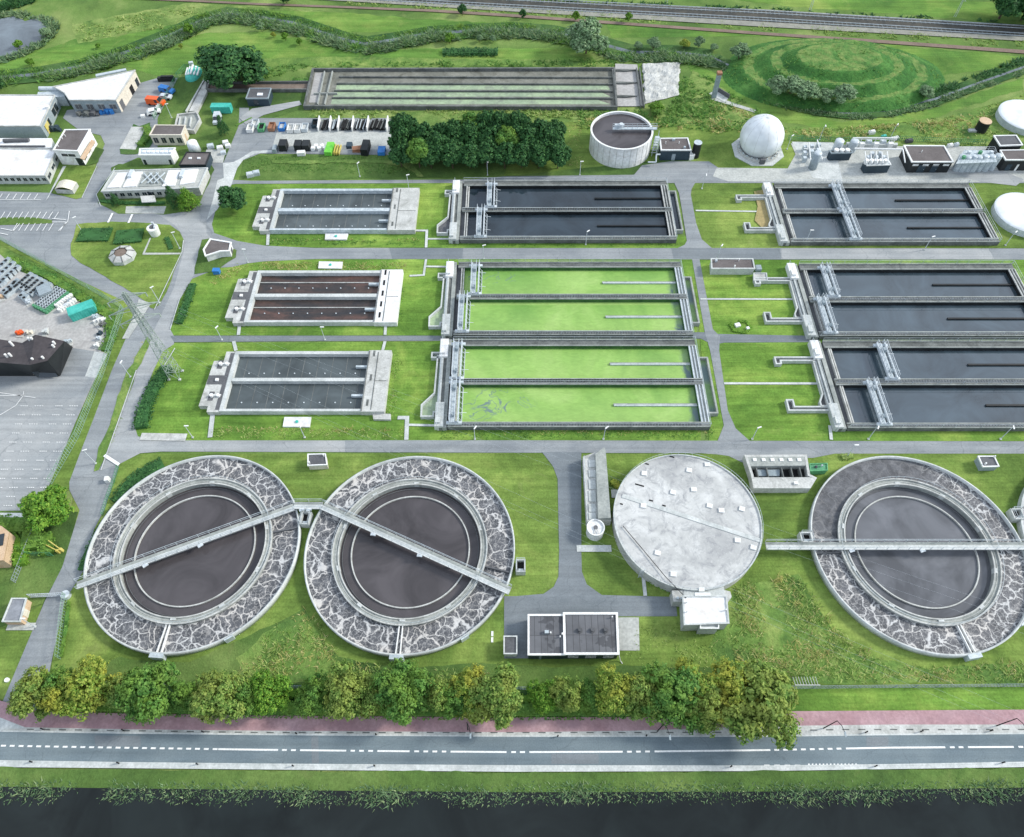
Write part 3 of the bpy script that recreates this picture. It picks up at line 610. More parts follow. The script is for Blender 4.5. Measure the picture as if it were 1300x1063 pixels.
# ditches
def band(pts,w,name,mat):
    P=gp(pts); L,Q=offs(P,w/2); z=nz_(); return struct(name,MB().sheet(L+Q[::-1],z),mat)
D1=[(-60,104),(0,100),(50,95),(101,86),(165,66),(223,43),(254,28),(287,19),(330,23),(371,30),(434,51),(462,57),(498,52),(548,43),(650,38),(700,42),(745,52),(767,58),(802,67.5),(860,68),(904,73.6)]
D2=[(904,73.6),(925,84),(946,103),(970,119),(1008,134.5),(1040,141),(1071,144.5),(1122,142),(1186,127),(1249,104),(1300,86),(1400,60)]
band(D1,8,'ditch_bank','darkgrass'); band(D2,5,'ditch_bank','darkgrass'); band(D1,1.5,'ditch_water','pond'); band(D2,.8,'ditch_water','pond')
band([(215,52),(245,34)],1.2,'ditch_water','ballast')
# hill: the terraced grass mound
hcx,hcy=G(1058,98)[0],192.0
def hill():
    NX,NY=110,80; x0,x1,y0,y1=hcx-40,hcx+40,hcy-27,hcy+27
    V=[];Fc=[]
    for j in range(NY+1):
        for i in range(NX+1):
            x=x0+(x1-x0)*i/NX; y=y0+(y1-y0)*j/NY
            ex=(x-hcx)/31.5; ey=(y-hcy)/19.0
            d=math.sqrt(ex*ex+ey*ey)+.04*noise.noise(Vector((x*.06,y*.06,3)))
            h=0
            for k,(ra,rb,hh) in enumerate(((1.0,.80,1.9),(.73,.57,1.8),(.50,.36,1.7))):
                t=max(0,min(1,(ra-d)/(ra-rb))); t=t*t*(3-2*t); h+=hh*t
            h+=.35*noise.noise(Vector((x*.25,y*.25,1)))*min(1,h) 
            V.append((x,y,h-.08 if h<.02 else h+.03))
    for j in range(NY):
        for i in range(NX):
            a=j*(NX+1)+i; Fc.append((a,a+1,a+NX+2,a+NX+1))
    o=MB().add(V,Fc).build('hill','hillgrass',None,True); tag(o,kind='structure')
k=N('terraced_hill_grass',.9); k.b.inputs['Specular IOR Level'].default_value=.1
x_,y_,z_=k.sep()
c=k.ramp(k.noise(.16,5,.7),(.3,hx('#31592f')),(.5,hx('#426f36')),(.7,hx('#5a8544')))
g=k.t.nodes.new('ShaderNodeNewGeometry'); nzc=k.sep(g.outputs['True Normal'])[2]
c=k.mix(k.math('MULTIPLY',k.smooth(nzc,.985,.999),.75),c,k.ramp(k.noise(.5,3),(.35,hx('#5c8444')),(.65,hx('#869458'))))
c=k.mix(1.0,c,k.ramp(k.noise(1.4,4,.7),(.3,.7),(.7,1.25)),'MULTIPLY'); k.bump(k.noise(2,4,.7),.8,.4); k.col(c); M['hillgrass']=k.m
hill()
def hillz(x,y):
    ex=(x-hcx)/31.5; ey=(y-hcy)/19.0; d=math.hypot(ex,ey); h=0
    for ra,rb,hh in ((1.0,.80,1.9),(.73,.57,1.8),(.50,.36,1.7)):
        t=max(0,min(1,(ra-d)/(ra-rb))); t=t*t*(3-2*t); h+=hh*t
    return h

for px,py,lb in ((1028,14,'slim catenary mast beyond the railway, left one'),(1212,22,'slim catenary mast beyond the railway, right one'),(846,4,'slim catenary mast at the top edge above the white sludge tank')):
    x,y=G(px,py); t=thing('catenary_mast',lb,'mast',(x,y)); 
    for dx in (-.3,.3): MB().tube((x+dx,y,0),(x+dx*.5,y,6.5),.07,6).build('pole','steel',t)
    q=MB(); q.tube((x,y,6.0),(x-.5,y-2.6,6.2),.05,5); q.tube((x,y,5.0),(x-.5,y-2.4,6.1),.04,5); q.build('bracket','steel',t)
# ================================================================== TREATMENT BASINS
def twall(mb,lip,x0,x1,y0,y1,zt=1.15,lipw=.2,lz=1.35):
    "channel-topped wall: dark floor between two pale lips"
    mb.box(x0,x1,y0,y1,0,zt)
    if (x1-x0)>(y1-y0):
        lip.box(x0,x1,y0,y0+lipw,zt,lz); lip.box(x0,x1,y1-lipw,y1,zt,lz)
    else:
        lip.box(x0,x0+lipw,y0,y1,zt,lz); lip.box(x1-lipw,x1,y0,y1,zt,lz)
def rail(mb,pts,h=1.0,step=2.4,r=.035,z=1.3):
    for a,b in zip(pts,pts[1:]):
        mb.tube((a[0],a[1],z+h),(b[0],b[1],z+h),r,4); mb.tube((a[0],a[1],z+h*.5),(b[0],b[1],z+h*.5),r*.7,4)
        l=math.dist(a,b); n=max(1,int(l/step))
        for i in range(n+1): mb.tube((a[0]+(b[0]-a[0])*i/n,a[1]+(b[1]-a[1])*i/n,z),(a[0]+(b[0]-a[0])*i/n,a[1]+(b[1]-a[1])*i/n,z+h),r,4)
def basin(label,xL,xR,yB,yT,ym0,ym1,wm,xb,topw,botw,dark=True,arms=None,armR=None,lightbaf=False,rack=False):
    t=thing('settling_basin',label,'settling basin',((xL+xR)/2,yB),'rectangular settling basins')
    zw=.35; wx0=xL+3.4; wx1=xR-1.4
    wl=MB(); lp=MB()
    twall(wl,lp,xL+2.2,xR,yT-topw,yT); twall(wl,lp,xL+2.2,xR,ym0,ym1); twall(wl,lp,xL+2.0,xR,yB,yB+botw)
    wl.build('wall','conc_d',t); lp.build('parapet','concrete',t)
    # end wall (right) with overflow launders
    e=MB(); el=MB(); e.box(wx1,xR,yB+botw,ym0,0,1.1); e.box(wx1,xR,ym1,yT-topw,0,1.1)
    for a,b in ((yB+botw,ym0),(ym1,yT-topw)):
        el.box(wx1-.15,wx1+.15,a,b,1.1,1.3); el.box(wx1+.55,wx1+.75,a,b,1.1,1.32); el.box(xR-.2,xR,a,b,1.1,1.35)
    e.build('end_wall','conc_d' if wm!='duckweed' else 'concrete',t); el.build('overflow_weir','conc_w' if wm!='duckweed' else 'lightsteel',t)
    # inlet block (left): pale platform, walkway, dark channel, beams
    a=MB(); a.box(xL,xL+.35,yB-.1,yT+.1,0,1.3); a.build('inlet_wall','conc_l',t); MB().box(xL+.35,xL+1.0,yB-.1,yT+.1,0,.9).build('cable_trench','conc_d',t)
    a=MB(); a.box(xL+1.0,xL+1.8,yB-.1,yT+.1,0,1.1); a.build('inlet_walkway','concrete',t)
    a=MB(); a.box(xL+1.8,xL+2.2,yB,yT,0,.4); a.box(xL+2.2,xL+2.9,yB+botw,ym0,0,.5); a.box(xL+2.2,xL+2.9,ym1,yT-topw,0,.5); a.build('inlet_channel','bitumen',t)
    a=MB()
    for y0,y1 in ((yB+botw,ym0),(ym1,yT-topw)):
        a.box(xL+2.9,xL+3.15,y0,y1,0,1.15); a.box(xL+3.35,xL+3.6,y0,y1,0,1.05)
    a.build('inlet_beam','conc_w',t)
    for y0,y1 in ((yB,yB+5.5),(yT-4.6,yT)):
        a=MB(); a.box(xL-.5,xL+1.2,y0,y1,0,1.5); a.box(xL-.3,xL+.6,y0+.6,y0+2.2,1.5,2.0); a.build('gate_platform','white_roof' if y0>yB+1 else 'conc_l',t)
    for y0,y1 in ((yB+botw,ym0),(ym1,yT-topw)):
        MB().add([(wx0-.6,y0,zw),(wx1,y0,zw),(wx1,y1,zw),(wx0-.6,y1,zw)],[(0,1,2,3)]).build('water_surface',wm,t)
        yc=(y0+y1)/2+.1
        b=MB().box(xb,wx1,yc-.2,yc+.2,0,.66); b.build('baffle','reflectdark' if not lightbaf else 'concrete',t)  # black of the dark baffles paints in their mirrored look
        if lightbaf: MB().box(xb+.1,wx1,yc-.34,yc-.14,.3,.7).build('baffle_edge','lightsteel',t)
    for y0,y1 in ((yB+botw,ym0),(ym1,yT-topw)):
        lm='reflectgreen' if wm=='duckweed' else 'reflectdark'; hz=1.145
        MB().box(xL+3.65,wx1-.2,y1-.07,y1-.004,zw-.1,hz).build('wall_reflection_strip',lm,t); MB().box(wx1-.24,wx1-.155,y0,y1,zw-.1,hz-.05).build('wall_reflection_strip',lm,t)  # dark wall reflection of the water, painted as strips on wet inner faces
    rl=MB(); rail(rl,[(xL+2.2,yB+.1),(xR,yB+.1)]); rail(rl,[(xL+2.2,ym0+.2),(xR,ym0+.2)]); rail(rl,[(xL+2.2,yT-.1),(xR,yT-.1)]); rail(rl,[(xR-.05,yB),(xR-.05,yT)])
    rail(rl,[(xL,yB),(xL,yT)],z=1.3); rl.build('handrail','steel',t)
    # toothed rack strip along the middle wall
    rk=MB(); n=int((xR-xL-4)/.55)
    for i in range(n): rk.box(xL+3+i*.55,xL+3.3+i*.55,ym1-.75,ym1-.3,1.15,1.3)
    for i in range(n): rk.box(xL+3+i*.55,xL+3.3+i*.55,yB+.35,yB+.7,1.15,1.28)
    rk.build('drive_rack','tyre' if wm!='water_r' else 'bitumen',t)
    # branch channels outside the walls
    for pts,name in (arms or []):
        c=MB().wall(pts,.3,0,1.0,True); c.build(name,'conc_l',t)
        MB().sheet(pts,.3).build('channel_water' if name!='trough' else 'trough_water','algae_ground' if wm=='duckweed' else 'bitumen',t)
    for pts in (armR or []):
        MB().wall(pts,.34,0,1.15,True).build('outlet_trough','concrete',t)
        MB().sheet(pts,.35).build('trough_water','duckweed' if wm=='duckweed' else wm,t)
    return t
def armC(yT,yB):
    "left collecting channel: long trough with a slanting foot, and a small chamber at the top"
    A=[(-15.1,yT-3.9),(-15.1,yT-10.6-(yT-yB-20.5)*.3),(-18.1,yB+4.6),(-18.1,yB+2.4),(-16,yB+2.4),(-16,yB+3.4),(-15.1,yB+3.4),(-15.1,yB+4)]
    P=[(-15.2,yT-3.9),(-16.2,yB+8.2),(-18.2,yB+5.4),(-18.1,yB+2.8),(-15.9,yB+2.8),(-15.9,yB+3.4),(-15.2,yB+3.6)]
    P=[(-15.1,yT-4),(-15.8,yT-4),(-15.9,yB+8.0),(-18.2,yB+5.2),(-18.1,yB+2.6),(-15.8,yB+2.6),(-15.8,yB+3.6),(-15.1,yB+3.6)]
    Q=[(-15.1,yT-3.2),(-17.0,yT-3.2),(-17.0,yT-4.4),(-15.1,yT-4.4)]
    return [(P,'collecting_channel'),(Q,'inlet_chamber')]
def armR_(x,yT,yB,side): return
rc=lambda x0,x1,y0,y1:[(x0,y0),(x1,y0),(x1,y1),(x0,y1)]
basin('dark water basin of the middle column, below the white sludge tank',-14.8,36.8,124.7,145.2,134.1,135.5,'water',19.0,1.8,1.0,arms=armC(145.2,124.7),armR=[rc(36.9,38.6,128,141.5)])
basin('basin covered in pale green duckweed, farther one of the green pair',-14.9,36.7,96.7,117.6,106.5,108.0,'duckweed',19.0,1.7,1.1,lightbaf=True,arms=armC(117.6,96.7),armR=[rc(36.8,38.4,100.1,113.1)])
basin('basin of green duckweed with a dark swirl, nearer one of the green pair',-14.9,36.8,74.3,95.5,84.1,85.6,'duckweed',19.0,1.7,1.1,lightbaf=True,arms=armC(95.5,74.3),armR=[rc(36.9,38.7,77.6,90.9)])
def armRt(yT,yB,pit):
    P=[(60.4,yT-5),(60.0,yT-5),(59.9,yB+8),(59.0,yB+6.2),(59.0,yB+5.2),(60.4,yB+5.2)]
    A=[(60.3,yB+4.2),(60.3,yB+5.0),(pit,yB+5.0),(pit,yB+6.6),(pit-1.2,yB+6.6),(pit-1.2,yB+4.2)]
    A2=[(60.3,yT-4),(pit-1.4,yT-4),(pit-1.4,yT-5.6),(pit-.4,yT-5.6),(pit-.4,yT-4.8),(60.3,yT-4.8)]
    return [(P,'collecting_channel'),(A,'branch_channel'),(A2,'branch_channel')]
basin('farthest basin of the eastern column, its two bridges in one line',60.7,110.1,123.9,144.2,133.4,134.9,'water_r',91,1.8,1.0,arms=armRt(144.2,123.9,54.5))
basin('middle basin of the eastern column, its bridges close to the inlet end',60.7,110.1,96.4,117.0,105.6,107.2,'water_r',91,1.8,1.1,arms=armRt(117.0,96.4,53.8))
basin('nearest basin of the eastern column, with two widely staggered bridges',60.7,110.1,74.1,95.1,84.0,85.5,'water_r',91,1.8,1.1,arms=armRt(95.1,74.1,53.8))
# travelling scraper bridges
def make_bridge(L,label,x,y0,white=True):
    t=thing('scraper_bridge',label,'scraper bridge',(x,y0,1.35),'travelling scraper bridges')
    b=MB()
    b.box(x-1.0,x-.72,y0-.3,y0+L+.3,1.7,2.3); b.box(x+.55,x+.83,y0-.3,y0+L+.3,1.7,2.3); b.build('beam','lightsteel',t)
    d=MB().box(x-.68,x+.1,y0-.2,y0+L+.2,2.0,2.08); d.build('walkway','steel',t)
    r=MB()
    for sx in (-.95,.12,.75): rail(r,[(x+sx,y0-.2),(x+sx,y0+L+.2)],z=2.3,h=1.0,step=1.1,r=.05)
    r.build('handrail','lightsteel',t)
    for yy in (y0-.1,y0+L-.1): MB().box(x-1.5,x+1.4,yy-.25,yy+.35,1.42,1.85).build('end_carriage','lightsteel',t)
    s=MB(); 
    for k_ in range(7):
        yy=y0+.9+k_*(L-1.8)/6; s.tube((x+.8,yy,1.9),(x+1.35,yy,.6),.05,4)
    s.box(x+1.2,x+1.35,y0+.6,y0+L-.6,.3,.75); s.build('scraper_blade','steel',t)
    for a_ in ((x-.5,x+.2,y0+L-2.2,y0+L-1.4,2.08,2.9),(x-.4,x+.1,y0+1,y0+1.7,2.08,2.7)): MB().box(*a_).build('drive_cabinet','greyclad',t)
    for q_ in (.7,.2): MB().tube((x+.8,y0+L*q_,2.2),(x+2.2,y0+L*q_+.5,1.4),.05,4).build('skimmer_arm','lightsteel',t)
    return t
D=[(-5.8,135.4,8.1,'scraper bridge over the far lane of the dark basin in the middle column'),
(-8.0,125.4,8.9,'scraper bridge over the near lane of the dark basin in the middle column'),
(-8.7,107.8,8.3,'scraper bridge over the far lane of the farther duckweed basin'),
(-11.0,97.4,9.6,'scraper bridge at the inlet of the near lane of the farther duckweed basin'),
(-11.6,85.4,8.6,'scraper bridge at the inlet of the far lane of the nearer duckweed basin'),
(-11.6,75.0,9.4,'scraper bridge at the inlet of the near lane of the nearer duckweed basin'),
(77.2,134.6,8.2,'bright scraper bridge over the far lane of the farthest eastern basin'),
(77.4,124.5,9.2,'bright scraper bridge over the near lane of the farthest eastern basin'),
(68.0,107.0,8.4,'bright scraper bridge over the far lane of the middle eastern basin'),
(65.0,97.0,9.2,'bright scraper bridge over the near lane of the middle eastern basin, close to its inlet'),
(74.2,85.3,8.3,'bright scraper bridge over the far lane of the nearest eastern basin'),
(69.6,74.7,9.6,'bright scraper bridge over the near lane of the nearest eastern basin')]
for x,y0,L,lb in D: make_bridge(L,lb,x,y0)
# ---------------- small western basins
def small(label,y0,y1,m0,m1,wm,sx1,kind):
    t=thing('aeration_basin',label,'aeration basin',(-43,y0),'small western basins')
    w_=MB(); x0,x1=-57.0,-29.8
    w_.box(x0,x1,y0,y0+.55,0,1.3); w_.box(x0,x1,y1-.75,y1,0,1.3); w_.box(x0+.8,x1,m0,m1,0,1.3); w_.build('wall','steel' if kind==1 else 'conc_l',t)
    MB().box(x0,x0+.75,y0+.55,y1-.75,0,1.31).build('end_wall','conc_l',t)
    for a,b in ((y0+.55,m0),(m1,y1-.75)):
        MB().add([(x0+.75,a,.3),(x1,a,.3),(x1,b,.3),(x0+.75,b,.3)],[(0,1,2,3)]).build('water_surface',wm,t)
        yc=(a+b)/2
        MB().box(x1-2.3,x1,yc-.1,yc+.35,.4,1.0).build('outlet_duct','steel',t)
        q=MB()
        for i in range(8): q.cyl(x0+3.5+i*3.05,yc-1.2 if kind!=2 else yc-.6,.14,.3,.42,8)
        q.build('aerator_caps','lightsteel',t)
        if kind!=2:
            g=MB()
            for i in range(9): g.box(x0+2.5+i*2.9,x0+2.62+i*2.9,a,b,.24,.315)
            g.build('grid_lines','conc_d',t)
        else:
            MB().box(x0+.75,x1,yc+.9,yc+1.05,.3,.5).build('pipe_run','conc_w',t)
    # outlet slab
    s=MB().box(x1,sx1,y0-.1,y1+.2,0,1.35); s.build('outlet_slab','conc_w' if kind!=2 else 'white_roof',t)
    s=MB()
    for k_ in range(5 if kind==2 else 3):
        yy=y0+1.2+k_*(y1-y0-2.6)/(4 if kind==2 else 2)
        s.box(x1+.9,x1+1.35,yy,yy+1.5,1.35,1.37)
    s.build('slab_opening','tyre' if kind==2 else 'conc_d',t)
    s=MB(); s.box(x1+1.9,x1+2.05,y0+.3,y1-.3,1.35,1.42); s.box(x1+2.1,sx1-.3,m0,m0+.1,1.35,1.4); s.box(x1+.1,x1+.25,y0,y1,1.35,1.5); s.build('slab_joint','conc_d',t)
    # inlet slab, stepped outline
    P=[(x0,y0-.1),(x0-2.4,y0-.1),(x0-2.5,y0+1.3),(x0-4.3,y0+1.3),(x0-3.9,y1-2.4),(x0-1.9,y1-2.2),(x0-1.9,y1),(x0,y1)]
    MB().prism(P,0,1.15).build('inlet_slab','conc_w',t)
    s=MB()
    for yc in ((y0+m0)/2,(m1+y1)/2): s.box(x0-2.9,x0-1.9,yc-1.0,yc+1.1,1.15,1.2)
    s.box(x0-4,x0-.9,(m0+m1)/2-1.1,(m0+m1)/2+1.1,1.15,1.19); s.box(x0-.9,x0-.2,y0+.4,y1-.4,1.15,1.2); s.build('slab_recess','bitumen',t)
    s=MB()
    for yc in ((y0+m0)/2,(m1+y1)/2):
        s.tube((x0-2.4,yc,1.5),(x0-.4,yc+.1,1.5),.14,8); s.cyl(x0-2.2,yc,.38,1.2,1.75,12); s.cyl(x0-.9,yc,.34,1.2,1.75,12)
    s.box(x0-2.4,x0-1.8,(m0+m1)/2-.4,(m0+m1)/2+.2,1.2,1.5); s.build('inlet_valve','white',t)
    return t
small('small western basin of still grey water farthest from the main road',127.9,142.3,134.3,135.4,'canopy_water',-23.3,1)
small('drained western basin with a wet brown floor, between the two grey water ones',100.1,115.0,107.2,108.1,'brownfloor',-24.9,2)
small('small western basin of still grey water nearest the round tanks',77.8,92.4,84.9,85.7,'canopy_water',-25.2,3)
# ---------------- round tanks
def round_tank(label,cx,cy,fm,a_ch,spout):
    t=thing('round_aeration_tank',label,'aeration tank',(cx,cy),'large round tanks with foaming outer rings')
    Ro=17.85
    MB().ring(cx,cy,Ro-.28,Ro,0,1.5,160).build('outer_wall','conc_l',t,True)
    t.children[-1].data.polygons.foreach_set('use_smooth',[False]*len(t.children[-1].data.polygons)) if False else None
    MB().annulus(cx,cy,12.9,Ro-.2,.85,160).build('foaming_water',fm,t)
    MB().ring(cx,cy,12.05,13.15,0,1.25,160).build('ring_walkway','concrete',t)
    q=MB(); q.ring(cx,cy,12.98,13.2,1.25,1.5,160); q.ring(cx,cy,12.0,12.2,1.25,1.45,160); q.ring(cx,cy,12.5,12.58,1.25,1.32,160); q.build('walkway_kerb','conc_w',t)
    MB().disc(cx,cy,12.1,.3,128).build('settling_water','settle3' if cx>0 else 'settle',t)
    MB().ring(cx,cy,9.95,10.15,.25,.62,140).build('scum_baffle','conc_w',t)
    q=MB(); q.ring(cx,cy,11.55,11.65,.25,.45,140); q.build('overflow_weir','bitumen',t)
    # partition and sludge channel
    for da in (-.012,.028):
        a=a_ch+da; c,s_=math.cos(a),math.sin(a); MB().obox(cx+c*15.4,cy+s_*15.4,.6,1.35,4.6,.16,a).build('channel_wall','white',t)
    for k_ in range(10):
        a=k_*.628+.3; MB().obox(cx+12.25*math.cos(a),cy+12.25*math.sin(a),.5,1.42,.5,.9,a).build('baffle_bracket','conc_l',t)
    a=a_ch; MB().obox(cx+18.1*math.cos(a),cy+18.1*math.sin(a),0,1.55,.7,2.2,a).build('outlet_bracket','steel',t)
    a=a_ch+.62; MB().obox(cx+17.95*math.cos(a),cy+17.95*math.sin(a),0,1.5,.3,1.4,a).build('outlet_bracket','steel',t)
    q=MB()
    n=64
    for i in range(n):
        a=2*math.pi*i/n; b=2*math.pi*(i+1)/n
        q.tube((cx+13.1*math.cos(a),cy+13.1*math.sin(a),2.4),(cx+13.1*math.cos(b),cy+13.1*math.sin(b),2.4),.03,4); q.tube((cx+13.1*math.cos(a),cy+13.1*math.sin(a),1.4),(cx+13.1*math.cos(a),cy+13.1*math.sin(a),2.4),.03,4)
    q.build('handrail','steel',t)
    return t
TC=[(-54.85,50.15),(-17.95,50.0),(68.3,50.1)]
round_tank('round tank beside the western access road, bridge slanting up to the right',*TC[0],'foam',R(-94),0)
round_tank('round tank between the two lawns, bridge slanting down to the right',*TC[1],'foam',R(-92),0)
round_tank('round tank with calm dark water in part of its ring and a level bridge',*TC[2],'foam3',R(-80),0)
def span(label,p,q,w=1.3,name='tank_bridge',ext=True,zb=1.9):
    t=thing(name,label,'footbridge',((p[0]+q[0])/2,(p[1]+q[1])/2,1.5),'bridges of the round tanks')
    L=math.dist(p,q); a=math.atan2(q[1]-p[1],q[0]-p[0]); c,s=math.cos(a),math.sin(a); cx,cy=(p[0]+q[0])/2,(p[1]+q[1])/2
    off=lambda d:(cx-s*d,cy+c*d)
    MB().obox(*off(-.28),zb-.35,zb,L,.75,a).build('beam','conc_l',t)
    MB().obox(*off(.38),zb-.25,zb-.05,L,.55,a).build('walkway','concrete',t)
    MB().obox(*off(-.66),zb,zb+.12,L,.1,a).build('kerb','white',t)
    r=MB()
    for d in (.7,-.72): 
        A=(p[0]-s*d,p[1]+c*d); B=(q[0]-s*d,q[1]+c*d); rail(r,[A,B],z=zb,h=1,step=1.8,r=.04)
    r.build('handrail','steel',t)
    f=MB()
    for k_ in (-.45,-.15,.2,.42):
        x,y=cx+c*L*k_,cy+s*L*k_; f.obox(x-s*.1,y+c*.1,.3,zb-.3,.35,.5,a)
    f.build('support','conc_d',t)
    for k_ in (-.2,.05): MB().obox(cx+c*L*k_+s*.9,cy+s*L*k_-c*.9,zb-.1,zb+.1,.9,.5,a+.3).build('bracket','lightsteel',t)
    return t
span('slanting footbridge across the westernmost round tank',(-72.2,43.2),(-38.9,57.4))
span('slanting footbridge across the round tank between the two lawns',(-33.9,57.6),(-.9,42.4))
span('short level footbridge joining the two western round tanks',(-38.9,57.7),(-33.9,57.7),1.1)
span('long level footbridge across the eastern round tank from the concrete-roofed one',(42.4,50.25),(90,50.3))
# concrete sealed compartments beside bridges (closed sluice sections)
def sluice(label,cx,cy,w,d,h,rot=0):
    t=thing('sluice_box',label,'sluice box',(cx,cy))
    P=[(-w/2,-d/2),(w/2,-d/2),(w/2,d/2),(-w/2,d/2)]; c,s=math.cos(rot),math.sin(rot)
    P=[(cx+c*x-s*y,cy+s*x+c*y) for x,y in P]
    MB().wall(P,.22,0,h,True).build('wall','conc_l',t); MB().sheet(P,h*.5).build('floor','tyre',t)
    r=MB(); rail(r,P+[P[0]],z=h,h=.9,step=1.2); r.build('handrail','steel',t)
    MB().obox(cx,cy-d*.3*c,h*.5,h*.5+.4,w*.5,.4,rot).build('gate','steel',t)
sluice('open concrete box squeezed between the two western round tanks',-36.6,55.4,1.5,2.2,1.7,R(-4))
sluice('open concrete box at the right end of the second round tank bridge',.85,46.8,1.4,2.0,1.6,0)
sluice('open concrete box above the footbridge at the left rim of the eastern round tank',49.7,51.9,1.8,1.7,1.7,0)
sluice('open concrete box on the rim of the cut-off round tank',87.4,56.3,1.7,1.8,1.7,0)
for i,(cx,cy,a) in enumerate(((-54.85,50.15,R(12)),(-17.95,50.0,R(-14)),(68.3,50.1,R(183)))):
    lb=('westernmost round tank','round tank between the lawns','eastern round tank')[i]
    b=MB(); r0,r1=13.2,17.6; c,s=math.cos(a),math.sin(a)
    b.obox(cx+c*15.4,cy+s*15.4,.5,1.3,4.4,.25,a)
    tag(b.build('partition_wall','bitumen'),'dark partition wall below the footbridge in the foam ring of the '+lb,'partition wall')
# right-edge neighbour tank: only its rim shows
t=thing('round_aeration_tank','pale rim of a further round tank beyond the eastern one','aeration tank',(104.5,50),'large round tanks with foaming outer rings')
MB().ring(104.5,50,17.3,17.7,0,1.5,140).build('outer_wall','conc_l',t); MB().disc(104.5,50,17.35,.8,120).build('foaming_water','foam',t)
# ---------------- covered round tank
cx,cy,Rc=29.5,54.75,12.6
t=thing('covered_round_tank','round tank under a flat stained concrete roof dotted with white hatches','covered tank',(cx,cy))
MB().ring(cx,cy,Rc-.4,Rc,0,2.6,128).build('wall','conc_w',t)
MB().cyl(cx,cy,Rc-.05,2.6,2.75,128).build('roof','cover',t)
MB().ring(cx,cy,Rc-.15,Rc+.06,2.75,2.95,128).build('roof_rim','conc_l',t)
for px,py in ((818,601),(875,597),(898,589.5),(854.5,625),(881,621.5),(817,642),(901,642),(916,648),(942,646),(936.5,686),(956.5,695),(835,702),(855,729)):
    x,y=G(px,py,2.9); q=MB(); q.obox(x,y,2.75,2.98,.95,.8,R(random.uniform(-20,10))); q.build('hatch','white',t)
q=MB(); a=math.atan2(G(968,688,2.8)[1]-G(790,630,2.8)[1],G(968,688,2.8)[0]-G(790,630,2.8)[0]); p1=G(790,629,2.8);p2=G(966,687,2.8)
q.obox((p1[0]+p2[0])/2,(p1[1]+p2[1])/2,2.75,2.86,math.dist(p1,p2),.75,a); q.build('roof_walkway','conc_l',t)
q=MB()
for px,py,l in ((826.5,635.5,.7),(843,642,.6),(908,666.5,.9),(853,580,.9),(821,589,.8),(812,616,1.6),(789,640,.5),(975-50,590,.0),(951,622,.7)):
    if l: x,y=G(px,py,2.8); q.obox(x,y,2.75,2.8,l,.25,R(-18))
q.build('roof_gap','tyre',t)
q=MB()
for i in range(64):
    a=2*math.pi*i/64; b=2*math.pi*(i+1)/64; q.tube((cx+Rc*math.cos(a),cy+Rc*math.sin(a),3.75),(cx+Rc*math.cos(b),cy+Rc*math.sin(b),3.75),.03,4); q.tube((cx+Rc*math.cos(a),cy+Rc*math.sin(a),2.9),(cx+Rc*math.cos(a),cy+Rc*math.sin(a),3.75),.03,4)
q.build('handrail','steel',t)
x0,y0=G(791,668,3); x1,y1=G(871,760,3.2); q=MB(); q.line([(x0,y0,3.0),(*G(818,700,3),3.0),(*G(845,733,3),3.1),(x1,y1,3.4)],.06,5)
tag(q.build('cable','tyre'),'black cable slung over the roof of the covered round tank','cable')
# ladder on covered tank
lx,ly=G(815,723,2.8); q=MB(); 
for s_ in (-.3,.3): q.tube((lx+s_,ly-.35,0),(lx+s_,ly-.35,3.6),.05,5)
for k_ in range(9): q.tube((lx-.3,ly-.35,.3+k_*.36),(lx+.3,ly-.35,.3+k_*.36),.03,4)
q.build('ladder','lightsteel',t)
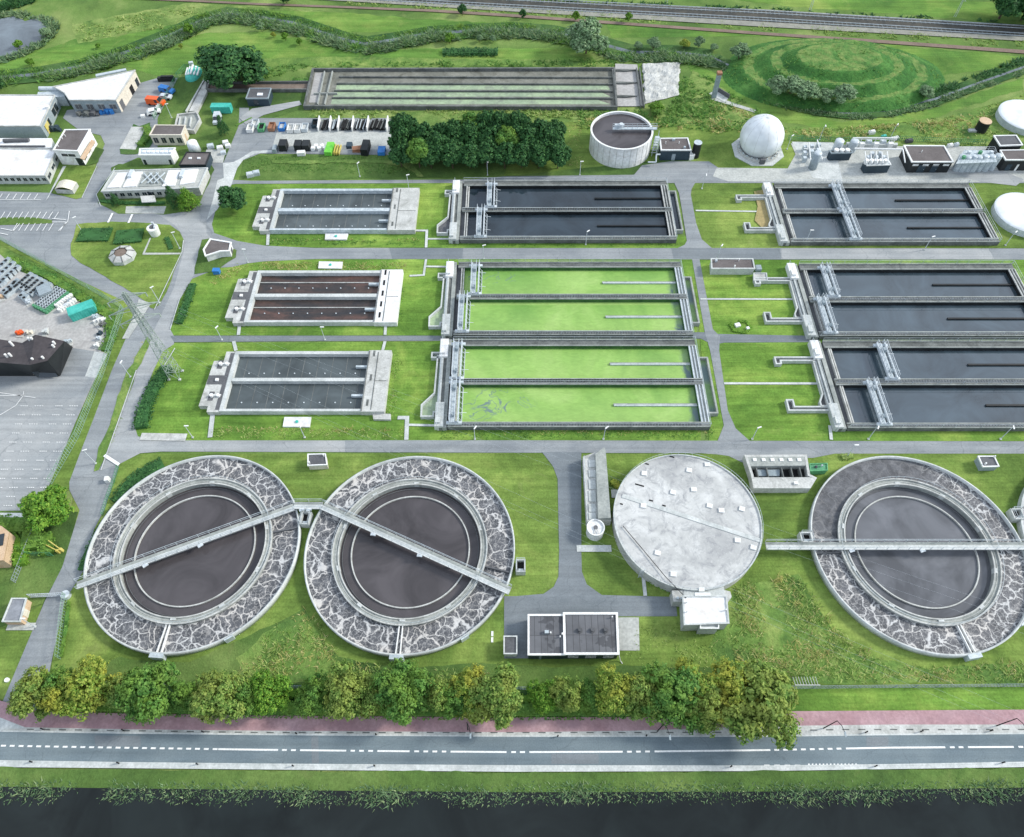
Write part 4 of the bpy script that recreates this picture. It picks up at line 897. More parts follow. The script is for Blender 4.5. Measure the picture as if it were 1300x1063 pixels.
# ================================================================== BUILDINGS
def onwall(a,b,t0,t1,z0,z1,proud=.04,mb=None):
    "a slab lying on the wall a->b (outline counter-clockwise: outside is to the right)"
    mb=mb or MB(); dx,dy=b[0]-a[0],b[1]-a[1]; l=math.hypot(dx,dy); ux,uy=dx/l,dy/l; nx,ny=uy,-ux
    P=[]
    for z in (z0,z1):
        for t,o in ((t0*l,-.02),(t1*l,-.02),(t1*l,proud),(t0*l,proud)):
            P.append((a[0]+ux*t+nx*o,a[1]+uy*t+ny*o,z))
    return mb.add(P,[(3,2,1,0)[::-1],(4,5,6,7)[::-1],(0,1,5,4)[::-1],(1,2,6,5)[::-1],(2,3,7,6)[::-1],(3,0,4,7)[::-1]])
def bldg(name,label,roof,h,wm='conc_l',rm='bitumen',tm='white',tw=.25,wins=(),doors=(),cat='building',group=None,vents=(),px=True,over=0.0,grid=None):
    P=gp(roof,h) if px else list(roof)
    if area(P)<0: P=P[::-1]
    bx=sum(p[0] for p in P)/len(P); by=sum(p[1] for p in P)/len(P)
    t=thing(name,label,cat,(bx,by),group)
    MB().prism(P,0,h-.02,top=False).build('wall',wm,t)
    MB().sheet(P,h-.1).build('roof',rm,t)
    L,Q=offs(P,.01,True)
    MB().wall(P,tw,h-.22,h+.08,True).build('roof_trim',tm,t)
    edges=list(zip(P,P[1:]+P[:1]))
    # edges listed by outward direction: pick f(ront,-y) r(ight,+x) l(eft,-x) b(ack)
    def edge(k):
        def nrm(e): dx,dy=e[1][0]-e[0][0],e[1][1]-e[0][1]; l=math.hypot(dx,dy); return (dy/l,-dx/l,l)
        tgt={'f':(0,-1),'r':(1,0),'l':(-1,0),'b':(0,1)}[k]
        return max(edges,key=lambda e:(nrm(e)[0]*tgt[0]+nrm(e)[1]*tgt[1])*nrm(e)[2])
    for k,n,z0,z1,mat in wins:
        a,b=edge(k)
        for i in range(n):
            w0=(i+.22)/n; w1=(i+.78)/n
            f=onwall(a,b,w0,w1,z0,z1,.05).build('window',mat or 'glass',t)
            g=MB(); onwall(a,b,w0-.02/n,w1+.02/n,z1,z1+.1,.09,g); onwall(a,b,w0-.02/n,w1+.02/n,z0-.1,z0,.09,g); onwall(a,b,(w0+w1)/2-.01/n,(w0+w1)/2+.01/n,z0,z1,.08,g); g.build('frame',tm,f)
    for k,t0,t1,z1,mat in doors:
        a,b=edge(k); d=onwall(a,b,t0,t1,.02,z1,.06).build('door',mat,t)
        onwall(a,b,t1-(t1-t0)*.15,t1-(t1-t0)*.1,z1*.45,z1*.5,.12).build('handle','steel',d)
    for px_,py_,r,kind in vents:
        x,y=G(px_,py_,h); q=MB()
        if kind=='s': q.obox(x,y,h-.1,h+.12,r*1.6,r*1.2); q.build('skylight','skyl',t)
        elif kind=='p': q.cyl(x,y,r*.5,h-.1,h+.5,10); q.build('roof_vent','white',t)
        elif kind=='b': q.obox(x,y,h-.1,h+.45,r*1.4,r); q.build('roof_unit','steel',t)
        elif kind=='h': q.cyl(x,y,r,h-.1,h+.15,14); q.cyl(x,y,r*.6,h+.15,h+.4,14); q.build('roof_vent','bitumen',t)
    return t
# pump station by the main road
h=2.6
bldg('pump_building','lower flat-roofed half of the dark-roofed pump building, a white vent on its roof',[(671,781),(717,781),(717,831),(671,831)],h,'navy','roofsheet','white',.3,doors=[('f',.3,.36,2,'greyclad')],vents=[(694,803,.45,'b'),(699,804,.25,'p'),(711,809,.2,'p'),(714,805.5,.3,'p')])
bldg('pump_building','higher flat-roofed half of the pump building, three round dark vents in a row',[(716,779),(783,779),(785,830),(717,830)],h+.25,'navy','roofsheet','white',.36,wins=[('f',3,.9,1.6,'glass')],vents=[(736,800.5,.42,'h'),(752,800.5,.42,'h'),(768.5,800.5,.42,'h'),(777,784,.2,'p')])
bldg('grey_shed','small grey flat-roofed shed beside the dark-roofed pump building',[(640,808),(656,808),(656,830),(640,830)],2.0,'conc_l','bitumen','conc_l',.2)
q=MB(); x,y=G(784,838); q.line([(x,y+.3,1.9),(x+.4,y-.2,.3),(x+.7,y-.6,.1)],.07,6); tag(q.build('drain_pipe','white'),'white downpipe at the corner of the dark-roofed pump building','drain pipe')
# annex of the covered tank
h=3.4
t=bldg('inlet_building','white flat-roofed building joined to the covered round tank',[(867,757),(922,757),(925,791),(869,793)],h,'conc_l','white_roof','conc_l',.25,vents=[(872,765,.2,'p'),(872,777,.2,'p'),(921,775,.2,'p')])
P=gp([(889,789),(912,789),(912,798),(889,798)],h-.4); MB().prism(P,0,h-.5).build('porch','conc_l',t); MB().wall(P,.18,h-.5,h-.2,True).build('porch_rim','white',t)
P=gp([(853,750),(867,749),(870,764),(855,764)],h-.9); MB().prism(P,0,h-.9).build('side_wing','conc_w',t)
P=gp([(919,749),(927,751),(929,758),(924,764),(920,763)],h-.9); MB().prism(P,0,h-.9).build('side_wing','conc_w',t)
P=gp([(868,743),(918,743),(920,757),(867,757)],h-1.1); MB().prism(P,0,h-.8).build('link_roof','conc_l',t)
P=gp([(882,753),(902,753),(902,757),(882,757)],h); MB().prism(P,h-.8,h+.2).build('roof_beam','white',t)
P=gp([(888,745),(895,745),(895,750),(888,750)],h); MB().prism(P,h-.8,h-.3).build('hatch','white',t)
for x_,r_ in ((860,'pipe'),(865,'pipe')):
    x,y=G(x_,760,h-.9); MB().cyl(x,y,.22,h-.9,h-.5,10).build('valve','steel',t)
# screen building: long narrow structure with a raised pointed bar
t=thing('screen_building','long narrow grey concrete structure with a pointed raised bar left of the covered tank','screen building',G(758,620))
h=2.0; P=gp([(740,580),(762,572),(768,585),(776,661),(745,662.5)],h); MB().prism(P,0,h).build('wall','conc_w',t)
P=gp([(756,576),(767,567.5),(769,571),(775.5,657),(759.5,658)],h+1.0); MB().prism(P,0,h+.9).build('raised_bar','concrete',t)
for y0,y1 in ((584,593),(597,606),(609,621),(623,637),(640,650),(651,660)):
    P=gp([(747,y0),(756,y0),(757,y1),(748,y1)],h+.1); MB().prism(P,h,h+.14).build('cover_panel','conc_l',t)
q=MB(); rail(q,gp([(741,581),(745.5,662)],h),z=h,h=.9); q.build('handrail','steel',t)
# silo beside it
x,y=G(755,679,0); t=thing('settling_silo','small white round silo with a grey hub below the long concrete structure','silo',(x,y))
MB().cyl(x,y+.3,1.5,0,2.2,32).build('wall','white_roof',t); MB().ring(x,y+.3,1.35,1.55,2.2,2.45,32).build('rim','white',t); MB().cyl(x,y+.3,.35,2.2,2.5,16).build('hub','bitumen',t)
q=MB(); q.tube((x,y+.3,2.45),(x-.3,y-1.2,2.35),.06); q.tube((x,y+.3,2.45),(x+.5,y-1.1,2.35),.06); q.build('brace','conc_w',t)
# open-topped channel building
t=thing('channel_building','open-topped concrete channel building with six white hatches and black bays','channel building',G(990,612))
h=1.9; z_=G(946.6,579,h)
P=gp([(947,579),(1023,578.5),(1027,603),(1035,607),(1028,618.5),(958,618.5),(955,603)],h)
MB().wall(P,.45,0,h,True).build('wall','conc_w',t); MB().sheet(P,.5).build('floor','tyre',t)
MB().prism(gp([(948,580),(1022,579.5),(1024,591),(950,592)],h),.5,h-.02).build('hatch_deck','concrete',t)
MB().prism(gp([(956,606),(1028,606),(1034,607),(1027,617.5),(958,617.5)],h),.5,h-.02).build('front_deck','conc_w',t)
for i in range(6): x,y=G(958+i*11.3,584,h); MB().obox(x,y,h-.02,h+.15,.65,.6).build('hatch','white',t)
for x_ in (962,975,994,1006,1017): x,y=G(x_,599,h); MB().obox(x,y,.5,h-.2,.18,1.9).build('bay_divider','conc_d',t)
MB().prism(gp([(960,596),(990,596),(990,604),(961,604)],1.2),.5,1.1).build('machine','greyclad',t)
x,y=G(1010,614,h); MB().obox(x,y,h-.02,h+.3,.7,.5).build('cabinet','white',t)
# huts
bldg('hut','small white hut with a dark roof on the lawn above the second round tank',[(391,577),(413,576.5),(415,590),(391,591)],1.7,'cream','bitumen','white',.2,vents=[(393,588,.25,'p'),(411,579,.2,'p')])
bldg('hut','small grey hut with a dark roof above the eastern round tank',[(1242,579.5),(1262,579.5),(1268,592),(1248,592.5)],1.7,'greyclad','bitumen','white',.2,vents=[(1250.5,589.5,.3,'p'),(1262,580.5,.25,'p')])
t=bldg('green_container','open green steel container beside the concrete channel building',[(1028,589),(1050,588.5),(1050.5,597),(1029,598)],1.6,'greenbox','green_steel','greenbox',.15,cat='container',vents=[(1036,593,.25,'h'),(1043,592,.2,'b')])
t=bldg('transformer_hut','low brown-roofed building with pale walls beside the narrow cross road',[(903,328.8),(955.5,328.8),(958,341),(903.7,341)],2.0,'conc_l','bitumen_b','conc_l',.3,vents=[(909,332,.35,'b'),(932.5,339,.3,'p'),(938,331,.2,'p')])
t=bldg('pump_box','speckled white concrete box beside the low brown-roofed building',[(957,347),(973,347),(974,356),(957,356)],1.0,'conc_l','conc_w','conc_l',.2)
x,y=G(963,340,1); MB().obox(x,y,0,1.2,1.2,1.4).build('cabinet','greyclad',t)
# curved little building
t=bldg('wedge_building','small wedge-shaped building with brown roof and white rim inside the road fork',[(267,303.7),(293,308),(291,318.5),(279,319),(261,324.8),(258.5,317)],2.0,'white_roof','bitumen_b','white',.35,doors=[('r',.3,.7,1.6,'bitumen')])
# octagonal well and small turret
x,y=G(157,327); t=thing('octagonal_well','eight-sided pale tank with a ribbed sloping rim and a brown centre on the grass island','well',(x,y))
q=MB(); n=8; P0=[(x+2.9*math.cos(2*math.pi*(i+.5)/n),y+2.9*math.sin(2*math.pi*(i+.5)/n)) for i in range(n)]; P1=[(x+1.5*math.cos(2*math.pi*(i+.5)/n),y+1.5*math.sin(2*math.pi*(i+.5)/n)) for i in range(n)]
q.prism(P0,0,1.1,top=False); q.build('wall','conc_l',t)
q=MB(); q.add([(p[0],p[1],1.1) for p in P0]+[(p[0],p[1],1.7) for p in P1],[(i,(i+1)%n,n+(i+1)%n,n+i) for i in range(n)]); q.build('sloping_rim','conc_w',t)
q=MB()
for a,b in zip(P0,P1): q.tube((a[0],a[1],1.12),(b[0],b[1],1.75),.09)
q.build('rib','conc_d',t); MB().sheet(P1,1.5).build('centre_grate','brownmud',t)
x,y=G(198,298); t=thing('dosing_turret','small white round turret with a dark opening, smaller neighbour of the eight-sided tank','turret',(x,y))
MB().cyl(x,y,1.1,0,2.2,20,1.3).build('wall','white',t); MB().cyl(x-.1,y+.1,.6,2.15,2.3,16).build('opening','bitumen',t); q=MB(); q.obox(x,y+.9,2.2,3.0,.5,.3); q.obox(x+.7,y,2.2,2.7,.3,.9); q.build('bracket','lightsteel',t)
# office with pale segmented roof
h=2.6
t=bldg('office_building','long low office with a pale segmented flat roof behind three garden trees',[(145,217),(263,213.5),(252,238),(214,240),(129,243)],h,'conc_w','tiles','conc_l',.3,wins=[('f',9,.9,1.9,'glass')],doors=[('f',.66,.72,2,'glass')])
for P in ([(150,220),(163,219.5),(152,238),(136,239)],[(166,219),(181,218.5),(173,237),(156,238)],[(214,217),(229,216),(222,236),(206,237)],[(234,216),(252,215),(247,232),(228,235)]): MB().prism(gp(P,h),h-.1,h+.12).build('roof_panel','white_roof',t)
MB().prism(gp([(184,218),(212,217),(205,236),(176,237)],h),h-.1,h+.05).build('roof_well','concrete',t)
q=MB()
for i in range(3):
    a=gp([(183+i*8,221),(196+i*8-2,234)],h); q.tube((*a[0],h+.35),(*a[1],h+.35),.15); a=gp([(194+i*8,221),(180+i*8,234)],h); q.tube((*a[0],h+.35),(*a[1],h+.35),.15)
q.build('roof_duct','steel',t)
for x_ in (167,232): x,y=G(x_,222,h+.1); MB().obox(x,y,h,h+.7,.9,2.6).build('roof_unit','lightsteel',t)
MB().prism(gp([(178,249),(196,248),(198,256),(180,257)],1.6),1.4,1.6).build('porch_roof','conc_w',t)
# buildings of the filter works
h=3.2
bldg('filter_building','beige building with a brown roof and four large dark windows',[(197,159),(235,159.4),(230,171.4),(190,171.4)],h,'cream','bitumen_b','cream',.3,wins=[('f',4,.8,2.4,'glass')],doors=[('r',.4,.6,2,'peach')])
t=bldg('white_block','plain white block with a row of roof lights in a sunken roof',[(177.6,189),(222,188),(216.5,197),(176.7,197)],3.0,'white','steel','white',.3,doors=[('f',.04,.12,1.6,'glass'),('f',.86,.94,1.6,'glass')])
for i in range(7): x,y=G(183+i*5.6,192.6,3.0); MB().obox(x,y,2.9,3.12,.7,.8).build('roof_light','skyl',t)
bldg('dark_building','dark building with two square skylights beside the white block',[(237,193.4),(267,193.8),(261,209.5),(227.5,209.5)],2.4,'navy','bitumen_b','black',.25,vents=[(241.5,201,.45,'s'),(252.5,201,.45,'s')])
x,y=G(248,192); t=thing('white_silo','fat white silo standing between beige and dark buildings','silo',(x,y)); MB().cyl(x,y,1.5,0,2.6,28,1.3).build('wall','lightsteel',t,True); MB().dome(x,y,2.6,1.3,.5,28,5).build('cap','white',t,True)
t=bldg('dark_cabin','dark blue-grey cabin with a pale roof light near the old drained basin',[(317,112.3),(344,112.3),(340,125),(312.4,125)],2.5,'navy','bitumen','greyclad',.25,doors=[('f',.3,.5,2,'glass')],vents=[(330,120,.9,'s')])
# concrete stair/inlet works
t=thing('inlet_works','grey concrete inlet works with channels behind the beige building','inlet works',G(240,150))
P=gp([(226,146),(250,143),(254,152),(246,166),(222,163)],1.0); MB().wall(P,.4,0,1.2,True).build('wall','conc_w',t); MB().sheet(P,.7).build('floor','concrete',t)
for i in range(3): P=gp([(229+i*7,149),(227+i*7,161)],1.0); MB().wall(P,.25,.7,1.25).build('divider','conc_l',t)
P=gp([(240,141),(256,110),(264,98),(267,98),(262,118),(250,142)],.8); MB().prism(P,0,.8).build('channel_cover','conc_w',t)
P=gp([(236,142),(262,97)],.9); MB().wall(P,.3,0,1.1).build('side_wall','conc_l',t)
# the two halls and the low wing in the upper left
h=3.9
t=bldg('industrial_hall','big white-roofed hall with cream gable and dark doors, right-hand of the upper-left buildings',[(68,110),(130,98),(171,89.3),(146.7,127),(88,127),(82,118)],h,'greyclad','white_roof','conc_w',.25,wins=[('f',4,1.2,2.6,'bitumen')],doors=[('r',.06,.2,2.6,'bitumen'),('r',.56,.7,2.4,'tyre'),('r',.84,.96,2.2,'glass')])
_P=gp([(146.7,127),(171,89.3)],h); onwall(_P[0],_P[1],.0,1,.0,h-.25,.05).build('gable','cream',t)
MB().prism(gp([(122,95.5),(160,88),(161,90),(122,98)],h),h-.1,h+.3).build('gutter','steel',t)
h=3.7
t=bldg('industrial_hall','hall with a streaky white roof and grey-blue cladding left of the bigger one',[(7.6,120.6),(69,121),(51,160),(-40,160),(-30,120.6)],h,'greyclad','white_roof','conc_w',.25,wins=[('r',2,.6,2.6,'glass')],doors=[('r',.12,.3,2.6,'yellow')])
MB().prism(gp([(46,113),(78,111),(80,119),(44,120)],h),0,2.8).build('link_roof','steel',t)
q=MB(); a=gp([(51,114),(77,114)],2.9); q.tube((*a[0],3.2),(*a[1],3.2),.6,12); q.build('duct','lightsteel',t)
x,y=G(61,137,h); MB().cyl(x,y,.5,h-.1,h+.6,12).build('roof_vent','white',t)
h=2.6
t=bldg('low_wing','long low wing with a white roof and a band of windows facing the car park',[(-40,188),(71,190),(57,223),(-40,223)],h,'conc_l','white_roof','conc_w',.25,wins=[('f',12,1.0,1.9,'glass'),('r',3,.9,1.8,'glass')])
P=gp([(-30,176),(66,176),(66,188),(-30,187)],h); MB().prism(P,0,h+.1).build('rear_wing','white_roof',t)
q=MB(); a=gp([(-20,187),(58,187)],h); q.tube((*a[0],h+.3),(*a[1],h+.3),.22); a=gp([(6,181),(38,180)],h); q.tube((*a[0],h+.5),(*a[1],h+.5),.5,10); q.build('roof_duct','bitumen',t)
h=4.4
t=bldg('brown_roof_block','square block with brown roof and white rim above the low wing',[(82.5,165),(114,164.5),(98.5,191.7),(68,190.4)],h,'white_roof','bitumen_b','white',.35,wins=[('f',1,2.6,3.4,'glass'),('r',3,1.0,1.8,'glass')],doors=[('f',.72,.98,2.2,'glass')],vents=[(74,186,.2,'p'),(83,173,.2,'p'),(79,176,.25,'p')])
P=gp([(116,176),(120,179),(106,202),(101,200)],3.4); MB().prism(P,3.0,3.2).build('canopy','peach',t)
# carport
x,y=G(76,243); t=thing('garden_shed','small pale barrel-roofed shed on the grass beside the parking bays','shed',(x,y))
P=gp([(75,230),(97,231),(91,241),(69,240)],1.5); MB().prism(P,0,1.4,top=False).build('wall','conc_w',t)
q=MB(); a,b,c_,d=P if area(P)>0 else P[::-1]; 
K=sorted(P,key=lambda p:p[1]); lo=sorted(K[:2]); hi=sorted(K[2:]); V=[];Fc=[]
for i in range(9):
    f=i/8; z=1.4+.7*math.sin(math.pi*f); V+=[(lo[0][0]+(lo[1][0]-lo[0][0])*f,lo[0][1]+(lo[1][1]-lo[0][1])*f,z),(hi[0][0]+(hi[1][0]-hi[0][0])*f,hi[0][1]+(hi[1][1]-hi[0][1])*f,z)]
for i in range(8): Fc.append((2*i,2*i+2,2*i+3,2*i+1))
MB().add(V,Fc).build('roof','cream',t,True)
# black hall at the left with hipped corner
h=6.0
t=thing('black_workshop','large black pitched workshop in the industrial yard','workshop',G(20,470))
A=G(44.8,425,h); B=G(80,430.7,h); C_=G(59,457,h); D_=G(38,463.5,h); E_=G(0,459,h); E2=G(-60,452,h); F_=G(-60,420,h); F1=G(0,427.5,h); F2=G(24,430.7,h)
K1=G(92.8,441,0); K2=G(76.8,478,0); K3=G(42,478,0); K4=G(-60,478,0)
z=lambda p,q:(p[0],p[1],q)
MB().add([z(A,h),z(B,h-.6),z(C_,h-.3),z(D_,h),z(E_,h-.4),z(E2,h-.6),z(F_,h-.5),z(F1,h-1),z(F2,h-1.2)],[(2,1,0),(3,2,0),(0,8,3),(8,4,3),(8,7,4),(7,5,4),(7,6,5)][::1]).build('roof','brownclad',t)
MB().add([z(B,h-.6),z(K1,0),z(K2,0),z(C_,h-.3)],[(0,3,2,1)]).build('hip_face','black',t)
MB().add([z(C_,h-.3),z(K2,0),z(K3,0),z(D_,h),z(E_,h-.4),z(E2,h-.6),z(K4,0)],[(0,3,2,1),(3,4,2),(4,5,6,2)]).build('front_wall','black',t)
MB().add([z(A,h),z(K1,0),z(B,h-.6),z(F_,h-.5),(F_[0],F_[1],0),(A[0],A[1],0),z(F1,h-1),z(F2,h-1.2)],[(0,2,1),(0,1,5),(0,5,4,3,6,7)]).build('rear_wall','black',t)
MB().add([z(G(36,470,3),3.4),z(G(59,458,3),3.8),z(G(73,477,1),.6),z(G(47,478,1),.6)],[(3,2,1,0)]).build('glass_front','glass',t)
for px,py in ((14,436),(37,431),(41,431),(69,436),(68,440),(55,455),(42,457),(8,452),(13,451)):
    x,y=G(px,py,h-.2); MB().cyl(x,y,.22,h-1.2,h+.35,8).build('roof_vent','white',t)
# cottage and shed bottom left
t=bldg('garden_shed','grey-roofed shed with a tan side wall beside the access road',[(15,760),(33,760),(25,789),(3,789)],1.9,'peach','greyroof','conc_l',.2,doors=[('r',.3,.6,1.6,'cream')],cat='shed')
t=thing('brick_house','tan brick house with a dark roof light, half hidden by garden trees','house',G(0,705))
P=gp([(-30,678),(2,668),(12,676),(5,712),(-30,714)],3.0); MB().prism(P,0,3.0,top=False).build('wall','peach',t); MB().prism(P,2.9,3.2).build('roof','peach',t)
x,y=G(1,686,3.2); MB().obox(x,y,3.1,3.35,1.0,2.2,R(15)).build('roof_light','glass',t)
MB().prism(gp([(-40,650),(40,651),(40,660),(-40,660)],1.2),0,1.0).build('parapet','white',t)
# ------- plant at the upper right
def vtank(name,label,px,py,r,h,mat,cap='dome',group=None,seg=32,lidmat=None):
    x,y=G(px,py); t=thing(name,label,'tank' if 'silo' not in name else 'silo',(x,y),group)
    MB().cyl(x,y,r,0,h,seg).build('wall',mat,t,False)
    if cap=='dome': MB().dome(x,y,h,r,r*.35,seg,6).build('cap',lidmat or mat,t,True)
    else: MB().cyl(x,y,r*1.02,h,h+.12,seg).build('lid',lidmat or mat,t)
    return t
h=6.2
x,y=25.8,154.5+4.6; x,y=26.0,158.8
x,y=(G(745,196)[0]+G(829,196)[0])/2,G(788,215)[1]+8.0
t=thing('sludge_tank','big white open cylinder of dark sludge with a half bridge','sludge tank',(x,y)); RS=7.75
hh=5.6
MB().ring(x,y,RS-.3,RS,0,hh,96).build('wall','white_roof',t)
q=MB()
for i in range(28): a=2*math.pi*i/28; q.obox(x+RS*math.cos(a),y+RS*math.sin(a),0,hh-.1,.08,.12,a)
q.build('panel_joint','conc_w',t); MB().ring(x,y,RS-.35,RS+.08,hh,hh+.15,96).build('rim','white',t); MB().disc(x,y,RS-.3,hh-.5,80).build('sludge','settle',t)
q=MB(); q.box(x-2.3,x+RS+1,y-.15,y+.75,hh+.2,hh+.45); q.build('half_bridge','steel',t)
q=MB(); rail(q,[(x-2.3,y-.1),(x+RS+1,y-.1)],z=hh+.45,step=1.2); rail(q,[(x-2.3,y+.7),(x+RS+1,y+.7)],z=hh+.45,step=1.2); q.build('handrail','lightsteel',t)
q=MB(); q.cyl(x-.2,y+.6,.5,hh+.3,hh+1.5,12); q.obox(x-.6,y+.9,hh+.4,hh+1.1,2.4,.6); q.build('drive_unit','lightsteel',t)
q=MB()
for i in range(7): q.box(x+RS+.1+i*.05,x+RS+1.5,y-2.2-i*.1,y-1.9,.4+i*.8,.5+i*.8)
for dx,dy in ((.2,-.2),(1.6,-.2),(.2,-3),(1.6,-3),(1.0,-4.2)): q.tube((x+RS+dx,y+dy,0),(x+RS+dx,y+dy,5.6),.08)
q.line([(x+RS+.2,y-3,5.2),(x+RS+1.6,y-.2,3.4),(x+RS+.2,y-3,1.6)],.12); q.build('stair_tower','steel',t)
x,y=G(832,212); q=MB(); q.line([(x-2,y+.3,1.2),(x,y+.3,1.2),(x,y+1.5,2.6),(x+1,y+1.5,2.6)],.18,8); tag(q.build('pipework','lightsteel'),'bundle of bright pipes at the foot of the white sludge tank','pipework')
bldg('black_control_building','black cube building with white roof rim between sludge tank and asphalt apron',[(838,176),(873,175.5),(877,190.5),(839.5,190.5)],3.2,'navy','bitumen_b','white',.3,doors=[('f',.4,.52,2,'greyclad')],vents=[(855,178,.5,'b'),(869,188,.35,'b'),(845,182,.2,'p'),(862,182,.2,'p')])
vtank('filter_vessel','black round vessel beside the black cube building',882,199,1.0,4.2,'black','lid',lidmat='steel')
bldg('switch_box','white box at the foot of the black round vessel',[(875,191),(881,191),(882,197),(876,198)],1.5,'white','white','white',.1,cat='cabinet')
# gas holder
x,y=G(961,190); t=thing('gas_holder','large white spherical gas holder on an eight-sided pad','gas holder',(x,y-.5)); y-=.5
P=[(x+6.7*math.cos(2*math.pi*(i+.5)/8),y+6.7*math.sin(2*math.pi*(i+.5)/8)) for i in range(8)]
MB().prism(P,0,.25).build('pad','conc_l',t); MB().ring(x,y,4.6,5.2,.25,.9,48).build('anchor_ring','conc_w',t)
MB().dome(x,y,4.3,5.35,5.35,56,14,full=.95).build('shell','membrane',t,True)
q=MB()
for k_ in range(12):
    a=2*math.pi*k_/12; prev=None
    for j in range(10):
        e=-.9+(math.pi/2+.9)*j/9; p=(x+5.37*math.cos(e)*math.cos(a),y+5.37*math.cos(e)*math.sin(a),4.3+5.37*math.sin(e))
        if prev: q.tube(prev,p,.025,4)
        prev=p
q.build('seam','conc_w',t); q=MB()
for k_ in range(24): a=2*math.pi*k_/24; q.obox(x+5.0*math.cos(a),y+5.0*math.sin(a),.9,1.3,.25,.3,a)
q.build('anchor_lug','steel',t); MB().obox(x,y-5.4,0,1.6,1.2,.8).build('valve_box','bitumen',t)
# white domed covers at right edge
for px,py,r,lb in ((1304,145,6.9,'white flat-domed tank roof at the foot of the slope, farther one'),(1304,268.5,7.0,'white flat-domed tank roof beside the eastern basin, nearer one')):
    x,y=G(px,py,2.0); t=thing('domed_tank',lb,'domed tank',(x,y),'white domed tanks'); MB().cyl(x,y,r,0,1.7,72).build('wall','lightsteel',t); MB().dome(x,y,1.7,r*.985,.55,72,8).build('dome','membrane',t,True)
vtank('black_silo','black cylinder with a beige lid and white stripe on the weedy slope',1244,166,1.5,2.9,'black','lid',lidmat='peach')
x,y=G(1241,167); 
q=MB().obox(x-1.5,y,0,.5,2.0,1.0); tag(q.build('concrete_step','conc_l'),'small concrete step at the foot of the black cylinder','step')
# black plant buildings
bldg('black_plant_building','long black building with white roof rim in the middle of the gas plant',[(1148,185),(1198.5,185.4),(1210,205.5),(1158,205.5)],3.4,'black','bitumen_b','white',.35,doors=[('f',.22,.4,2.4,'navy'),('f',.55,.7,2.4,'navy')],vents=[(1170,193,.2,'p')],wins=[('f',4,2.3,2.6,'white')])
t=bldg('black_plant_building','taller black box with white rim at the corner by the slope',[(1262,172.5),(1290,172),(1298,184),(1270,185)],4.2,'black','bitumen','white',.3)
t=bldg('black_plant_building','lower black box with white rim in front of the taller one',[(1270,191),(1330,190),(1340,203),(1277,203)],3.4,'black','bitumen_b','white',.3,doors=[('f',.1,.2,2,'navy'),('f',.3,.34,2,'white')])
# silver silo cluster
sx=[(1212,216),(1219,217),(1226,216.5),(1233,217),(1241,216),(1249,216),(1257,215)]
lbs=['leftmost','second from the left','third from the left','middle','third from the right','second from the right','rightmost']
for i,(a,b) in enumerate(sx):
    vtank('steel_silo',lbs[i]+' of the seven silver silos between black buildings',a,b,.85,4.2,'steel','dome','silver silos')
t=thing('rooftop_platform','steel platform with pipes above the seven silver silos','platform',G(1235,208)+(3.9,))
P=gp([(1226,188),(1262,188),(1268,203),(1215,205)],4.6); MB().prism(P,3.8,3.95).build('deck','steel',t); q=MB(); rail(q,P+[P[0]],z=3.95,step=1.0); q.build('handrail','lightsteel',t)
for i in range(6):
    x,y=G(1224+i*7,199-(i%2)*6,4.5); MB().cyl(x,y,.45,3.95,4.7,10).build('pump','lightsteel' if i%3 else 'green_steel',t)
t=bldg('desulphur_unit','black skid with white pipework right of the paved plant yard',[(1097,204),(1128,204),(1131,209),(1101,210)],2.6,'navy','steel','white',.2,cat='process unit')
for i in range(5):
    x,y=G(1101+i*6,203.5,3.4); MB().cyl(x,y,.55,2.4,3.5,12).build('vessel_top','white',t)
for i in range(5):
    x,y=G(1103+i*5,199-(i%2)*5,3.2); MB().obox(x,y,0,3.3,.8,.9).build('filter_box','lightsteel',t)
q=MB()
for k_ in range(5): a=gp([(1098+k_*7,193),(1100+k_*7,208)],3.4); q.tube((*a[0],3.5),(*a[1],3.5),.12)
a=gp([(1085,189),(1146,190)],3.6); q.tube((*a[0],3.7),(*a[1],3.7),.2); q.tube((*a[1],3.7),(*G(1150,205,3),2.6),.16); q.build('pipework','white',t)
t=bldg('blower_unit','dark blue-grey container with white fans beside the white pipework skid',[(1053,191),(1081,191),(1082,194),(1056,194.5)],2.4,'navy','conc_d','greyclad',.2,cat='process unit')
for i in range(3): x,y=G(1062+i*7,191,2.6); MB().cyl(x,y,.6,2.3,2.9,12).build('fan','white',t)
vtank('vessel','white domed vessel behind the dark blue-grey container',1060,194,1.1,3.6,'lightsteel'); vtank('vessel','pale blue-grey vessel right of the white domed one',1080,192,1.1,3.0,'steel')
t=thing('gas_cleaning_skid','grey leaning vessel and pipes on the white concrete strip','process unit',G(1030,215))
x,y=G(1031,214); MB().cyl(x,y,1.0,0,4.6,20).build('vessel','greyclad',t,True); MB().dome(x,y,4.6,1.0,.4,20,5).build('cap','lightsteel',t,True)
for i in range(7):
    x,y=G(1020+(i%3)*8,192+(i//3)*7); MB().obox(x,y,0,1.5+.4*(i%3),.9,.9).build('pump_box','lightsteel' if i%2 else 'steel',t)
q=MB(); a=gp([(1024,189),(1026,213)]); q.tube((*a[0],1.9),(*a[1],1.9),.15); a=gp([(1034,187),(1040,212)]); q.tube((*a[0],2.2),(*a[1],2.2),.15); a=gp([(1018,196),(1042,197)]); q.tube((*a[0],1.7),(*a[1],1.7),.12); q.build('pipework','white',t)
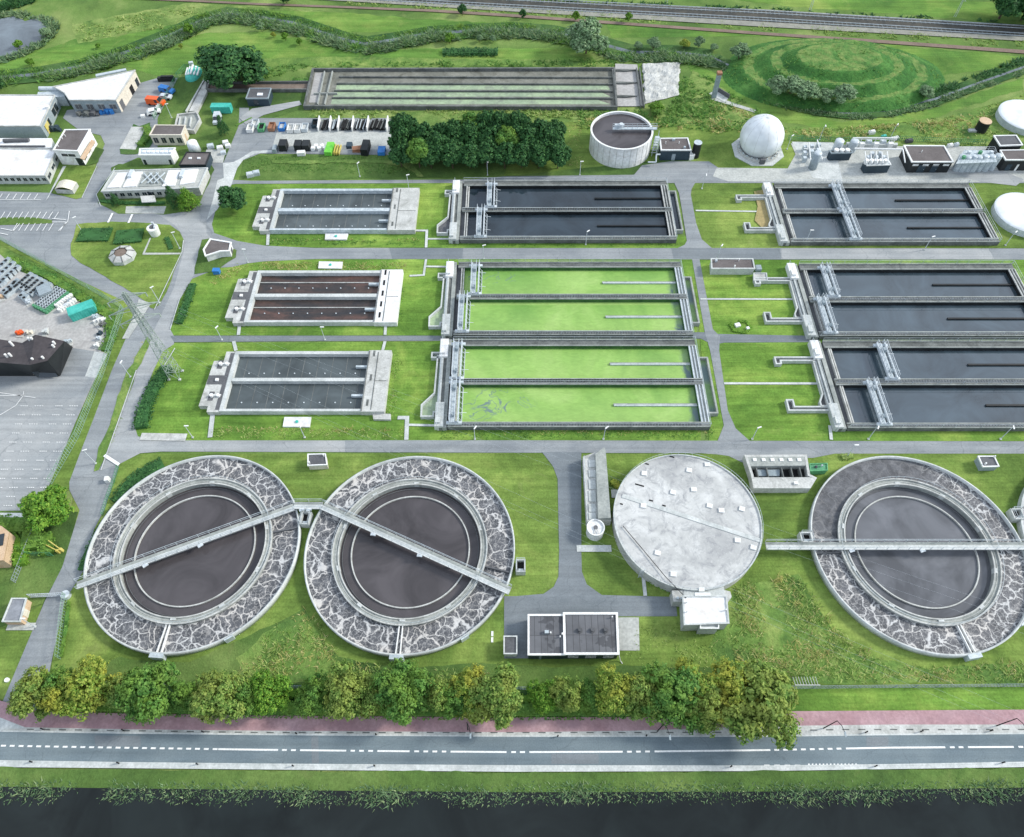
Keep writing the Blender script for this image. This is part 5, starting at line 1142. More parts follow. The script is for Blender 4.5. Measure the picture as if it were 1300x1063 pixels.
for i,(a,b,w_,c_,lb) in enumerate(((1106,170,1.6,'white','white bag heap on the weedy slope behind the plant'),(1121,176,1.2,'teal','teal tarpaulin heap behind the white pipework'),(1135,178,2.0,'white','white wrapped crate at the fence behind the plant'),(1153,181,1.8,'bitumen','dark crate behind the long black building'),(1205,187,1.3,'white','white tub between long black building and silos'),(1213,186,1.0,'lightsteel','small steel tub next to the white tub'))):
    x,y=G(a,b); q=MB(); q.obox(x,y,0,.8,w_,.9,.2); q.obox(x+.1,y,.8,1.05,w_*.7,.6,.3); tag(q.build('crate',c_),lb,'crate')
t=thing('pipe_rack','white concrete wall and pipe rack along the back of the plant yard','pipe rack',G(1100,184))
MB().prism(gp([(1075,180),(1140,181),(1140,184),(1076,183)],1.2),0,1.1).build('wall','conc_l',t)
q=MB()
for k_ in range(10): a=G(1078+k_*6,186); q.tube((*a,0),(*a,2.6),.08)
a=gp([(1078,186),(1134,186)]); q.tube((*a[0],2.6),(*a[1],2.6),.14); q.tube((*a[0],2.2),(*a[1],2.2),.1); q.build('pipes','white',t)
for k_ in range(6):
    x,y=G(1083+k_*9,185+(k_%2)*3); MB().obox(x,y,0,1.6,1.2,1.0).build('tank_box','white' if k_%2 else 'lightsteel',t)
# chimney tower at the path
x,y=G(906,124); t=thing('flare_tower','grey slanting flare tower with a red top on a small pad','tower',(x,y))
MB().prism(gp([(900,120),(908,115),(925,125),(920,131)]),0,.25).build('pad','conc_l',t)
q=MB(); q.obox(x,y,0,7.0,1.1,1.1); q.build('shaft','greyclad',t); MB().obox(x,y,7.0,7.6,1.3,1.3).build('top','rust',t)
MB().wall(gp([(909,116),(925,126)]),.25,0,1.4).build('screen_wall','bitumen',t)
# large old basin at the top
t=thing('drained_basin','long old drained basin of narrow lanes with greenish floor','basin',G(600,110))
h=1.2; P=gp([(397,87),(780,86),(783,135),(386,134)],h); MB().wall(P,.5,0,h,True).build('wall','conc_d',t)
MB().sheet(gp([(397,87),(780,86),(783,135),(386,134)],.3),.3).build('floor','mudfloor',t)
for i,(ya,yb) in enumerate(((96.5,97.5),(105,106),(114,115),(123,124))):
    MB().wall(gp([(430-i*3,ya),(778,yb)],.9),.32,0,.8).build('lane_wall','conc_d',t)
for i,(ya,yb) in enumerate(((106.5,114),(115.5,123),(124.5,132.5))): MB().sheet(gp([(428-i*3,ya),(770-i*8,ya+1),(775,yb),(426-i*3,yb)],.3),.31+i*.004).build('algae_patch','algae_ground',t)
for a,b in (((412,90),(403,132)),((422,90),(412,132)),((398,118),(428,118))): MB().wall(gp([a,b],.9),.3,0,.9).build('cross_wall','concrete',t)
MB().sheet(gp([(400,92),(410,92),(403,130),(392,130)],.4),.33).build('pale_floor','pink',t)
t=thing('drained_basin','pale concrete end bays beside the long drained basin','basin',G(822,105))
MB().sheet(gp([(781,81),(809,82),(817,135),(783,135)],.3),.3).build('floor','pink',t); MB().wall(gp([(778,88),(783,136)],1),.5,0,1.1).build('wall','conc_d',t)
MB().wall(gp([(808,86),(814,134)],1),.3,0,1.0).build('wall','conc_d',t); MB().wall(gp([(812,86),(818,134)],1),.3,0,1.0).build('wall','conc_d',t)
for ya in (88,104,121): MB().prism(gp([(781,ya-1),(796,ya-.5),(809,ya),(796,ya+1.5),(781,ya+1)],.8),0,.7).build('fin_wall','conc_d',t)
q=MB(); random.seed(3)
NX,NY=26,26; V=[];Fc=[]
c4=gp([(815,82),(863,80),(861,122),(818,133)],0)
for j in range(NY+1):
    for i in range(NX+1):
        u,v=i/NX,j/NY; x=(c4[0][0]*(1-u)+c4[1][0]*u)*(1-v)+(c4[3][0]*(1-u)+c4[2][0]*u)*v; y=(c4[0][1]*(1-u)+c4[1][1]*u)*(1-v)+(c4[3][1]*(1-u)+c4[2][1]*u)*v
        x+=noise.noise(Vector((x,y,1)))*.6; z=.35+.45*noise.noise(Vector((x*.5,y*.5,4)))+.25*noise.noise(Vector((x*1.5,y*1.5,4)))
        if min(u,v,1-u,1-v)<.01: z=0
        V.append((x,y,max(0.02,z)+.22))
for j in range(NY):
    for i in range(NX): a=j*(NX+1)+i; Fc.append((a+NX+1,a+NX+2,a+1,a))
tag(q.add(V,Fc).build('rubble','conc_w'),kind='stuff',label='grey rubble filling the end of the drained basin')
t=thing('sunken_channel','narrow sunken channel with dark walls behind the dark cabin','channel',G(320,108))
MB().wall(gp([(262,104),(392,103),(390,113),(262,113)],1),.35,0,1.0,True).build('wall','conc_d',t); MB().sheet(gp([(262,104),(392,103),(390,113),(262,113)],.2),.3).build('floor','brownmud',t)
# ================================================================== VEGETATION
def rnd_dir():
    z=random.uniform(-1,1); a=random.uniform(0,2*math.pi); r=math.sqrt(1-z*z); return Vector((r*math.cos(a),r*math.sin(a),z))
def leafquad(mb,c,n,s,asp=1.0):
    u=n.orthogonal().normalized(); v=n.cross(u); a=random.uniform(0,6.28); p=u*math.cos(a)+v*math.sin(a); q=n.cross(p)*asp
    o=len(mb.v); k=random.uniform(.7,1.25)*s
    mb.v+=[tuple(c-p*k),tuple(c-q*k*.55),tuple(c+p*k),tuple(c+q*k*.55)]; mb.f.append((o,o+1,o+2,o+3))
def crown(seed,r,h,z0,nclump,nleaf,ls,shape='round',gap=.0):
    "leaf clumps spread through the crown's volume; returns the foliage mesh builder"
    random.seed(seed); mb=MB()
    if shape=='round':   # several unequal sub-crowns on their own limbs
        nl=random.randint(6,9); subs=[]
        for i in range(nl):
            a=i*2*math.pi/nl+random.uniform(-.4,.4); d=random.uniform(.35,.72)*r
            subs.append((Vector((d*math.cos(a),d*math.sin(a),z0+h*random.uniform(.22,.68))),random.uniform(.3,.52)*r))
        subs.append((Vector((random.uniform(-.2,.2)*r,random.uniform(-.2,.2)*r,z0+h*.72)),.5*r))
        W_=[q[1]**2 for q in subs]
    for _ in range(nclump):
        if shape=='round':
            sc,sr_=random.choices(subs,W_)[0]; d=rnd_dir(); d.z=d.z*.8+.1; f=random.uniform(.55,1.08); c=sc+d*sr_*f; cs=r*random.uniform(.07,.17); out=d
            if c.z<z0*.6: continue
        else:
            t=random.random()
            t=1-math.sqrt(random.random()) if random.random()<.7 else random.random(); rr=r*(1-t)**.8
            a=random.uniform(0,6.28); f=math.sqrt(random.uniform(.25,1)); c=Vector((rr*f*math.cos(a),rr*f*math.sin(a),z0+h*t)); cs=r*random.uniform(.16,.3); out=Vector((math.cos(a)*f,math.sin(a)*f,(t-.35)*1.3))
        for _ in range(nleaf):
            d=rnd_dir()*cs*random.random()**.4; d.z*=.75
            n=(d.normalized()*.6+out*.5+rnd_dir()*.6+Vector((0,0,.35))).normalized()
            leafquad(mb,c+d,n,ls*random.choice((.7,.9,1,1.25)))
    return mb
def trunk_mb(seed,h,r,spread,z_top):
    random.seed(seed+99); mb=MB(); mb.tube((0,0,0),(0,0,h*.55),r,8,r*.7); 
    for i in range(6):
        a=i*1.05+random.uniform(-.3,.3); zz=h*random.uniform(.3,.55); e=(spread*.65*math.cos(a),spread*.65*math.sin(a),zz+z_top*random.uniform(.25,.45))
        mb.tube((0,0,zz),e,r*.45,6,r*.12)
    mb.tube((0,0,h*.5),(0,0,z_top*.85),r*.7,6,r*.15)
    return mb
PROTO={}
def tree(name,label,px,py,r,h,mat,shape='round',var=0,group=None,dens=1.0,ls=.3,base=None,cat='tree',rot=None):
    "px,py is the foot of the trunk"
    x,y=G(px,py) if base is None else base
    key=(mat,shape,var,round(ls,2))
    random.seed(hash((px,py))&0xffff)
    rot=random.uniform(0,6.28) if rot is None else rot
    z=hillz(x,y) if abs(x-hcx)<31 and abs(y-hcy)<19 else 0
    if key not in PROTO:
        R0,H0=4.0,6.5
        t=thing(name,label,cat,(x,y,z),group)
        nm={'round':(420,26),'cone':(110,40),'column':(90,44)}[shape]
        c=crown(var*7+len(mat)+len(shape),R0,H0,1.3,int(nm[0]*dens),nm[1],ls,shape)
        c.v=[(a+x,b+y,cc+z) for a,b,cc in c.v]; c.build('crown',mat,t)
        tr=trunk_mb(var,3.0,.2,R0,6.5); tr.v=[(a+x,b+y,cc+z) for a,b,cc in tr.v]; tr.build('trunk','bark',t)
        t.scale=(r/4.0,r/4.0,h/8.0); t.rotation_euler=(0,0,rot); PROTO[key]=t; return t
    t=dup(PROTO[key],(x,y,z),rot,(r/4.0,r/4.0,h/8.0),label,group); t.name=name; t['category']=cat
    if not group and 'group' in t: del t['group']
    return t
# roadside row (foot points estimated under the crowns)
RG='roadside trees between the lawn and the cycle path'
EXTRA=[(83,880,3.0,6.5,'leaf_g',2,'green crown wedged between the two yellowish trees at the left end'),(168,886,3.0,6.5,'leaf_o',1,'small olive crown joining the yellow-green and the full dark green tree'),(318,892,2.8,6,'leaf_g',0,'small crown between the olive tree and the low bright green one'),(405,888,3.0,6,'leaf_g',2,'low green crown beside the grass gap'),(484,890,3.0,6.5,'leaf_o',3,'olive crown behind the bright green tree'),(578,892,2.8,6,'leaf_g',1,'green filler crown left of the yellowish small tree'),(812,890,3.6,7,'leaf_o',0,'olive crown between the round yellow-green and the broad grey-green tree'),(872,884,4.0,8,'leaf_y',1,'yellowish crown rising behind the broad grey-green tree'),(925,888,4.6,8.5,'leaf_y',2,'yellow-olive crown in the merged group at the right end'),(930,912,3.4,7.5,'leaf_o',2,'crown hanging over the kerb in the merged group at the right end'),(690,888,2.6,5.5,'leaf_v',0,'low vivid shrub tree left of the thin sparse tree'),(745,890,2.6,5,'leaf_g',3,'low green crown right of the thin sparse tree')]
row=EXTRA+[(66,890,3.6,8,'leaf_o',0,'tree at the left end of the roadside row, green with a yellow streak'),
(95,893,2.8,7.5,'leaf_y',0,'narrow bright yellow tree near the left end of the roadside row'),
(130,878,4.4,8,'leaf_y',1,'yellow-green tree below the westernmost round tank'),
(205,890,4.6,9,'leaf_g',0,'full dark green tree below the return channel of the westernmost round tank'),
(246,890,2.4,6,'leaf_g',1,'small green tree just right of the full dark green one'),
(290,893,4.4,8.5,'leaf_o',1,'olive green tree third broadest from the left of the roadside row'),
(352,885,3.3,6.5,'leaf_v',0,'low bright green tree beside the olive tree'),
(452,885,4.2,8,'leaf_o',0,'olive tree below the gap between the round tanks'),
(517,885,4.4,9,'leaf_g',2,'bright green tree directly below the second round tank'),
(556,888,2.6,6.5,'leaf_o',2,'pale drooping tree right of the bright green one'),
(600,884,3.3,7,'leaf_y',2,'yellowish small tree left of the big olive one'),
(632,898,4.6,9,'leaf_o',3,'big olive tree leaning over the red path left of the pump building'),
(718,886,2.6,7,'leaf_o',2,'thin sparse tree below the dark-roofed pump building'),
(778,884,3.6,7.5,'leaf_y',0,'round yellow-green tree below the right end of the pump building'),
(850,892,5.0,9,'leaf_g',1,'broad grey-green tree below the white inlet building'),
(893,905,3.6,8,'leaf_o',1,'olive tree between the broad grey-green one and the big yellow one'),
(955,898,6.0,10.5,'leaf_o',4,'biggest yellow-green tree at the right end of the roadside row')]
for px,py,r,h,mt,v,lb in row: tree('roadside_tree',lb,px,py,r,h,mt,'round',v,RG,ls=.2,dens=1.3)
# undergrowth hedge under the row
def foliage_band(name,label,pts,w,h,mat,dens=10,ls=.22,stuff=False,kind=None,cat='hedge',px=True,group=None,seed=1,box=False):
    random.seed(seed); P=gp(pts) if px else pts; mb=MB(); mb.wall(P,w*(.9 if box else .6),0,h*(.75 if box else .5))
    for a,b in zip(P,P[1:]):
        l=math.dist(a,b); n=int(l*dens*1.3*max(1,w))
        for _ in range(n):
            t=random.random(); o=random.uniform(-.5,.5); x=a[0]+(b[0]-a[0])*t-(b[1]-a[1])/l*o*w; y=a[1]+(b[1]-a[1])*t+(b[0]-a[0])/l*o*w
            hm=h*(.55+.6*max(0,noise.noise(Vector((x*.5,y*.5,seed)))+.5))*(1 if box else math.sqrt(max(.1,1-(2*o)**2*.8)))
            z=hm*random.random()**.5
            n_=Vector((random.uniform(-1,1),random.uniform(-1,1),1.0)).normalized(); leafquad(mb,Vector((x,y,z)),n_,ls)
    o=mb.build(name,mat)
    if stuff: tag(o,label,None,None,'stuff')
    else: tag(o,label,cat,group)
    return o
foliage_band('hedge','dense green undergrowth hedge running beneath the roadside trees',[(60,893),(200,899),(330,901),(560,903),(760,903),(900,903),(1000,900)],2.6,1.9,'leaf_g',14,.2)
foliage_band('hedge','broken vivid green shrubbery behind the roadside trees',[(340,880),(430,884),(560,888),(700,889),(830,889)],1.6,1.5,'leaf_v',9,.2,seed=5)
# garden trees
tree('cypress_tree','small dark conical tree in front of the office, leftmost of its three trees',150,262,1.3,4.2,'leaf_d','cone',0,ls=.2)
tree('conifer_tree','dark green conical tree in front of the right end of the office',224,262,2.0,6.2,'leaf_d','cone',1,ls=.2)
tree('garden_tree','bright yellow-green tree beside the dark one at the office corner',243,265,2.7,6.4,'leaf_v','cone',0,ls=.22)
tree('garden_tree','dense dark round tree standing alone left of the farthest grey basin',299,264,3.6,6.0,'leaf_d','round',1,ls=.24,dens=1.3)
tree('garden_tree','big vivid green tree at the corner of the parking area by the access road',70,655,4.2,6.5,'leaf_v','round',1,ls=.24,dens=1.3)
tree('cypress_tree','slim dark cypress on the lawn in front of the teal container',286,172,1.7,6.0,'leaf_d','cone',1,ls=.2)
tree('large_tree','huge dark tree with several crowns next to the sunken channel',300,104,8.4,10.5,'leaf_d','round',2,ls=.26,dens=2.0)
tree('large_tree','dark tree merging with the huge one on its left side',281,100,4.6,8.5,'leaf_d','round',1,ls=.24)
tree('willow_tree','grey-green willow standing alone above the end of the drained basin',744,68,5.6,10,'leaf_w','round',1,ls=.26,dens=1.4)
tree('large_tree','dark tree top at the upper right corner beyond the railway',1268,24,7,13,'leaf_d','round',1,ls=.24)
tree('large_tree','second dark tree top at the upper right corner, touching the edge',1296,26,7,13,'leaf_d','round',2,ls=.26)
tree('large_tree','dark tree at the left edge behind the hall with the streaky roof',-2,120,3.5,6,'leaf_d','round',1,ls=.24)
# saplings
sap=[(242,44,1.5,3.6,'leaf_v','pale young tree on the reed belt above the upper-left meadow'),(332,40,1.3,3,'leaf_w','sapling at the left bend of the reed belt'),(348,48,.8,1.8,'leaf_y','tiny yellow sapling, left of two by the reed belt'),(363,52,1.1,2.6,'leaf_v','bright sapling, right of two by the reed belt'),(381,58,1.0,2.4,'leaf_v','bright sapling at the lower edge of the reed belt'),
(571,56,1.5,3.4,'leaf_v','light green young tree beside the low dark hedge'),(609,54,1,2.4,'leaf_w','pale sapling right of the low dark hedge'),(626,54,1,2.4,'leaf_w','second pale sapling right of the low dark hedge'),(587,20,1.6,3.6,'leaf_d','dark little tree beside the cinder path'),(365,6,2.2,4,'leaf_d','dark bush at the top edge beside the cinder path'),
(731,27,1.2,3.2,'leaf_v','light sapling between cinder path and railway, left one'),(797,29,1.2,3.2,'leaf_v','light sapling between cinder path and railway, right one'),(664,24,1.2,3,'leaf_d','dark sapling beside the cinder path'),
(829,64,2.0,4.2,'leaf_w','silvery willow bush, left of two beside the ditch'),(829-20,64,1.3,2.8,'leaf_w','small silvery bush beside the ditch, left of the bigger one'),(868,62,1.6,3,'leaf_y','yellow-green bush between two silvery ones by the ditch'),(886,62,1.5,3.8,'leaf_w','silvery slim bush right of the yellow-green one'),(905,66,1.2,2.6,'leaf_w','small bush at the ditch outlet'),
(26,62,1.5,2.6,'leaf_v','bright bush on the lower shore of the pond'),(41,84,1.2,2.4,'leaf_v','small bright bush on the meadow below the pond'),(60,48,1.6,3,'leaf_w','grey bush on the right shore of the pond'),(126,62,.8,1.6,'leaf_v','tiny sapling on the upper-left meadow'),(231,62,.7,1.6,'leaf_y','tiny reddish sapling below the reed belt')]
for px,py,r,h,mt,lb in sap: tree('young_tree',lb,px,py,r,h,mt,'round',0,'scattered young trees',ls=.3)
# mound bushes
mb_=[(983,125,3.0,4.6,'first from the left'),(1000,127,3.4,4.8,'second from the left'),(1018,134,3.6,5.0,'third from the left'),(1043,136,2.2,3.4,'fourth from the left'),(1066,137,3.2,4.6,'fifth and last'),]
for px,py,r,h,lb in mb_: tree('willow_bush','silvery willow bush at the foot of the terraced hill, '+lb,px,py,r,h,'leaf_w','round',1,'willow bushes at the foot of the hill',ls=.26,cat='bush')
tree('willow_bush','rounded silvery bush on the left flank of the terraced hill',936,80,2.8,4.6,'leaf_w','round',1,None,ls=.26,cat='bush')
tree('willow_bush','small round bush on the right flank of the terraced hill',1172,126,2.2,3.2,'leaf_w','round',1,None,ls=.26,cat='bush')
tree('bush','green bush on the rubble edge of the drained basin',832,142,2.0,3.0,'leaf_v','round',1,None,ls=.24,cat='bush')
tree('bush','dark green bush below the rubble of the drained basin',760+72,148,1.6,2.4,'leaf_g','round',1,None,ls=.26,cat='bush')
# grove
GL=[(508,200,2.6,7.5,'leaf_d'),(520,190,3.6,10.0,'leaf_g'),(510,212,3,6,'leaf_d'),(533,213,3.4,8,'leaf_g'),(548,214,3,6.5,'leaf_d'),(540,196,3.4,8,'leaf_d'),(562,206,3.3,8,'leaf_d'),(575,214,3.2,7,'leaf_g'),(560,190,3,7,'leaf_d'),(580,195,3.4,8.5,'leaf_d'),(597,214,3.4,7,'leaf_d'),(600,196,3.3,8.5,'leaf_g'),(598,182,3.2,8.5,'leaf_g'),(620,183,3.5,9.5,'leaf_g'),(618,213,3.3,7,'leaf_g'),(622,200,3.2,8,'leaf_d'),(640,186,3.6,9.5,'leaf_g'),(641,214,3.2,7,'leaf_d'),(645,200,3.3,8.5,'leaf_g'),(660,188,3.6,10,'leaf_g'),(662,213,3.2,7,'leaf_g'),(668,200,3.5,8.5,'leaf_d'),(682,194,3.5,9,'leaf_g'),(684,214,3.2,7,'leaf_d'),(700,202,3.4,8.5,'leaf_d'),(708,214,3.2,7,'leaf_d'),(702,190,2.8,7.5,'leaf_g')]
xs_=sorted(p[0] for p in GL)
for i,(px,py,r,h,mt) in enumerate(GL):
    rowname='front' if py>205 else ('back' if py<192 else 'middle'); same=sorted(q[0] for q in GL if ('front' if q[1]>205 else ('back' if q[1]<192 else 'middle'))==rowname)
    k_=same.index(px); ords=['first','second','third','fourth','fifth','sixth','seventh','eighth','ninth','tenth','eleventh','twelfth']
    mt='leaf_d' if (i%3 and mt=='leaf_g') else mt
    tree('grove_tree','dark leafy tree of the dense grove, %s from the left in its %s row'%(ords[k_],rowname),px,py,r*1.08,h*1.1,mt,'round',3 if mt=='leaf_g' else 4,'trees of the dense grove left of the sludge tank',ls=.3 if mt=='leaf_g' else .3,dens=1.15)
# hedges and beds on the grass island
foliage_band('flower_bed','dark green rectangular shrub bed, left of two on the grass island',[(101,300),(141,299)],4.6,.7,'leaf_d',16,.18,cat='shrub bed',box=True,seed=11)
foliage_band('flower_bed','dark green rectangular shrub bed, right of two on the grass island',[(147,303),(182,300)],4.8,.7,'leaf_d',16,.18,cat='shrub bed',box=True,seed=12)
foliage_band('hedge','small dark hedge beside the white turret on the island',[(212,303),(218,317)],1.6,.8,'leaf_d',16,.16,seed=13)
foliage_band('hedge','dark hedge strip left of the drained brown basin',[(246,362),(238,385),(228,412)],2.2,1.3,'leaf_d',14,.2,seed=14)
foliage_band('hedge','overgrown hedge at the foot of the lattice pylon along the brown road',[(215,468),(197,492),(185,520),(180,545)],3.6,1.6,'leaf_d',14,.22,seed=15)
foliage_band('hedge','dark crescent hedge hugging the upper left rim of the westernmost round tank',[(208,590),(185,602),(165,618),(150,640)],3.6,1.4,'leaf_d',18,.2,seed=16)
foliage_band('hedge','dark hedge along the foot of the westernmost tank by the access road',[(146,648),(128,672),(112,705),(104,725)],1.6,1.2,'leaf_d',14,.2,seed=17)
foliage_band('hedge','hedge between the pale fence and the access road at the lower left',[(88,765),(84,800),(78,835)],.8,.7,'leaf_g',12,.2,seed=18)
foliage_band('hedge','low dark hedge on the meadow left of the light green young tree',[(562,68),(632,68)],4,1.6,'leaf_d',9,.3,seed=19)
foliage_band('hedge','shrubs between the white panel court and the beige building',[(178,186),(190,172),(186,162)],2.6,1.4,'leaf_g',10,.22,seed=20)
foliage_band('hedge','shrub strip in front of the office windows',[(128,256),(150,259),(210,259)],1.4,.9,'leaf_d',14,.18,seed=21)
foliage_band('hedge','garden shrubs between the industrial parking and the brick house',[(-10,668),(20,670),(45,668),(40,700)],4.5,2.4,'leaf_g',12,.26,seed=22)
foliage_band('hedge','garden shrubs beside the brick house down to the shed',[(12,715),(22,690),(30,700),(28,720)],3,2.2,'leaf_v',12,.26,seed=23)
foliage_band('hedge','dark clump of shrubs left of the access road above the gate',[(60,680),(62,705)],3,1.8,'leaf_g',12,.24,seed=24)
foliage_band('hedge','dark shrubs between the long concrete structure and the covered tank',[(782,650),(785,668),(788,690)],1.8,1.4,'leaf_d',14,.22,seed=25)
foliage_band('hedge','ivy shrubs under the lower left wall of the covered round tank',[(825,735),(850,745)],2.4,1.2,'leaf_g',14,.22,seed=26)
foliage_band('bush','single leafy bush at the wall of the covered round tank',[(836,728),(840,740)],1.4,2.4,'leaf_v',26,.2,cat='bush',seed=27)
foliage_band('hedge','shrubs at the upper corner of the eastern round tank beside the lamp',[(1068,582),(1082,580)],1.5,1.0,'tuft',14,.2,seed=28)
foliage_band('hedge','small orange-tinged shrub between narrow concrete structure and covered tank',[(776,612),(786,620)],1.3,1.2,'leaf_y',16,.2,seed=29)
foliage_band('hedge','hedge on the bank behind the black drum stacks',[(10,330),(60,350),(100,375),(140,402),(142,430),(134,446)],2.8,1.0,'leaf_g',9,.22,seed=30)
foliage_band('hedge','dark hedge along the near bank of the drained basin',[(300,160),(320,150)],.8,.4,'leaf_g',4,.2,seed=31)
foliage_band('hedge','brambles on the rim of the sunken channel by the huge tree',[(372,104),(393,105)],1.6,1.6,'leaf_g',14,.25,seed=32)
# reeds along the ditches (nobody could count them)
def blades(mb,x,y,z,h,n=4,w=.12,sp=.25):
    for _ in range(n):
        a=random.uniform(0,6.28); dx,dy=math.cos(a)*w,math.sin(a)*w; ox,oy=random.uniform(-sp,sp),random.uniform(-sp,sp); lx,ly=random.uniform(-1.3,1.3)*h,random.uniform(-1.3,1.3)*h
        o=len(mb.v); mb.v+=[(x+ox-dx,y+oy-dy,z),(x+ox+dx,y+oy+dy,z),(x+ox+lx,y+oy+ly,z+h*random.uniform(.4,.85))]; mb.f.append((o,o+1,o+2))
def reeds(name,label,pts,w0,w1,h,mat,dens,seed=1,off=0,w=.16):
    random.seed(seed); P=gp(pts); mb=MB()
    for a,b in zip(P,P[1:]):
        l=math.dist(a,b)
        if l<.01: continue
        for _ in range(int(l*(w1-w0)*dens)):
            t=random.random(); o=random.uniform(w0,w1)+noise.noise(Vector((a[0]*.1,a[1]*.1,seed))); x=a[0]+(b[0]-a[0])*t-(b[1]-a[1])/l*o; y=a[1]+(b[1]-a[1])*t+(b[0]-a[0])/l*o
            d=noise.noise(Vector((x*.14,y*.14,seed*3)))
            if d<-.3: continue
            blades(mb,x,y,0,h*(.8+.5*d),4,w)
    o=mb.build(name,mat); tag(o,label,None,None,'stuff'); return o
reeds('reeds','belt of grey-green reeds on the near side of the long ditch',D1,-5.0,-.5,1.9,'reed',3.6,1,w=.26)
reeds('reeds','darker reeds mixed through the near side of the long ditch',D1,-4.6,-.6,1.7,'tuft_g',1.6,91,w=.24)
reeds('reeds','belt of reeds on the far side of the long ditch',D1[:18],.9,3.2,1.4,'leaf_g',2.2,2,w=.24)
reeds('reeds','reeds on the hill side of the ditch around the terraced hill',D2,.7,3.2,1.5,'leaf_d',3.4,3,w=.28)
reeds('reeds','reeds on the plant side of the ditch around the terraced hill',D2,-2.6,-.6,1.1,'reed',3.2,4,w=.28)
reeds('reeds','reed edge around the pond',[(0,76),(12,74),(30,68),(46,60),(58,50),(64,40),(62,30),(48,22),(34,22),(22,18),(0,22)],-2.2,1.0,1.6,'reed',3,5,w=.3)
reeds('reeds','dark reeds at the upper left of the pond',[(-10,14),(10,8),(40,-2)],-3,3,2.0,'leaf_d',3,6,w=.3)
def scatter(name,label,poly,dens,h,mat,seed=1,n=3,w=.1,thr=-.2,fs=.18,z=0,sp=.3):
    random.seed(seed); P=gp(poly); xs=[p[0] for p in P]; ys=[p[1] for p in P]; mb=MB(); A=(max(xs)-min(xs))*(max(ys)-min(ys))
    for _ in range(int(A*dens)):
        x=random.uniform(min(xs),max(xs)); y=random.uniform(min(ys),max(ys)); ins=False
        for (x1,y1),(x2,y2) in zip(P,P[1:]+P[:1]):
            if (y1>y)!=(y2>y) and x<(x2-x1)*(y-y1)/(y2-y1)+x1: ins=not ins
        if not ins: continue
        d=noise.noise(Vector((x*fs,y*fs,seed*7.1)))
        if d<thr+random.uniform(-.15,.15): continue
        blades(mb,x,y,z,h*(.7+.8*max(0,d)),n,w,sp)
    o=mb.build(name,mat); tag(o,label,None,None,'stuff'); return o
lf=[(932,745),(1000,728),(1020,740),(1045,775),(1075,812),(1110,835),(1180,850),(1330,838),(1330,866),(932,862)]
scatter('tall_grass','tall pale grass between inlet building and eastern round tank',lf,3.2,.8,'tuft',1,4,.13,-.22)
scatter('tall_grass','dry seed heads in the tall grass beside the eastern round tank',lf,1.6,.9,'tuft_dry',2,4,.1,-.02,.3)
lf=[(395,772),(430,835),(520,852),(640,850),(640,868),(300,872),(250,862),(300,838),(350,795)]
scatter('tall_grass','tall yellowish grass between the two western round tanks and the trees',lf,3.0,.8,'tuft',3,4,.13,-.2)
scatter('tall_grass','dry seed heads below the gap of the western round tanks',lf,1.8,.8,'tuft_dry',4,4,.1,-.05,.3)
scatter('tall_grass','rough grass right of the paved strip by the pump building',[(815,790),(866,790),(868,802),(930,805),(950,850),(830,850),(790,845)],2.2,.5,'tuft',5,3,.11,-.1)
scatter('tall_grass','weeds on the bank below the drained basin',[(395,140),(500,140),(560,136),(735,140),(740,165),(720,150),(500,152),(390,153)],1.6,.9,'tuft',6,4,.22,-.15)
scatter('tall_grass','weeds on the bank behind the white sludge tank',[(735,140),(850,140),(870,90),(905,100),(960,140),(1000,165),(900,166),(830,160),(735,166)],1.8,1.0,'tuft_g',7,4,.24,-.15)
scatter('tall_grass','dry weeds behind the sludge tank',[(735,150),(850,148),(880,120),(905,120),(960,150),(1000,168),(900,169),(830,162),(735,166)],1.2,.9,'tuft_dry',8,4,.2,-.05)
scatter('tall_grass','weedy slope behind the gas plant',[(1000,165),(1100,160),(1200,150),(1300,120),(1300,190),(1225,186),(1140,180),(1005,178)],1.6,.7,'tuft',9,4,.22,-.12)
scatter('tall_grass','dry weeds on the slope behind the gas plant',[(1000,165),(1100,160),(1200,152),(1260,140),(1250,176),(1140,178),(1005,178)],1.3,.7,'tuft_dry',10,4,.2,.0)
scatter('tall_grass','weeds along the rim of the drained basin',[(300,92),(395,80),(780,76),(785,84),(395,86),(330,102)],1.4,.8,'tuft_g',11,4,.24,-.15)
scatter('tall_grass','weeds on the strip between cinder path and railway',[(430,2),(640,10),(970,30),(1300,52),(1300,62),(970,39),(640,17),(430,6)],1.4,.7,'tuft',12,4,.24,-.1)
scatter('tall_grass','weeds beyond the railway tracks',[(640,-4),(970,10),(1300,28),(1300,34),(970,14),(640,-1)],1.0,1.0,'leaf_d',13,4,.3,-.05)
scatter('tall_grass','shaggy growth on the upper-left meadow',[(95,30),(240,8),(300,14),(220,34),(100,54)],1.0,.6,'tuft',14,4,.26,-.05)
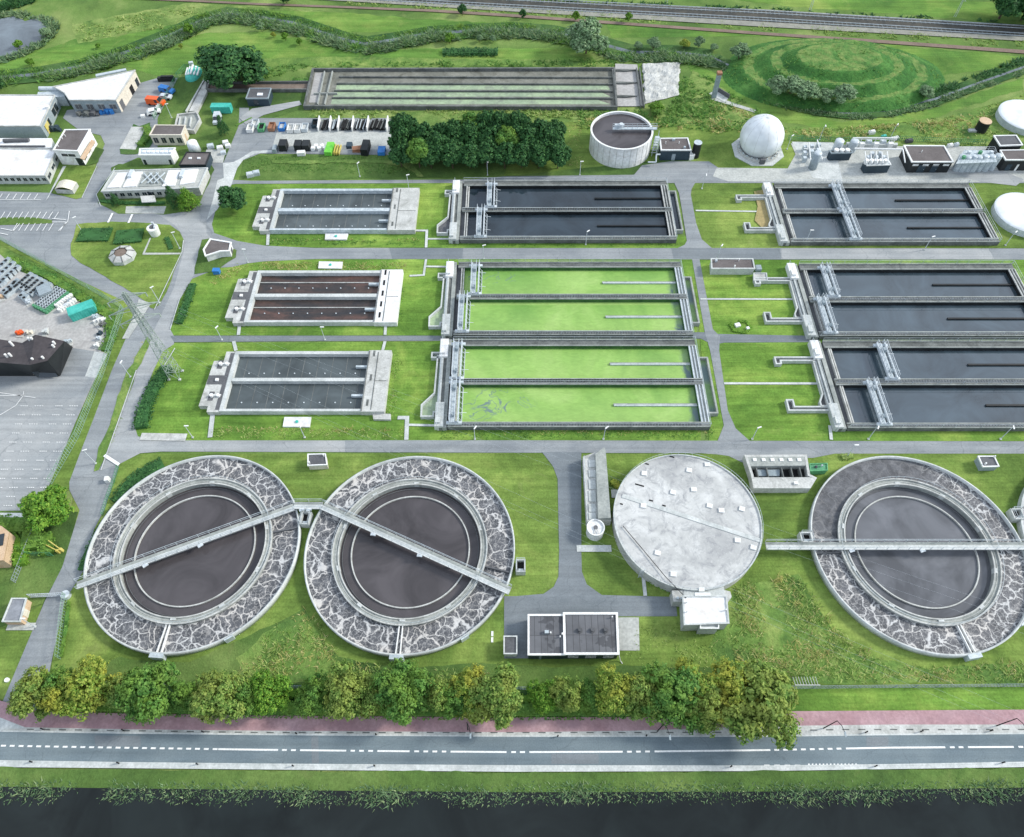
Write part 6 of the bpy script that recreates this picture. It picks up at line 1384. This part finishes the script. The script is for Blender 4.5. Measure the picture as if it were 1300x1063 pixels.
for i,(a,lb,mt,d) in enumerate((([(342,302),(545,305),(545,311),(342,311)],'weeds below the farthest grey basin','tuft_g',5),([(345,305),(545,303),(545,305.5),(345,307)],'dry grass below the farthest grey basin','tuft_dry',2.5),
 ([(330,333),(510,333),(525,345),(505,342),(330,343)],'dry yellow grass above the drained brown basin','tuft_dry',4),([(300,336),(510,332),(520,350),(512,345),(300,345)],'weeds above the drained brown basin','tuft',3),
 ([(280,345),(320,334),(300,350),(262,366),(258,362)],'dry grass on the road bend by the blue box','tuft_dry',4),
 ([(270,545),(516,547),(516,557),(270,556)],'weeds below the nearest grey basin','tuft',4),([(272,543),(516,544),(516,548),(272,548)],'dry grass below the nearest grey basin','tuft_dry',3),
 ([(505,350),(517,352),(508,410),(500,410)],'rough edge beside the brown basin','tuft_g',4),([(498,450),(510,450),(500,530),(490,530)],'rough edge beside the nearest grey basin','tuft',4),
 ([(560,546),(905,546),(905,556),(560,557)],'rough bank in front of the nearer duckweed basin','tuft_g',5),([(640,546),(905,547),(905,551),(640,552)],'dry grass before the nearer duckweed basin','tuft_dry',2.5),
 ([(560,306),(860,306),(860,313),(560,313)],'rough bank in front of the dark basin','tuft_g',4),
 ([(312,199),(480,199),(515,207),(535,222),(480,220),(312,219)],'bank beside the storage yard','tuft_g',3),([(720,155),(740,165),(740,215),(725,215)],'dry grass strip beside the sludge tank','tuft_dry',1),
 ([(174,400),(160,465),(170,470),(187,430)],'x','tuft_g',.01),
 ([(140,545),(121,600),(127,600),(150,545),(172,475),(166,472)],'overgrown strip between the two access roads','tuft',5),([(188,425),(172,470),(164,470),(184,428)],'growth on the narrow strip near the pylon','tuft_dry',3))):
    if lb!='x': scatter('rough_grass',lb,a,d,.45,mt,40+i,4,.12,-.3,.3)
scatter('hill_grass_tufts','shaggy grass tufts around the foot of the terraced hill',[(920,95),(960,130),(1060,148),(1190,120),(1200,100),(1160,126),(1060,140),(980,122),(935,90)],1.5,.7,'tuft_g',70,4,.24,-.2)
def hilltufts():
    random.seed(9); mb=MB()
    for _ in range(2600):
        x=hcx+random.uniform(-31,31); y=hcy+random.uniform(-19,19); z=hillz(x,y)
        if z<.3 or noise.noise(Vector((x*.2,y*.2,8)))<-.1: continue
        blades(mb,x,y,z-.1,.35,4,.16)
    tag(mb.build('hill_grass','tuft_g'),'coarse grass covering the terraced hill',None,None,'stuff')
hilltufts()
# fine turf texture close to the main road
scatter('grass','short grass on the verge before the red path',[(1003,878),(1300,876),(1300,899),(1003,901)],4,.16,'tuft_g',80,4,.06,-.5,.3)

reeds('reeds','reed fringe on the bank of the dark canal below the main road',[(-60,997),(330,1001),(650,1004),(970,1003),(1360,998)],-1.6,.3,.9,'reed',7,95,w=.16)
scatter('grass','shaggy grass on the verge between main road and canal',[(-40,980),(1340,980),(1340,998),(650,1003),(-40,998)],3,.25,'tuft_g',96,3,.08,-.3,.3)
# ================================================================== SMALL THINGS
def lamp(label,px,py,h=5.0,arm=0.0,kind=0):
    x,y=G(px,py); t=thing('street_lamp',label,'lamp post',(x,y),'slim white site lamps' if kind==0 else 'dark lamps along the main road')
    if kind==0:
        MB().tube((x,y,0),(x,y,h),.08,8,.05).build('pole','lightsteel',t); MB().obox(x,y,0,.25,.35,.35).build('base','conc_l',t)
        q=MB(); q.obox(x+.25,y,h,h+.12,.8,.22,arm); q.build('lamp_head','white',t)
    else:
        MB().tube((x,y,0),(x+.15,y,h),.09,8,.06).build('pole','tyre',t)
        q=MB(); q.line([(x+.15,y,h),(x+.5,y-.7,h+.35),(x+.7,y-1.5,h+.3)],.05,6); q.build('arm','tyre',t); MB().obox(x+.75,y-1.8,h+.2,h+.32,.25,.7).build('lamp_head','greyclad',t)
L_=[(412.7,432,'beside the narrow road below the brown basin'),(614,329,'above the farther duckweed basin'),(743.6,311,'before the dark middle basin'),(910,329,'at the corner of the brown-roofed low building'),(891,240,'on the lawn corner by the plant road'),
(1022,310,'before the inlet of the farthest eastern basin'),(1173,318,'on the road edge before the farthest eastern basin'),(1276,312,'beyond the corner of the farthest eastern basin'),(1102,558,'before the nearest eastern basin, left one'),(1269.6,558,'before the nearest eastern basin, right one'),
(1075,580,'at the upper rim of the eastern round tank'),(954.8,558,'on the lawn where the cross road meets the wide road'),(766,558,'before the nearer duckweed basin, right one'),(603,558,'before the nearer duckweed basin, left one'),(387,556,'below the white panel of the nearest grey basin'),(245,556,'next to the pale strip at the road junction'),
(122,589,'at the lower tip of the strip between two roads'),(203,385,'at the lower tip of the grass island'),(282,432,'on the narrow road left of the brown basin'),(166,479,'between the two roads near the pylon'),(315,334,'on the fork beside the wedge building'),(228.5,316,'at the right edge of the grass island'),(104,293.5,'at the left edge of the grass island'),
(457,224.7,'on the bank below the storage yard'),(619,223,'at the foot of the dense grove'),(736,223,'on the lawn left of the sludge tank'),(218,150,'on the lawn beside the inlet works'),(999,190,'beside the gas holder'),(1130,176,'behind the white pipework skid'),(1040,178,'at the corner of the plant yard'),(45,796,'beside the tan-walled shed'),(519,240,'behind the outlet slab of the farthest grey basin')]
for i,(a,b,lb) in enumerate(L_): lamp('slim white lamp post '+lb,a,b,4.2 if i not in(16,19,21,17) else 5,R(20*(i%5)))
for a,b,lb in ((834,929,'leaning over the road below the broad grey-green tree'),(1045,925,'right of the biggest yellow-green tree'),(1264,922,'near the right edge of the photo'),(594,927,'below the yellowish small tree')): lamp('dark curved street lamp '+lb,a,b,5.5,0,1)
# bollards / reflector posts along the main road
for i,(a,b) in enumerate(((56,926.6),(158,928),(259,930),(377,932),(478,933.5),(599,935),(708,935.5),(820,935),(1013,931.5),(1098,930.5),(1168,929.4),(1256,928.6),(42,968),(152,969.5),(252,970.8),(373,973),(476,973),(927,974),(1110,973.4),(1271,969))):
    x,y=G(a,b); q=MB(); q.cyl(x,y,.09,0,.9,8); q.cyl(x,y,.11,.9,1.0,8); tag(q.build('bollard','tyre'),'short dark kerb bollard along the '+('far' if b<950 and i<12 else 'near')+' side of the main road','bollard','kerb bollards, '+('far' if i<12 else 'near')+' side')
# fences
def fence(label,pts,h=1.8,mat='green_steel',step=3.0,name='fence',slats=True,px=True,cat='fence'):
    P=gp(pts) if px else pts; t=thing(name,label,cat,P[0])
    q=MB(); r=MB()
    for a,b in zip(P,P[1:]):
        l=math.dist(a,b); n=max(1,int(l/step)); dx,dy=(b[0]-a[0])/l,(b[1]-a[1])/l; an=math.atan2(dy,dx); mx_,my=(a[0]+b[0])/2,(a[1]+b[1])/2
        for i in range(n+(b==P[-1])): MB().tube((a[0]+dx*l*i/n,a[1]+dy*l*i/n,0),(a[0]+dx*l*i/n,a[1]+dy*l*i/n,h),.05,6).build('post',mat,t)
        for zz in (.1,h*.5,h-.06): r.obox(mx_,my,zz,zz+.06,l,.04,an)
        if slats:
            k_=int(l/.5)
            for i in range(k_): r.obox(a[0]+dx*l*(i+.5)/k_,a[1]+dy*l*(i+.5)/k_,.1,h-.06,.09,.025,an)
    r.build('mesh_panels',mat,t)
fence('long pale green fence on the lawn above the red path',[(60,868),(350,874),(560,875),(760,876),(1005,874.5),(1160,873),(1330,871.5)],1.7,'greyclad')
fence('tall pale green fence from gate to roadside trees at the lower left',[(86,757),(81,795),(77,837)],1.9,'fencegreen')
fence('fence along the industrial yard beside the access road',[(-20,297),(0,305),(60,338),(114,368),(158,394),(150,420),(130,480),(100,556),(66,615)],2.0,'fencegreen')
fence('short fence beside the lawn left of the access road',[(36,705),(68,706)],1.5,'green_steel'); fence('garden fence running down beside the shrubs by the brick house',[(46,676),(34,705),(20,740)],1.5,'greyclad')
fence('thin fence behind the parked vans up to the huge tree',[(196,152),(212,127),(226,99),(236,88),(262,95)],1.6,'green_steel')
fence('fence around the hill-side ditch at the gas plant',[(1000,178),(1070,181),(1140,179),(1250,184)],1.5,'green_steel')
fence('low fence from the wheel stop down beside the westernmost round tank',[(151,594),(146,612),(138,632),(131,655)],1.1,'green_steel')
# site gate
t=thing('site_gate','pale sliding gate with a round post across the access road','gate',G(40,758))
P=gp([(40,759),(84,757)]); q=MB(); a,b=P; an=math.atan2(b[1]-a[1],b[0]-a[0]); l=math.dist(a,b)
for zz in (.2,.8,1.5): q.obox((a[0]+b[0])/2,(a[1]+b[1])/2,zz,zz+.1,l,.1,an)
for i in range(18): q.obox(a[0]+(b[0]-a[0])*i/17,a[1]+(b[1]-a[1])*i/17,.2,1.6,.08,.05,an)
q.build('frame','lightsteel',t); x,y=b; MB().cyl(x+.2,y,.7,0,.9,20).build('post','lightsteel',t)
# barrier arm leaves by the entrance
for a_,b_,lb in (((60,694),(76,702),'yellow and white barrier beam, upper of two beside the access road'),((66,690),(80,700),'yellow and white barrier beam, lower of two beside the access road')):
    P=gp([a_,b_]); q=MB(); q.tube((*P[0],1.2),(*P[1],1.0),.09,8); q.obox(*P[1],0,1.1,.4,.4); tag(q.build('barrier','yellow'),lb,'barrier')
q=MB(); x,y=G(138,611); q.obox(x,y,0,1.1,.7,.9,.2); tag(q.build('cabinet','white'),'white cabinet at the road junction beside the westernmost round tank','cabinet')
q=MB(); x,y=G(10,864); q.cyl(x,y,.35,0,.4,12); tag(q.build('vent_cap','white'),'small white vent cap on the lower-left lawn','vent')
# lattice pylon
t=thing('lattice_pylon','tall galvanised lattice pylon beside the brown road','pylon',G(223,477))
bx,by=G(223.5,477); H=24.5
def lat(zf): return 1.05*(1-zf)+.25*zf
q=MB(); N_=13; C4=((-1,-1),(1,-1),(1,1),(-1,1))
lv=[H*(1-(1-i/N_)**1.25) for i in range(N_+1)]
for i in range(N_):
    z0,z1=lv[i],lv[i+1]; w0,w1=lat(z0/H),lat(z1/H)
    for k_ in range(4):
        a=C4[k_]; b=C4[(k_+1)%4]
        q.tube((bx+a[0]*w0,by+a[1]*w0,z0),(bx+a[0]*w1,by+a[1]*w1,z1),.065,5)
        q.tube((bx+a[0]*w0,by+a[1]*w0,z0),(bx+b[0]*w1,by+b[1]*w1,z1),.038,4); q.tube((bx+b[0]*w0,by+b[1]*w0,z0),(bx+a[0]*w1,by+a[1]*w1,z1),.038,4)
        q.tube((bx+a[0]*w1,by+a[1]*w1,z1),(bx+b[0]*w1,by+b[1]*w1,z1),.05,4)
q.build('lattice_mast','pylonsteel',t)
for zz,ln in ((17.5,3.4),(20.3,4.2),(23.2,3.2)):
    q=MB()
    dx,dy=.92,.39
    for sgn in (-1,1):
        e=(bx+dx*ln*sgn,by+dy*ln*sgn,zz)
        for k_ in range(4): 
            a=C4[k_]; w_=lat(zz/H); q.tube((bx+a[0]*w_,by+a[1]*w_,zz+(.0 if k_%2 else .9)),e,.06,4)
        for f in (.4,.7): q.tube((bx+dx*ln*sgn*f,by+dy*ln*sgn*f,zz+.5*(1-f)),(bx+dx*ln*sgn*f,by+dy*ln*sgn*f,zz),.045,4)
        q.tube((e[0],e[1],zz),(e[0],e[1],zz-1.0),.1,6)
    q.build('cross_arm','pylonsteel',t)
q=MB()
for a in C4: q.obox(bx+a[0]*1.08,by+a[1]*1.08,0,.3,.45,.45)
q.build('footings','conc_l',t)
for i,(zz,ln,s) in enumerate(((16.5,3.4,-1),(16.5,3.4,1),(19.3,4.2,-1),(19.3,4.2,1),(22.2,3.2,-1),(22.2,3.2,1))):
    st=Vector((bx+.92*ln*s,by+.39*ln*s,zz)); en=Vector((150+6*s,-10+8*s,zz+2)); q=MB(); prev=st
    for k_ in range(1,25):
        f=k_/24; p=st.lerp(en,f); p.z-=5*math.sin(math.pi*f); q.tube(prev,p,.006,3); prev=p
    tag(q.build('power_line','steel'),'thin overhead wire running from the lattice pylon across the basins','overhead wire','overhead wires of the lattice pylon')
# white ground panels
for a,lb in (([(413,296.5),(442,296.5),(440,304),(412.5,304)],'farthest grey basin'),([(405,332),(435,332.5),(434,341),(404,340.5)],'brown basin'),([(361,529.5),(395,529.5),(393,542),(359,541.5)],'nearest grey basin')):
    t=thing('cover_panel','white rectangular cover panel on the grass beside the '+lb,'cover',gp(a,.3)[0],'white cover panels by the small basins')
    MB().prism(gp(a,.4),0,.4).build('plate','white_roof',t); x,y=G((a[0][0]+a[2][0])/2,(a[0][1]+a[2][1])/2,.4); MB().cyl(x,y,.3,.4,.6,10).build('cap','teal',t)
q=MB(); q.prism(gp([(473,525),(496,526),(496,533),(474,532.5)],.5),0,.6); tag(q.build('concrete_block','conc_w'),'pale concrete block at the corner of the nearest grey basin','block')
x,y=G(276,347); t=thing('blue_container','small blue box container on the lawn at the road bend','container',(x,y)); q=MB(); q.obox(x,y,0,1.0,1.4,1.0); q.build('box','blue',t); MB().obox(x,y,1.0,1.15,1.5,1.1).build('lid','blue',t)
for i,(a,b,lb) in enumerate(((936,414,'bigger white well cover in the shrubs left of the eastern basins'),(949,418,'smaller white well cover in the shrubs left of the eastern basins'))):
    x,y=G(a,b); q=MB(); q.obox(x,y,0,.5,1.1 if i==0 else .6,.9 if i==0 else .6,.3); tag(q.build('well_cover','white'),lb,'well cover')
foliage_band('shrub_ring','ring of low shrubs around the two white well covers',[(926,412),(932,421),(946,423),(953,417),(948,410),(938,408)],.8,.6,'leaf_v',20,.16,cat='shrubs',seed=33)
# ------------------------------------------------ vehicles (roof length ~4.4 m)
def car(name,label,px,py,ang,L=4.3,W_=1.8,H=1.45,mat='white',van=False,cat='car',group=None):
    x,y=G(px,py,.6); t=thing(name,label,cat,(0,0,0),group)
    b=MB(); hw=W_/2
    prof=[(-L/2,.35),(-L/2+.05,.85),(-L/2+.75,.95),(-L/2+1.4,H),(L/2-.7,H),(L/2-.1,.95),(L/2,.4)] if not van else [(-L/2,.35),(-L/2+.05,1.0),(-L/2+.8,1.2),(-L/2+1.5,H),(L/2-.05,H),(L/2,.4)]
    V=[];n=len(prof)
    for s,k_ in ((-1,1.0),(1,1.0)):
        for i,(px_,pz) in enumerate(prof): V.append((px_,s*hw*(.86 if pz>1.0 else 1),pz))
    F_=[(i,i+1,n+i+1,n+i) for i in range(n-1)]+[(n-1,0,n,2*n-1)]+[tuple(range(n-1,-1,-1)),tuple(range(n,2*n))]
    b.add(V,F_); b.build('body',mat,t)
    g=MB(); g.add([(-L/2+.8,-hw*.8,1.0 if not van else 1.25),(-L/2+.8,hw*.8,1.0 if not van else 1.25),(-L/2+1.38,hw*.74,H-.03),(-L/2+1.38,-hw*.74,H-.03)],[(0,1,2,3)]); g.v=[(a-.04,b_,c+.03) for a,b_,c in g.v]; g.build('windscreen','glass',t)
    for s in (-1,1):
        MB().box(-L/2+1.5,L/2-.9 if not van else -L/2+2.2,s*hw*.93-.02,s*hw*.93+.02,1.0,H-.12).build('side_window','glass',t)
        for wx in (-L*.3,L*.3): MB().tube((wx,s*hw-.1,.33),(wx,s*hw+.06,.33),.33,12).build('wheel','tyre',t)
    t.location=(x,y,0); t.rotation_euler=(0,0,ang); return t
car('delivery_van','bright orange van parked on the asphalt left of the lawn',198,130,R(172),4.8,1.9,2.0,'orange',True,'van')
car('parked_car','white car parked below the orange van',195,142,R(200),3.6,1.7,1.4,'white'); 
car('pickup_truck','blue and white vehicle parked above the orange van',212,115,R(160),4.2,1.8,1.7,'blue',True,'van')
car('parked_car','light blue car parked at the top of the yard',210,123,R(176),3.4,1.6,1.3,'lightsteel')
car('tank_trailer','white tanker trailer on the lawn in front of the slim cypress',276,152,R(95),3.8,1.8,1.9,'lightsteel',True,'trailer')
# boats / covered pool
x,y=G(246,95); t=thing('covered_boat','boat under a white and turquoise tarpaulin on the lawn','boat',(x,y)); q=MB(); q.dome(x,y,0,3.0,1.6,24,5); q.v=[(x+(a-x)*.75,y+(b-y)*1.25,c) for a,b,c in q.v]; q.build('cover','teal',t,True)
q=MB()
for k_ in range(5): q.obox(x-1.6+k_*.8,y,.9+.3*(2-abs(k_-2)),1.15+.3*(2-abs(k_-2)),.5,4.6-.5*abs(k_-2),.1)
q.build('tarpaulin_stripe','white',t)
def container(label,px,py,l,w_,h,ang,mat,name='shipping_container',cat='container',group=None,top=None,ribs=True):
    x,y=G(px,py); t=thing(name,label,cat,(x,y),group); c,s=math.cos(ang),math.sin(ang)
    MB().obox(x,y,.1,h,l,w_,ang).build('body',mat,t)
    MB().obox(x,y,h,h+.06,l*1.01,w_*1.01,ang).build('roof',top or mat,t)
    if ribs:
        q=MB(); n=int(l/.5)
        for i in range(n):
            u=(i+.5)/n*l-l/2; q.obox(x+c*u,y+s*u,.2,h-.1,.09,w_+.08,ang)
        q.build('ribs',mat,t)
    e=MB(); u=l/2+.03; e.obox(x+c*u-s*w_*.24,y+s*u+c*w_*.24,.2,h-.1,.05,w_*.42,ang); e.build('door',top or mat,t)
    return t
container('teal container on the lawn left of the dark cabin',283,142,5.2,1.9,2.0,0,'teal')
container('big turquoise container with a slatted tarpaulin in the industrial yard',108,399,5.2,2.4,2.2,R(30),'teal',top='teal')
SK='skips and containers in the storage yard'
container('black container, left one of the storage yard',361,189,1.9,2.6,1.9,0,'black',group=SK); container('black container, left of the adjoining pair in the storage yard',380,189,1.8,2.4,1.8,0,'black',group=SK)
container('black container, right of the adjoining pair in the storage yard',390,189,1.8,2.4,1.8,0,'black',group=SK); container('long black container at the right end of the storage yard',465,192,1.8,4.2,1.9,R(-4),'black',group=SK)
container('lime green skip in the storage yard',419,192,1.8,4.2,1.2,R(-4),'skip_g',name='skip',cat='skip',group=SK,top='skip_g')
container('grey crate next to the lone black container',350,192,1.0,2.0,1.2,0,'greyclad',name='crate',cat='crate',group=SK,ribs=False); container('white crate below the black container pair',383,197,2.0,1.2,1.0,R(5),'white',name='crate',cat='crate',group=SK,ribs=False)
container('purple-grey crate between yellow planks and the leafy pallet',444,187,1.4,1.8,.9,0,'navy',name='crate',cat='crate',group=SK,ribs=False)
container('small blue barrow crate at the right end of the storage yard',485,194,1.8,2.6,1.0,0,'blue',name='crate',cat='crate',group=SK,ribs=False)
x,y=G(428,192); q=MB()
for i in range(9): q.obox(x-.9+i*.22,y+random.uniform(-.3,.3),.1+.05*(i%3),.35+.25*(i%3),.16,3.6,R(random.uniform(-8,2)))
tag(q.build('plank_stack','yellow'),'stack of yellow planks beside the lime green skip','planks')
q=MB(); x,y=G(454,192)
for i in range(3): q.obox(x,y,.1+i*.35,.35+i*.35,2.4,1.6,R(6*i))
tag(q.build('pallet_stack','rust'),'stack of reddish pallets left of the long black container','pallets')
x,y=G(404,190)
for i in range(5):
    xx,yy=G(398+i*4,191-(i%2)*3); container('white bale, number %s from the left beside the black container pair'%('one','two','three','four','five')[i],398+i*4,191-(i%2)*3,.9,1.0,.9,R(10*i),'white',name='bale',cat='bale',group='white bales in the storage yard',ribs=False)
# trailers row at the top of the yard
rowt=[(319,166,'white','white tub, first of the row at the yard entrance'),(325,160,'lightsteel','silver tub, second of the row at the yard entrance'),(333,165,'greenbox','black and lime bin in the upper row of the storage yard'),(346,164,'rust','rusty orange bin in the upper row of the storage yard'),(359,164,'blue','blue cart in the upper row of the storage yard'),(370,166,'white','white trough right of the blue cart'),(379,166,'white','second white trough right of the blue cart'),(388,165,'lightsteel','silver drum cart before the pipe stacks'),(401,160,'navy','dark blue cart with a white hood at the pipe stacks')]
for i,(a,b,mt,lb) in enumerate(rowt):
    x,y=G(a,b); t=thing('skip_bin',lb,'bin',(x,y),'bins and carts along the upper side of the storage yard'); P=[(x-.75,y-1.3),(x+.75,y-1.3),(x+.75,y+1.3),(x-.75,y+1.3)]
    MB().wall(P,.12,.2,1.2,True).build('side_walls',mt,t); MB().sheet(P,.75).build('load','tyre' if i in(2,8) else ('rust' if i==3 else 'conc_w'),t)
    q=MB()
    for sx in (-.6,.6): q.tube((x+sx,y-.9,.2),(x+sx+.1,y-.9,.2),.2,10)
    q.build('wheels','tyre',t)
# pipe stacks with white concrete dividers
xd=[405.5,420,430.5,448.5,467.5,492]
for i,a in enumerate(xd):
    P=gp([(a-1,168),(a+1.2,153)]); q=MB().wall(P,.28,0,1.5); tag(q.build('divider_wall','white'),('leftmost','second','third','fourth','fifth','rightmost')[i]+' white concrete divider between the pipe stacks, counted from the left','divider wall','white dividers of the pipe stacks')
for i,(a,b) in enumerate(zip(xd,xd[1:])):
    x0,y0=G(a+1.5,166); x1,y1=G(b-1.5,155); random.seed(i); t=thing('pipe_stack',('first','second','third','fourth','fifth')[i]+' stack of black pipes from the left, lying between white dividers','pipe stack',((x0+x1)/2,(y0+y1)/2),'stacks of black pipes')
    n=max(4,int((x1-x0)/.3)); q=MB(); q2=MB()
    for lay in range(3):
        for k_ in range(n):
            xx=x0+(x1-x0)*(k_+.5)/n; (q if random.random()<.65 else q2).tube((xx+random.uniform(-.1,.1),y0+random.uniform(-.3,.3),.15+lay*.28),(xx+.3+random.uniform(-.2,.2),y1+random.uniform(-.4,.4),.15+lay*.28),.13,6)
    q.build('pipes','tyre',t); q2.build('pipes','steel' if i%2 else 'conc_d',t)
# litter of white bags near the path
for i,(a,b,w_,mt,lb) in enumerate(((287,183,1.4,'white','white bale, upper of the heap left of the lane'),(290,187,1.3,'white','white bale, right of the heap left of the lane'),(280,190,1.5,'white','white bale, middle of the heap left of the lane'),(268,188,1.6,'steel','grey crate, left of the heap left of the lane'),(284,196,1.3,'lightsteel','pale bale, lowest of the heap left of the lane'),(318,224,1.6,'lightsteel','pale machine part on the verge beside the thin road'),(326,222,1.6,'steel','grey machine part on the verge beside the thin road'),(243,78+4,1.2,'lightsteel','pale block on the meadow above the covered boat'),(200,124+18,.8,'white','white round tub at the yard edge'),(182,149,1.1,'white','white pallet near the lawn corner of the yard'),(111,176,.9,'peach','small white box on the edge of the access lane'))):
    x,y=G(a,b); t=thing('bale' if 'bale' in lb else 'crate',lb,'bale' if 'bale' in lb else 'crate',(x,y)); MB().obox(x,y,0,w_*.6,w_,w_*.8,.3).build('body',mt,t); MB().obox(x,y,w_*.6,w_*.68,w_*.8,w_*.6,.3).build('top',mt,t)
for i,(a,b,mt,lb) in enumerate(((118,146,'bitumen','heap under a black tarpaulin at the hall front'),(137,144,'blue','heap under a blue tarpaulin at the hall corner'),(106,146,'conc_d','grey heap left of the black tarpaulin'),(70,165,'navy','dark purple heap at the corner of the streaky-roofed hall'))):
    x,y=G(a,b); q=MB(); random.seed(i+50); 
    for k_ in range(7): q.obox(x+random.uniform(-1.6,1.6),y+random.uniform(-.6,.6),0,random.uniform(.5,1.3),random.uniform(.7,1.3),random.uniform(.6,1.1),random.uniform(0,3))
    tag(q.build('tarpaulin_heap',mt),lb,'heap')
q=MB(); x,y=G(212,103); q.obox(x,y,0,1.2,4.5,1.0,R(3)); q.obox(x+.4,y+.1,1.2,1.5,3.4,.7,R(3)); tag(q.build('material_rack','black'),'long black rack at the top end of the yard road','rack')
q=MB(); 
for k_ in range(6): x,y=G(196+k_*1.3,147-k_*2.2); q.obox(x,y,0,.9,.6,.8,.6)
tag(q.build('low_wall','white'),'stepped white low wall beside the parked cars','low wall')
# ------------------------------------------------ industrial yard: stacked air units, drums, pallets
e1=G(0,340);  
def rowdir(a,b): p,q=G(*a),G(*b); d=Vector((q[0]-p[0],q[1]-p[1])); return p,d
def unit(label,x,y,ang,z=0):
    if 'u' not in PROTO:
        t=thing('air_unit',label,'air unit',(x,y,z),'grey air units stacked in the industrial yard'); MB().obox(x,y,z,z+1.05,1.5,.95).build('casing','steel',t); MB().obox(x,y,z+1.05,z+1.1,1.52,.97).build('lid','greyclad',t); MB().cyl(x-.3,y,.33,z+1.1,z+1.16,12).build('fan_opening','tyre',t); t.rotation_euler=(0,0,ang); PROTO['u']=t; return t
    return dup(PROTO['u'],(x,y,z),ang,1,label)
UL='grey air unit with a round black fan opening, stacked among its twins'
def grid(a,b,c,n,m,fn):
    P0=Vector((*G(*a),0)); U=Vector((*G(*b),0))-P0; V_=Vector((*G(*c),0))-P0; ang=math.atan2(U.y,U.x)
    for i in range(n):
        for j in range(m):
            p=P0+U*(i/max(1,n-1))+V_*(j/max(1,m-1)); fn(p.x,p.y,ang,i,j)
grid((26,365),(40,353),(50,378),5,5,lambda x,y,a,i,j: unit(UL,x,y,a) if not(i==0 and j>3) else None)
grid((-8,352),(12,334),(4,362),5,3,lambda x,y,a,i,j: unit(UL,x,y,a))
grid((10,372),(22,363),(12,376),3,2,lambda x,y,a,i,j: unit(UL,x,y,a))
for a,b in ((14,374),(18,370),(31,378),(35,381),(23,361),(5,362)): x,y=G(a,b); unit(UL,x,y,R(40+a))
container('large grey casing lying beside the air units in the industrial yard',60,373,2.6,3.0,1.5,R(35),'greyclad',name='casing',cat='casing',ribs=True)
DL='black drum with a pale lid in the rows of drums in the industrial yard'
def drum(x,y,lab,mat='barrel'):
    k_='d'+mat
    if k_ not in PROTO:
        t=thing('drum',lab,'drum',(x,y),'drums in the industrial yard'); MB().cyl(x,y,.42,0,.95,14).build('body',mat,t); MB().ring(x,y,.3,.42,.95,1.0,14).build('lid_ring','steel' if mat=='barrel' else mat,t); PROTO[k_]=t; return t
    return dup(PROTO[k_],(x,y,0),0,1,lab)
grid((46,391),(74,369),(60,398),11,5,lambda x,y,a,i,j: drum(x,y,DL if j<4 and i>0 else 'green drum at the edge of the black drum rows in the industrial yard','barrel' if j<4 and i>0 else 'green_steel'))
grid((74,390),(92,378),(78,396),7,2,lambda x,y,a,i,j: container('pale cistern in the double row between drums and turquoise container, in column %s %s'%(('one','two','three','four','five','six','seven')[i],('front','rear')[j]),*(0,0),1,1,1,0,'white') if False else drum(x,y,'white drum in the short rows beside the turquoise container','white'))
for i,(a,b,l,w_,mt,lb) in enumerate(((86,391,1.8,1.2,'lightsteel','pale machine beside the turquoise container'),(92,385,1.6,1.2,'greyclad','grey machine behind the pale one near the turquoise container'),(128,408,3.0,1.3,'white','long white rack at the right edge of the industrial yard'),(132,414,2.6,.8,'conc_d','dark steel rack at the right edge of the industrial yard'),(123,404,1.6,1.4,'steel','grey scrap crate beside the long white rack'),(128,425,1.3,1.3,'navy','blue crate at the right edge of the industrial yard'),(127,432,1.3,1.3,'lightsteel','white crate below the blue crate'),(124,440,1.6,1.2,'white','white crate nearest the yard exit'),(28,424,2.2,1.6,'orange','orange heap crate behind the black workshop'),(40,424,2,1.2,'cream','cream pallet behind the black workshop'),(58,423,2.6,1.0,'conc_l','pale pallet row behind the black workshop'),(87,437,1.6,1.8,'steel','blue-grey rack at the corner of the black workshop'),(3,379,2.4,1.2,'peach','tan heap crate at the left edge of the industrial yard'),(38,385,1.8,1.4,'lightsteel','pale pallet box before the drum rows'))):
    x,y=G(a,b); random.seed(i); t=thing('pallet_box',lb,'crate',(x,y)); an=R(30+i*7)
    MB().obox(x,y,0,.25,l,w_,an).build('pallet','conc_w',t); q=MB()
    for k_ in range(6): q.obox(x+random.uniform(-.35,.35)*l*.8,y+random.uniform(-.35,.35)*w_*.8,.25,random.uniform(.5,1.1),l*.28,w_*.35,an+random.uniform(-.2,.2))
    q.build('load',mt,t)
for a,b,lb in ((8,476,'left'),(46,477,'right')):
    x,y=G(a,b); t=thing('stack_pot','pale round lamp bollard before the black workshop, '+lb+' one','bollard',(x,y)); MB().cyl(x,y,.12,0,1.0,10).build('post','lightsteel',t); MB().cyl(x,y,.45,1.0,1.15,16).build('top','cream',t)
# soccer-net like trellis at the lower right fence
t=thing('bike_rack','small white metal rack on the grass beside the long fence','rack',G(1024,871)); q=MB()
for i in range(9): x,y=G(1010+i*3.6,870); q.tube((x,y,0),(x-.5,y+1.0,.9),.04,4); 
a=gp([(1009,870),(1041,870)]); q.tube((*a[0],.1),(*a[1],.1),.05); q.build('frame','white',t)
x,y=G(625,805); 
for dy in (0,.6): q=MB().obox(x,y-dy*1.6,0,.15,.35,.8); tag(q.build('marker_stone','white'),('upper' if dy==0 else 'lower')+' white marker stone on the lawn right of the second round tank','marker stone')
for i in range(3):
    a=((1208,574),(262,668),(268,589))[0]
for o in list(bpy.data.objects):
    if '_base' in o: del o['_base']
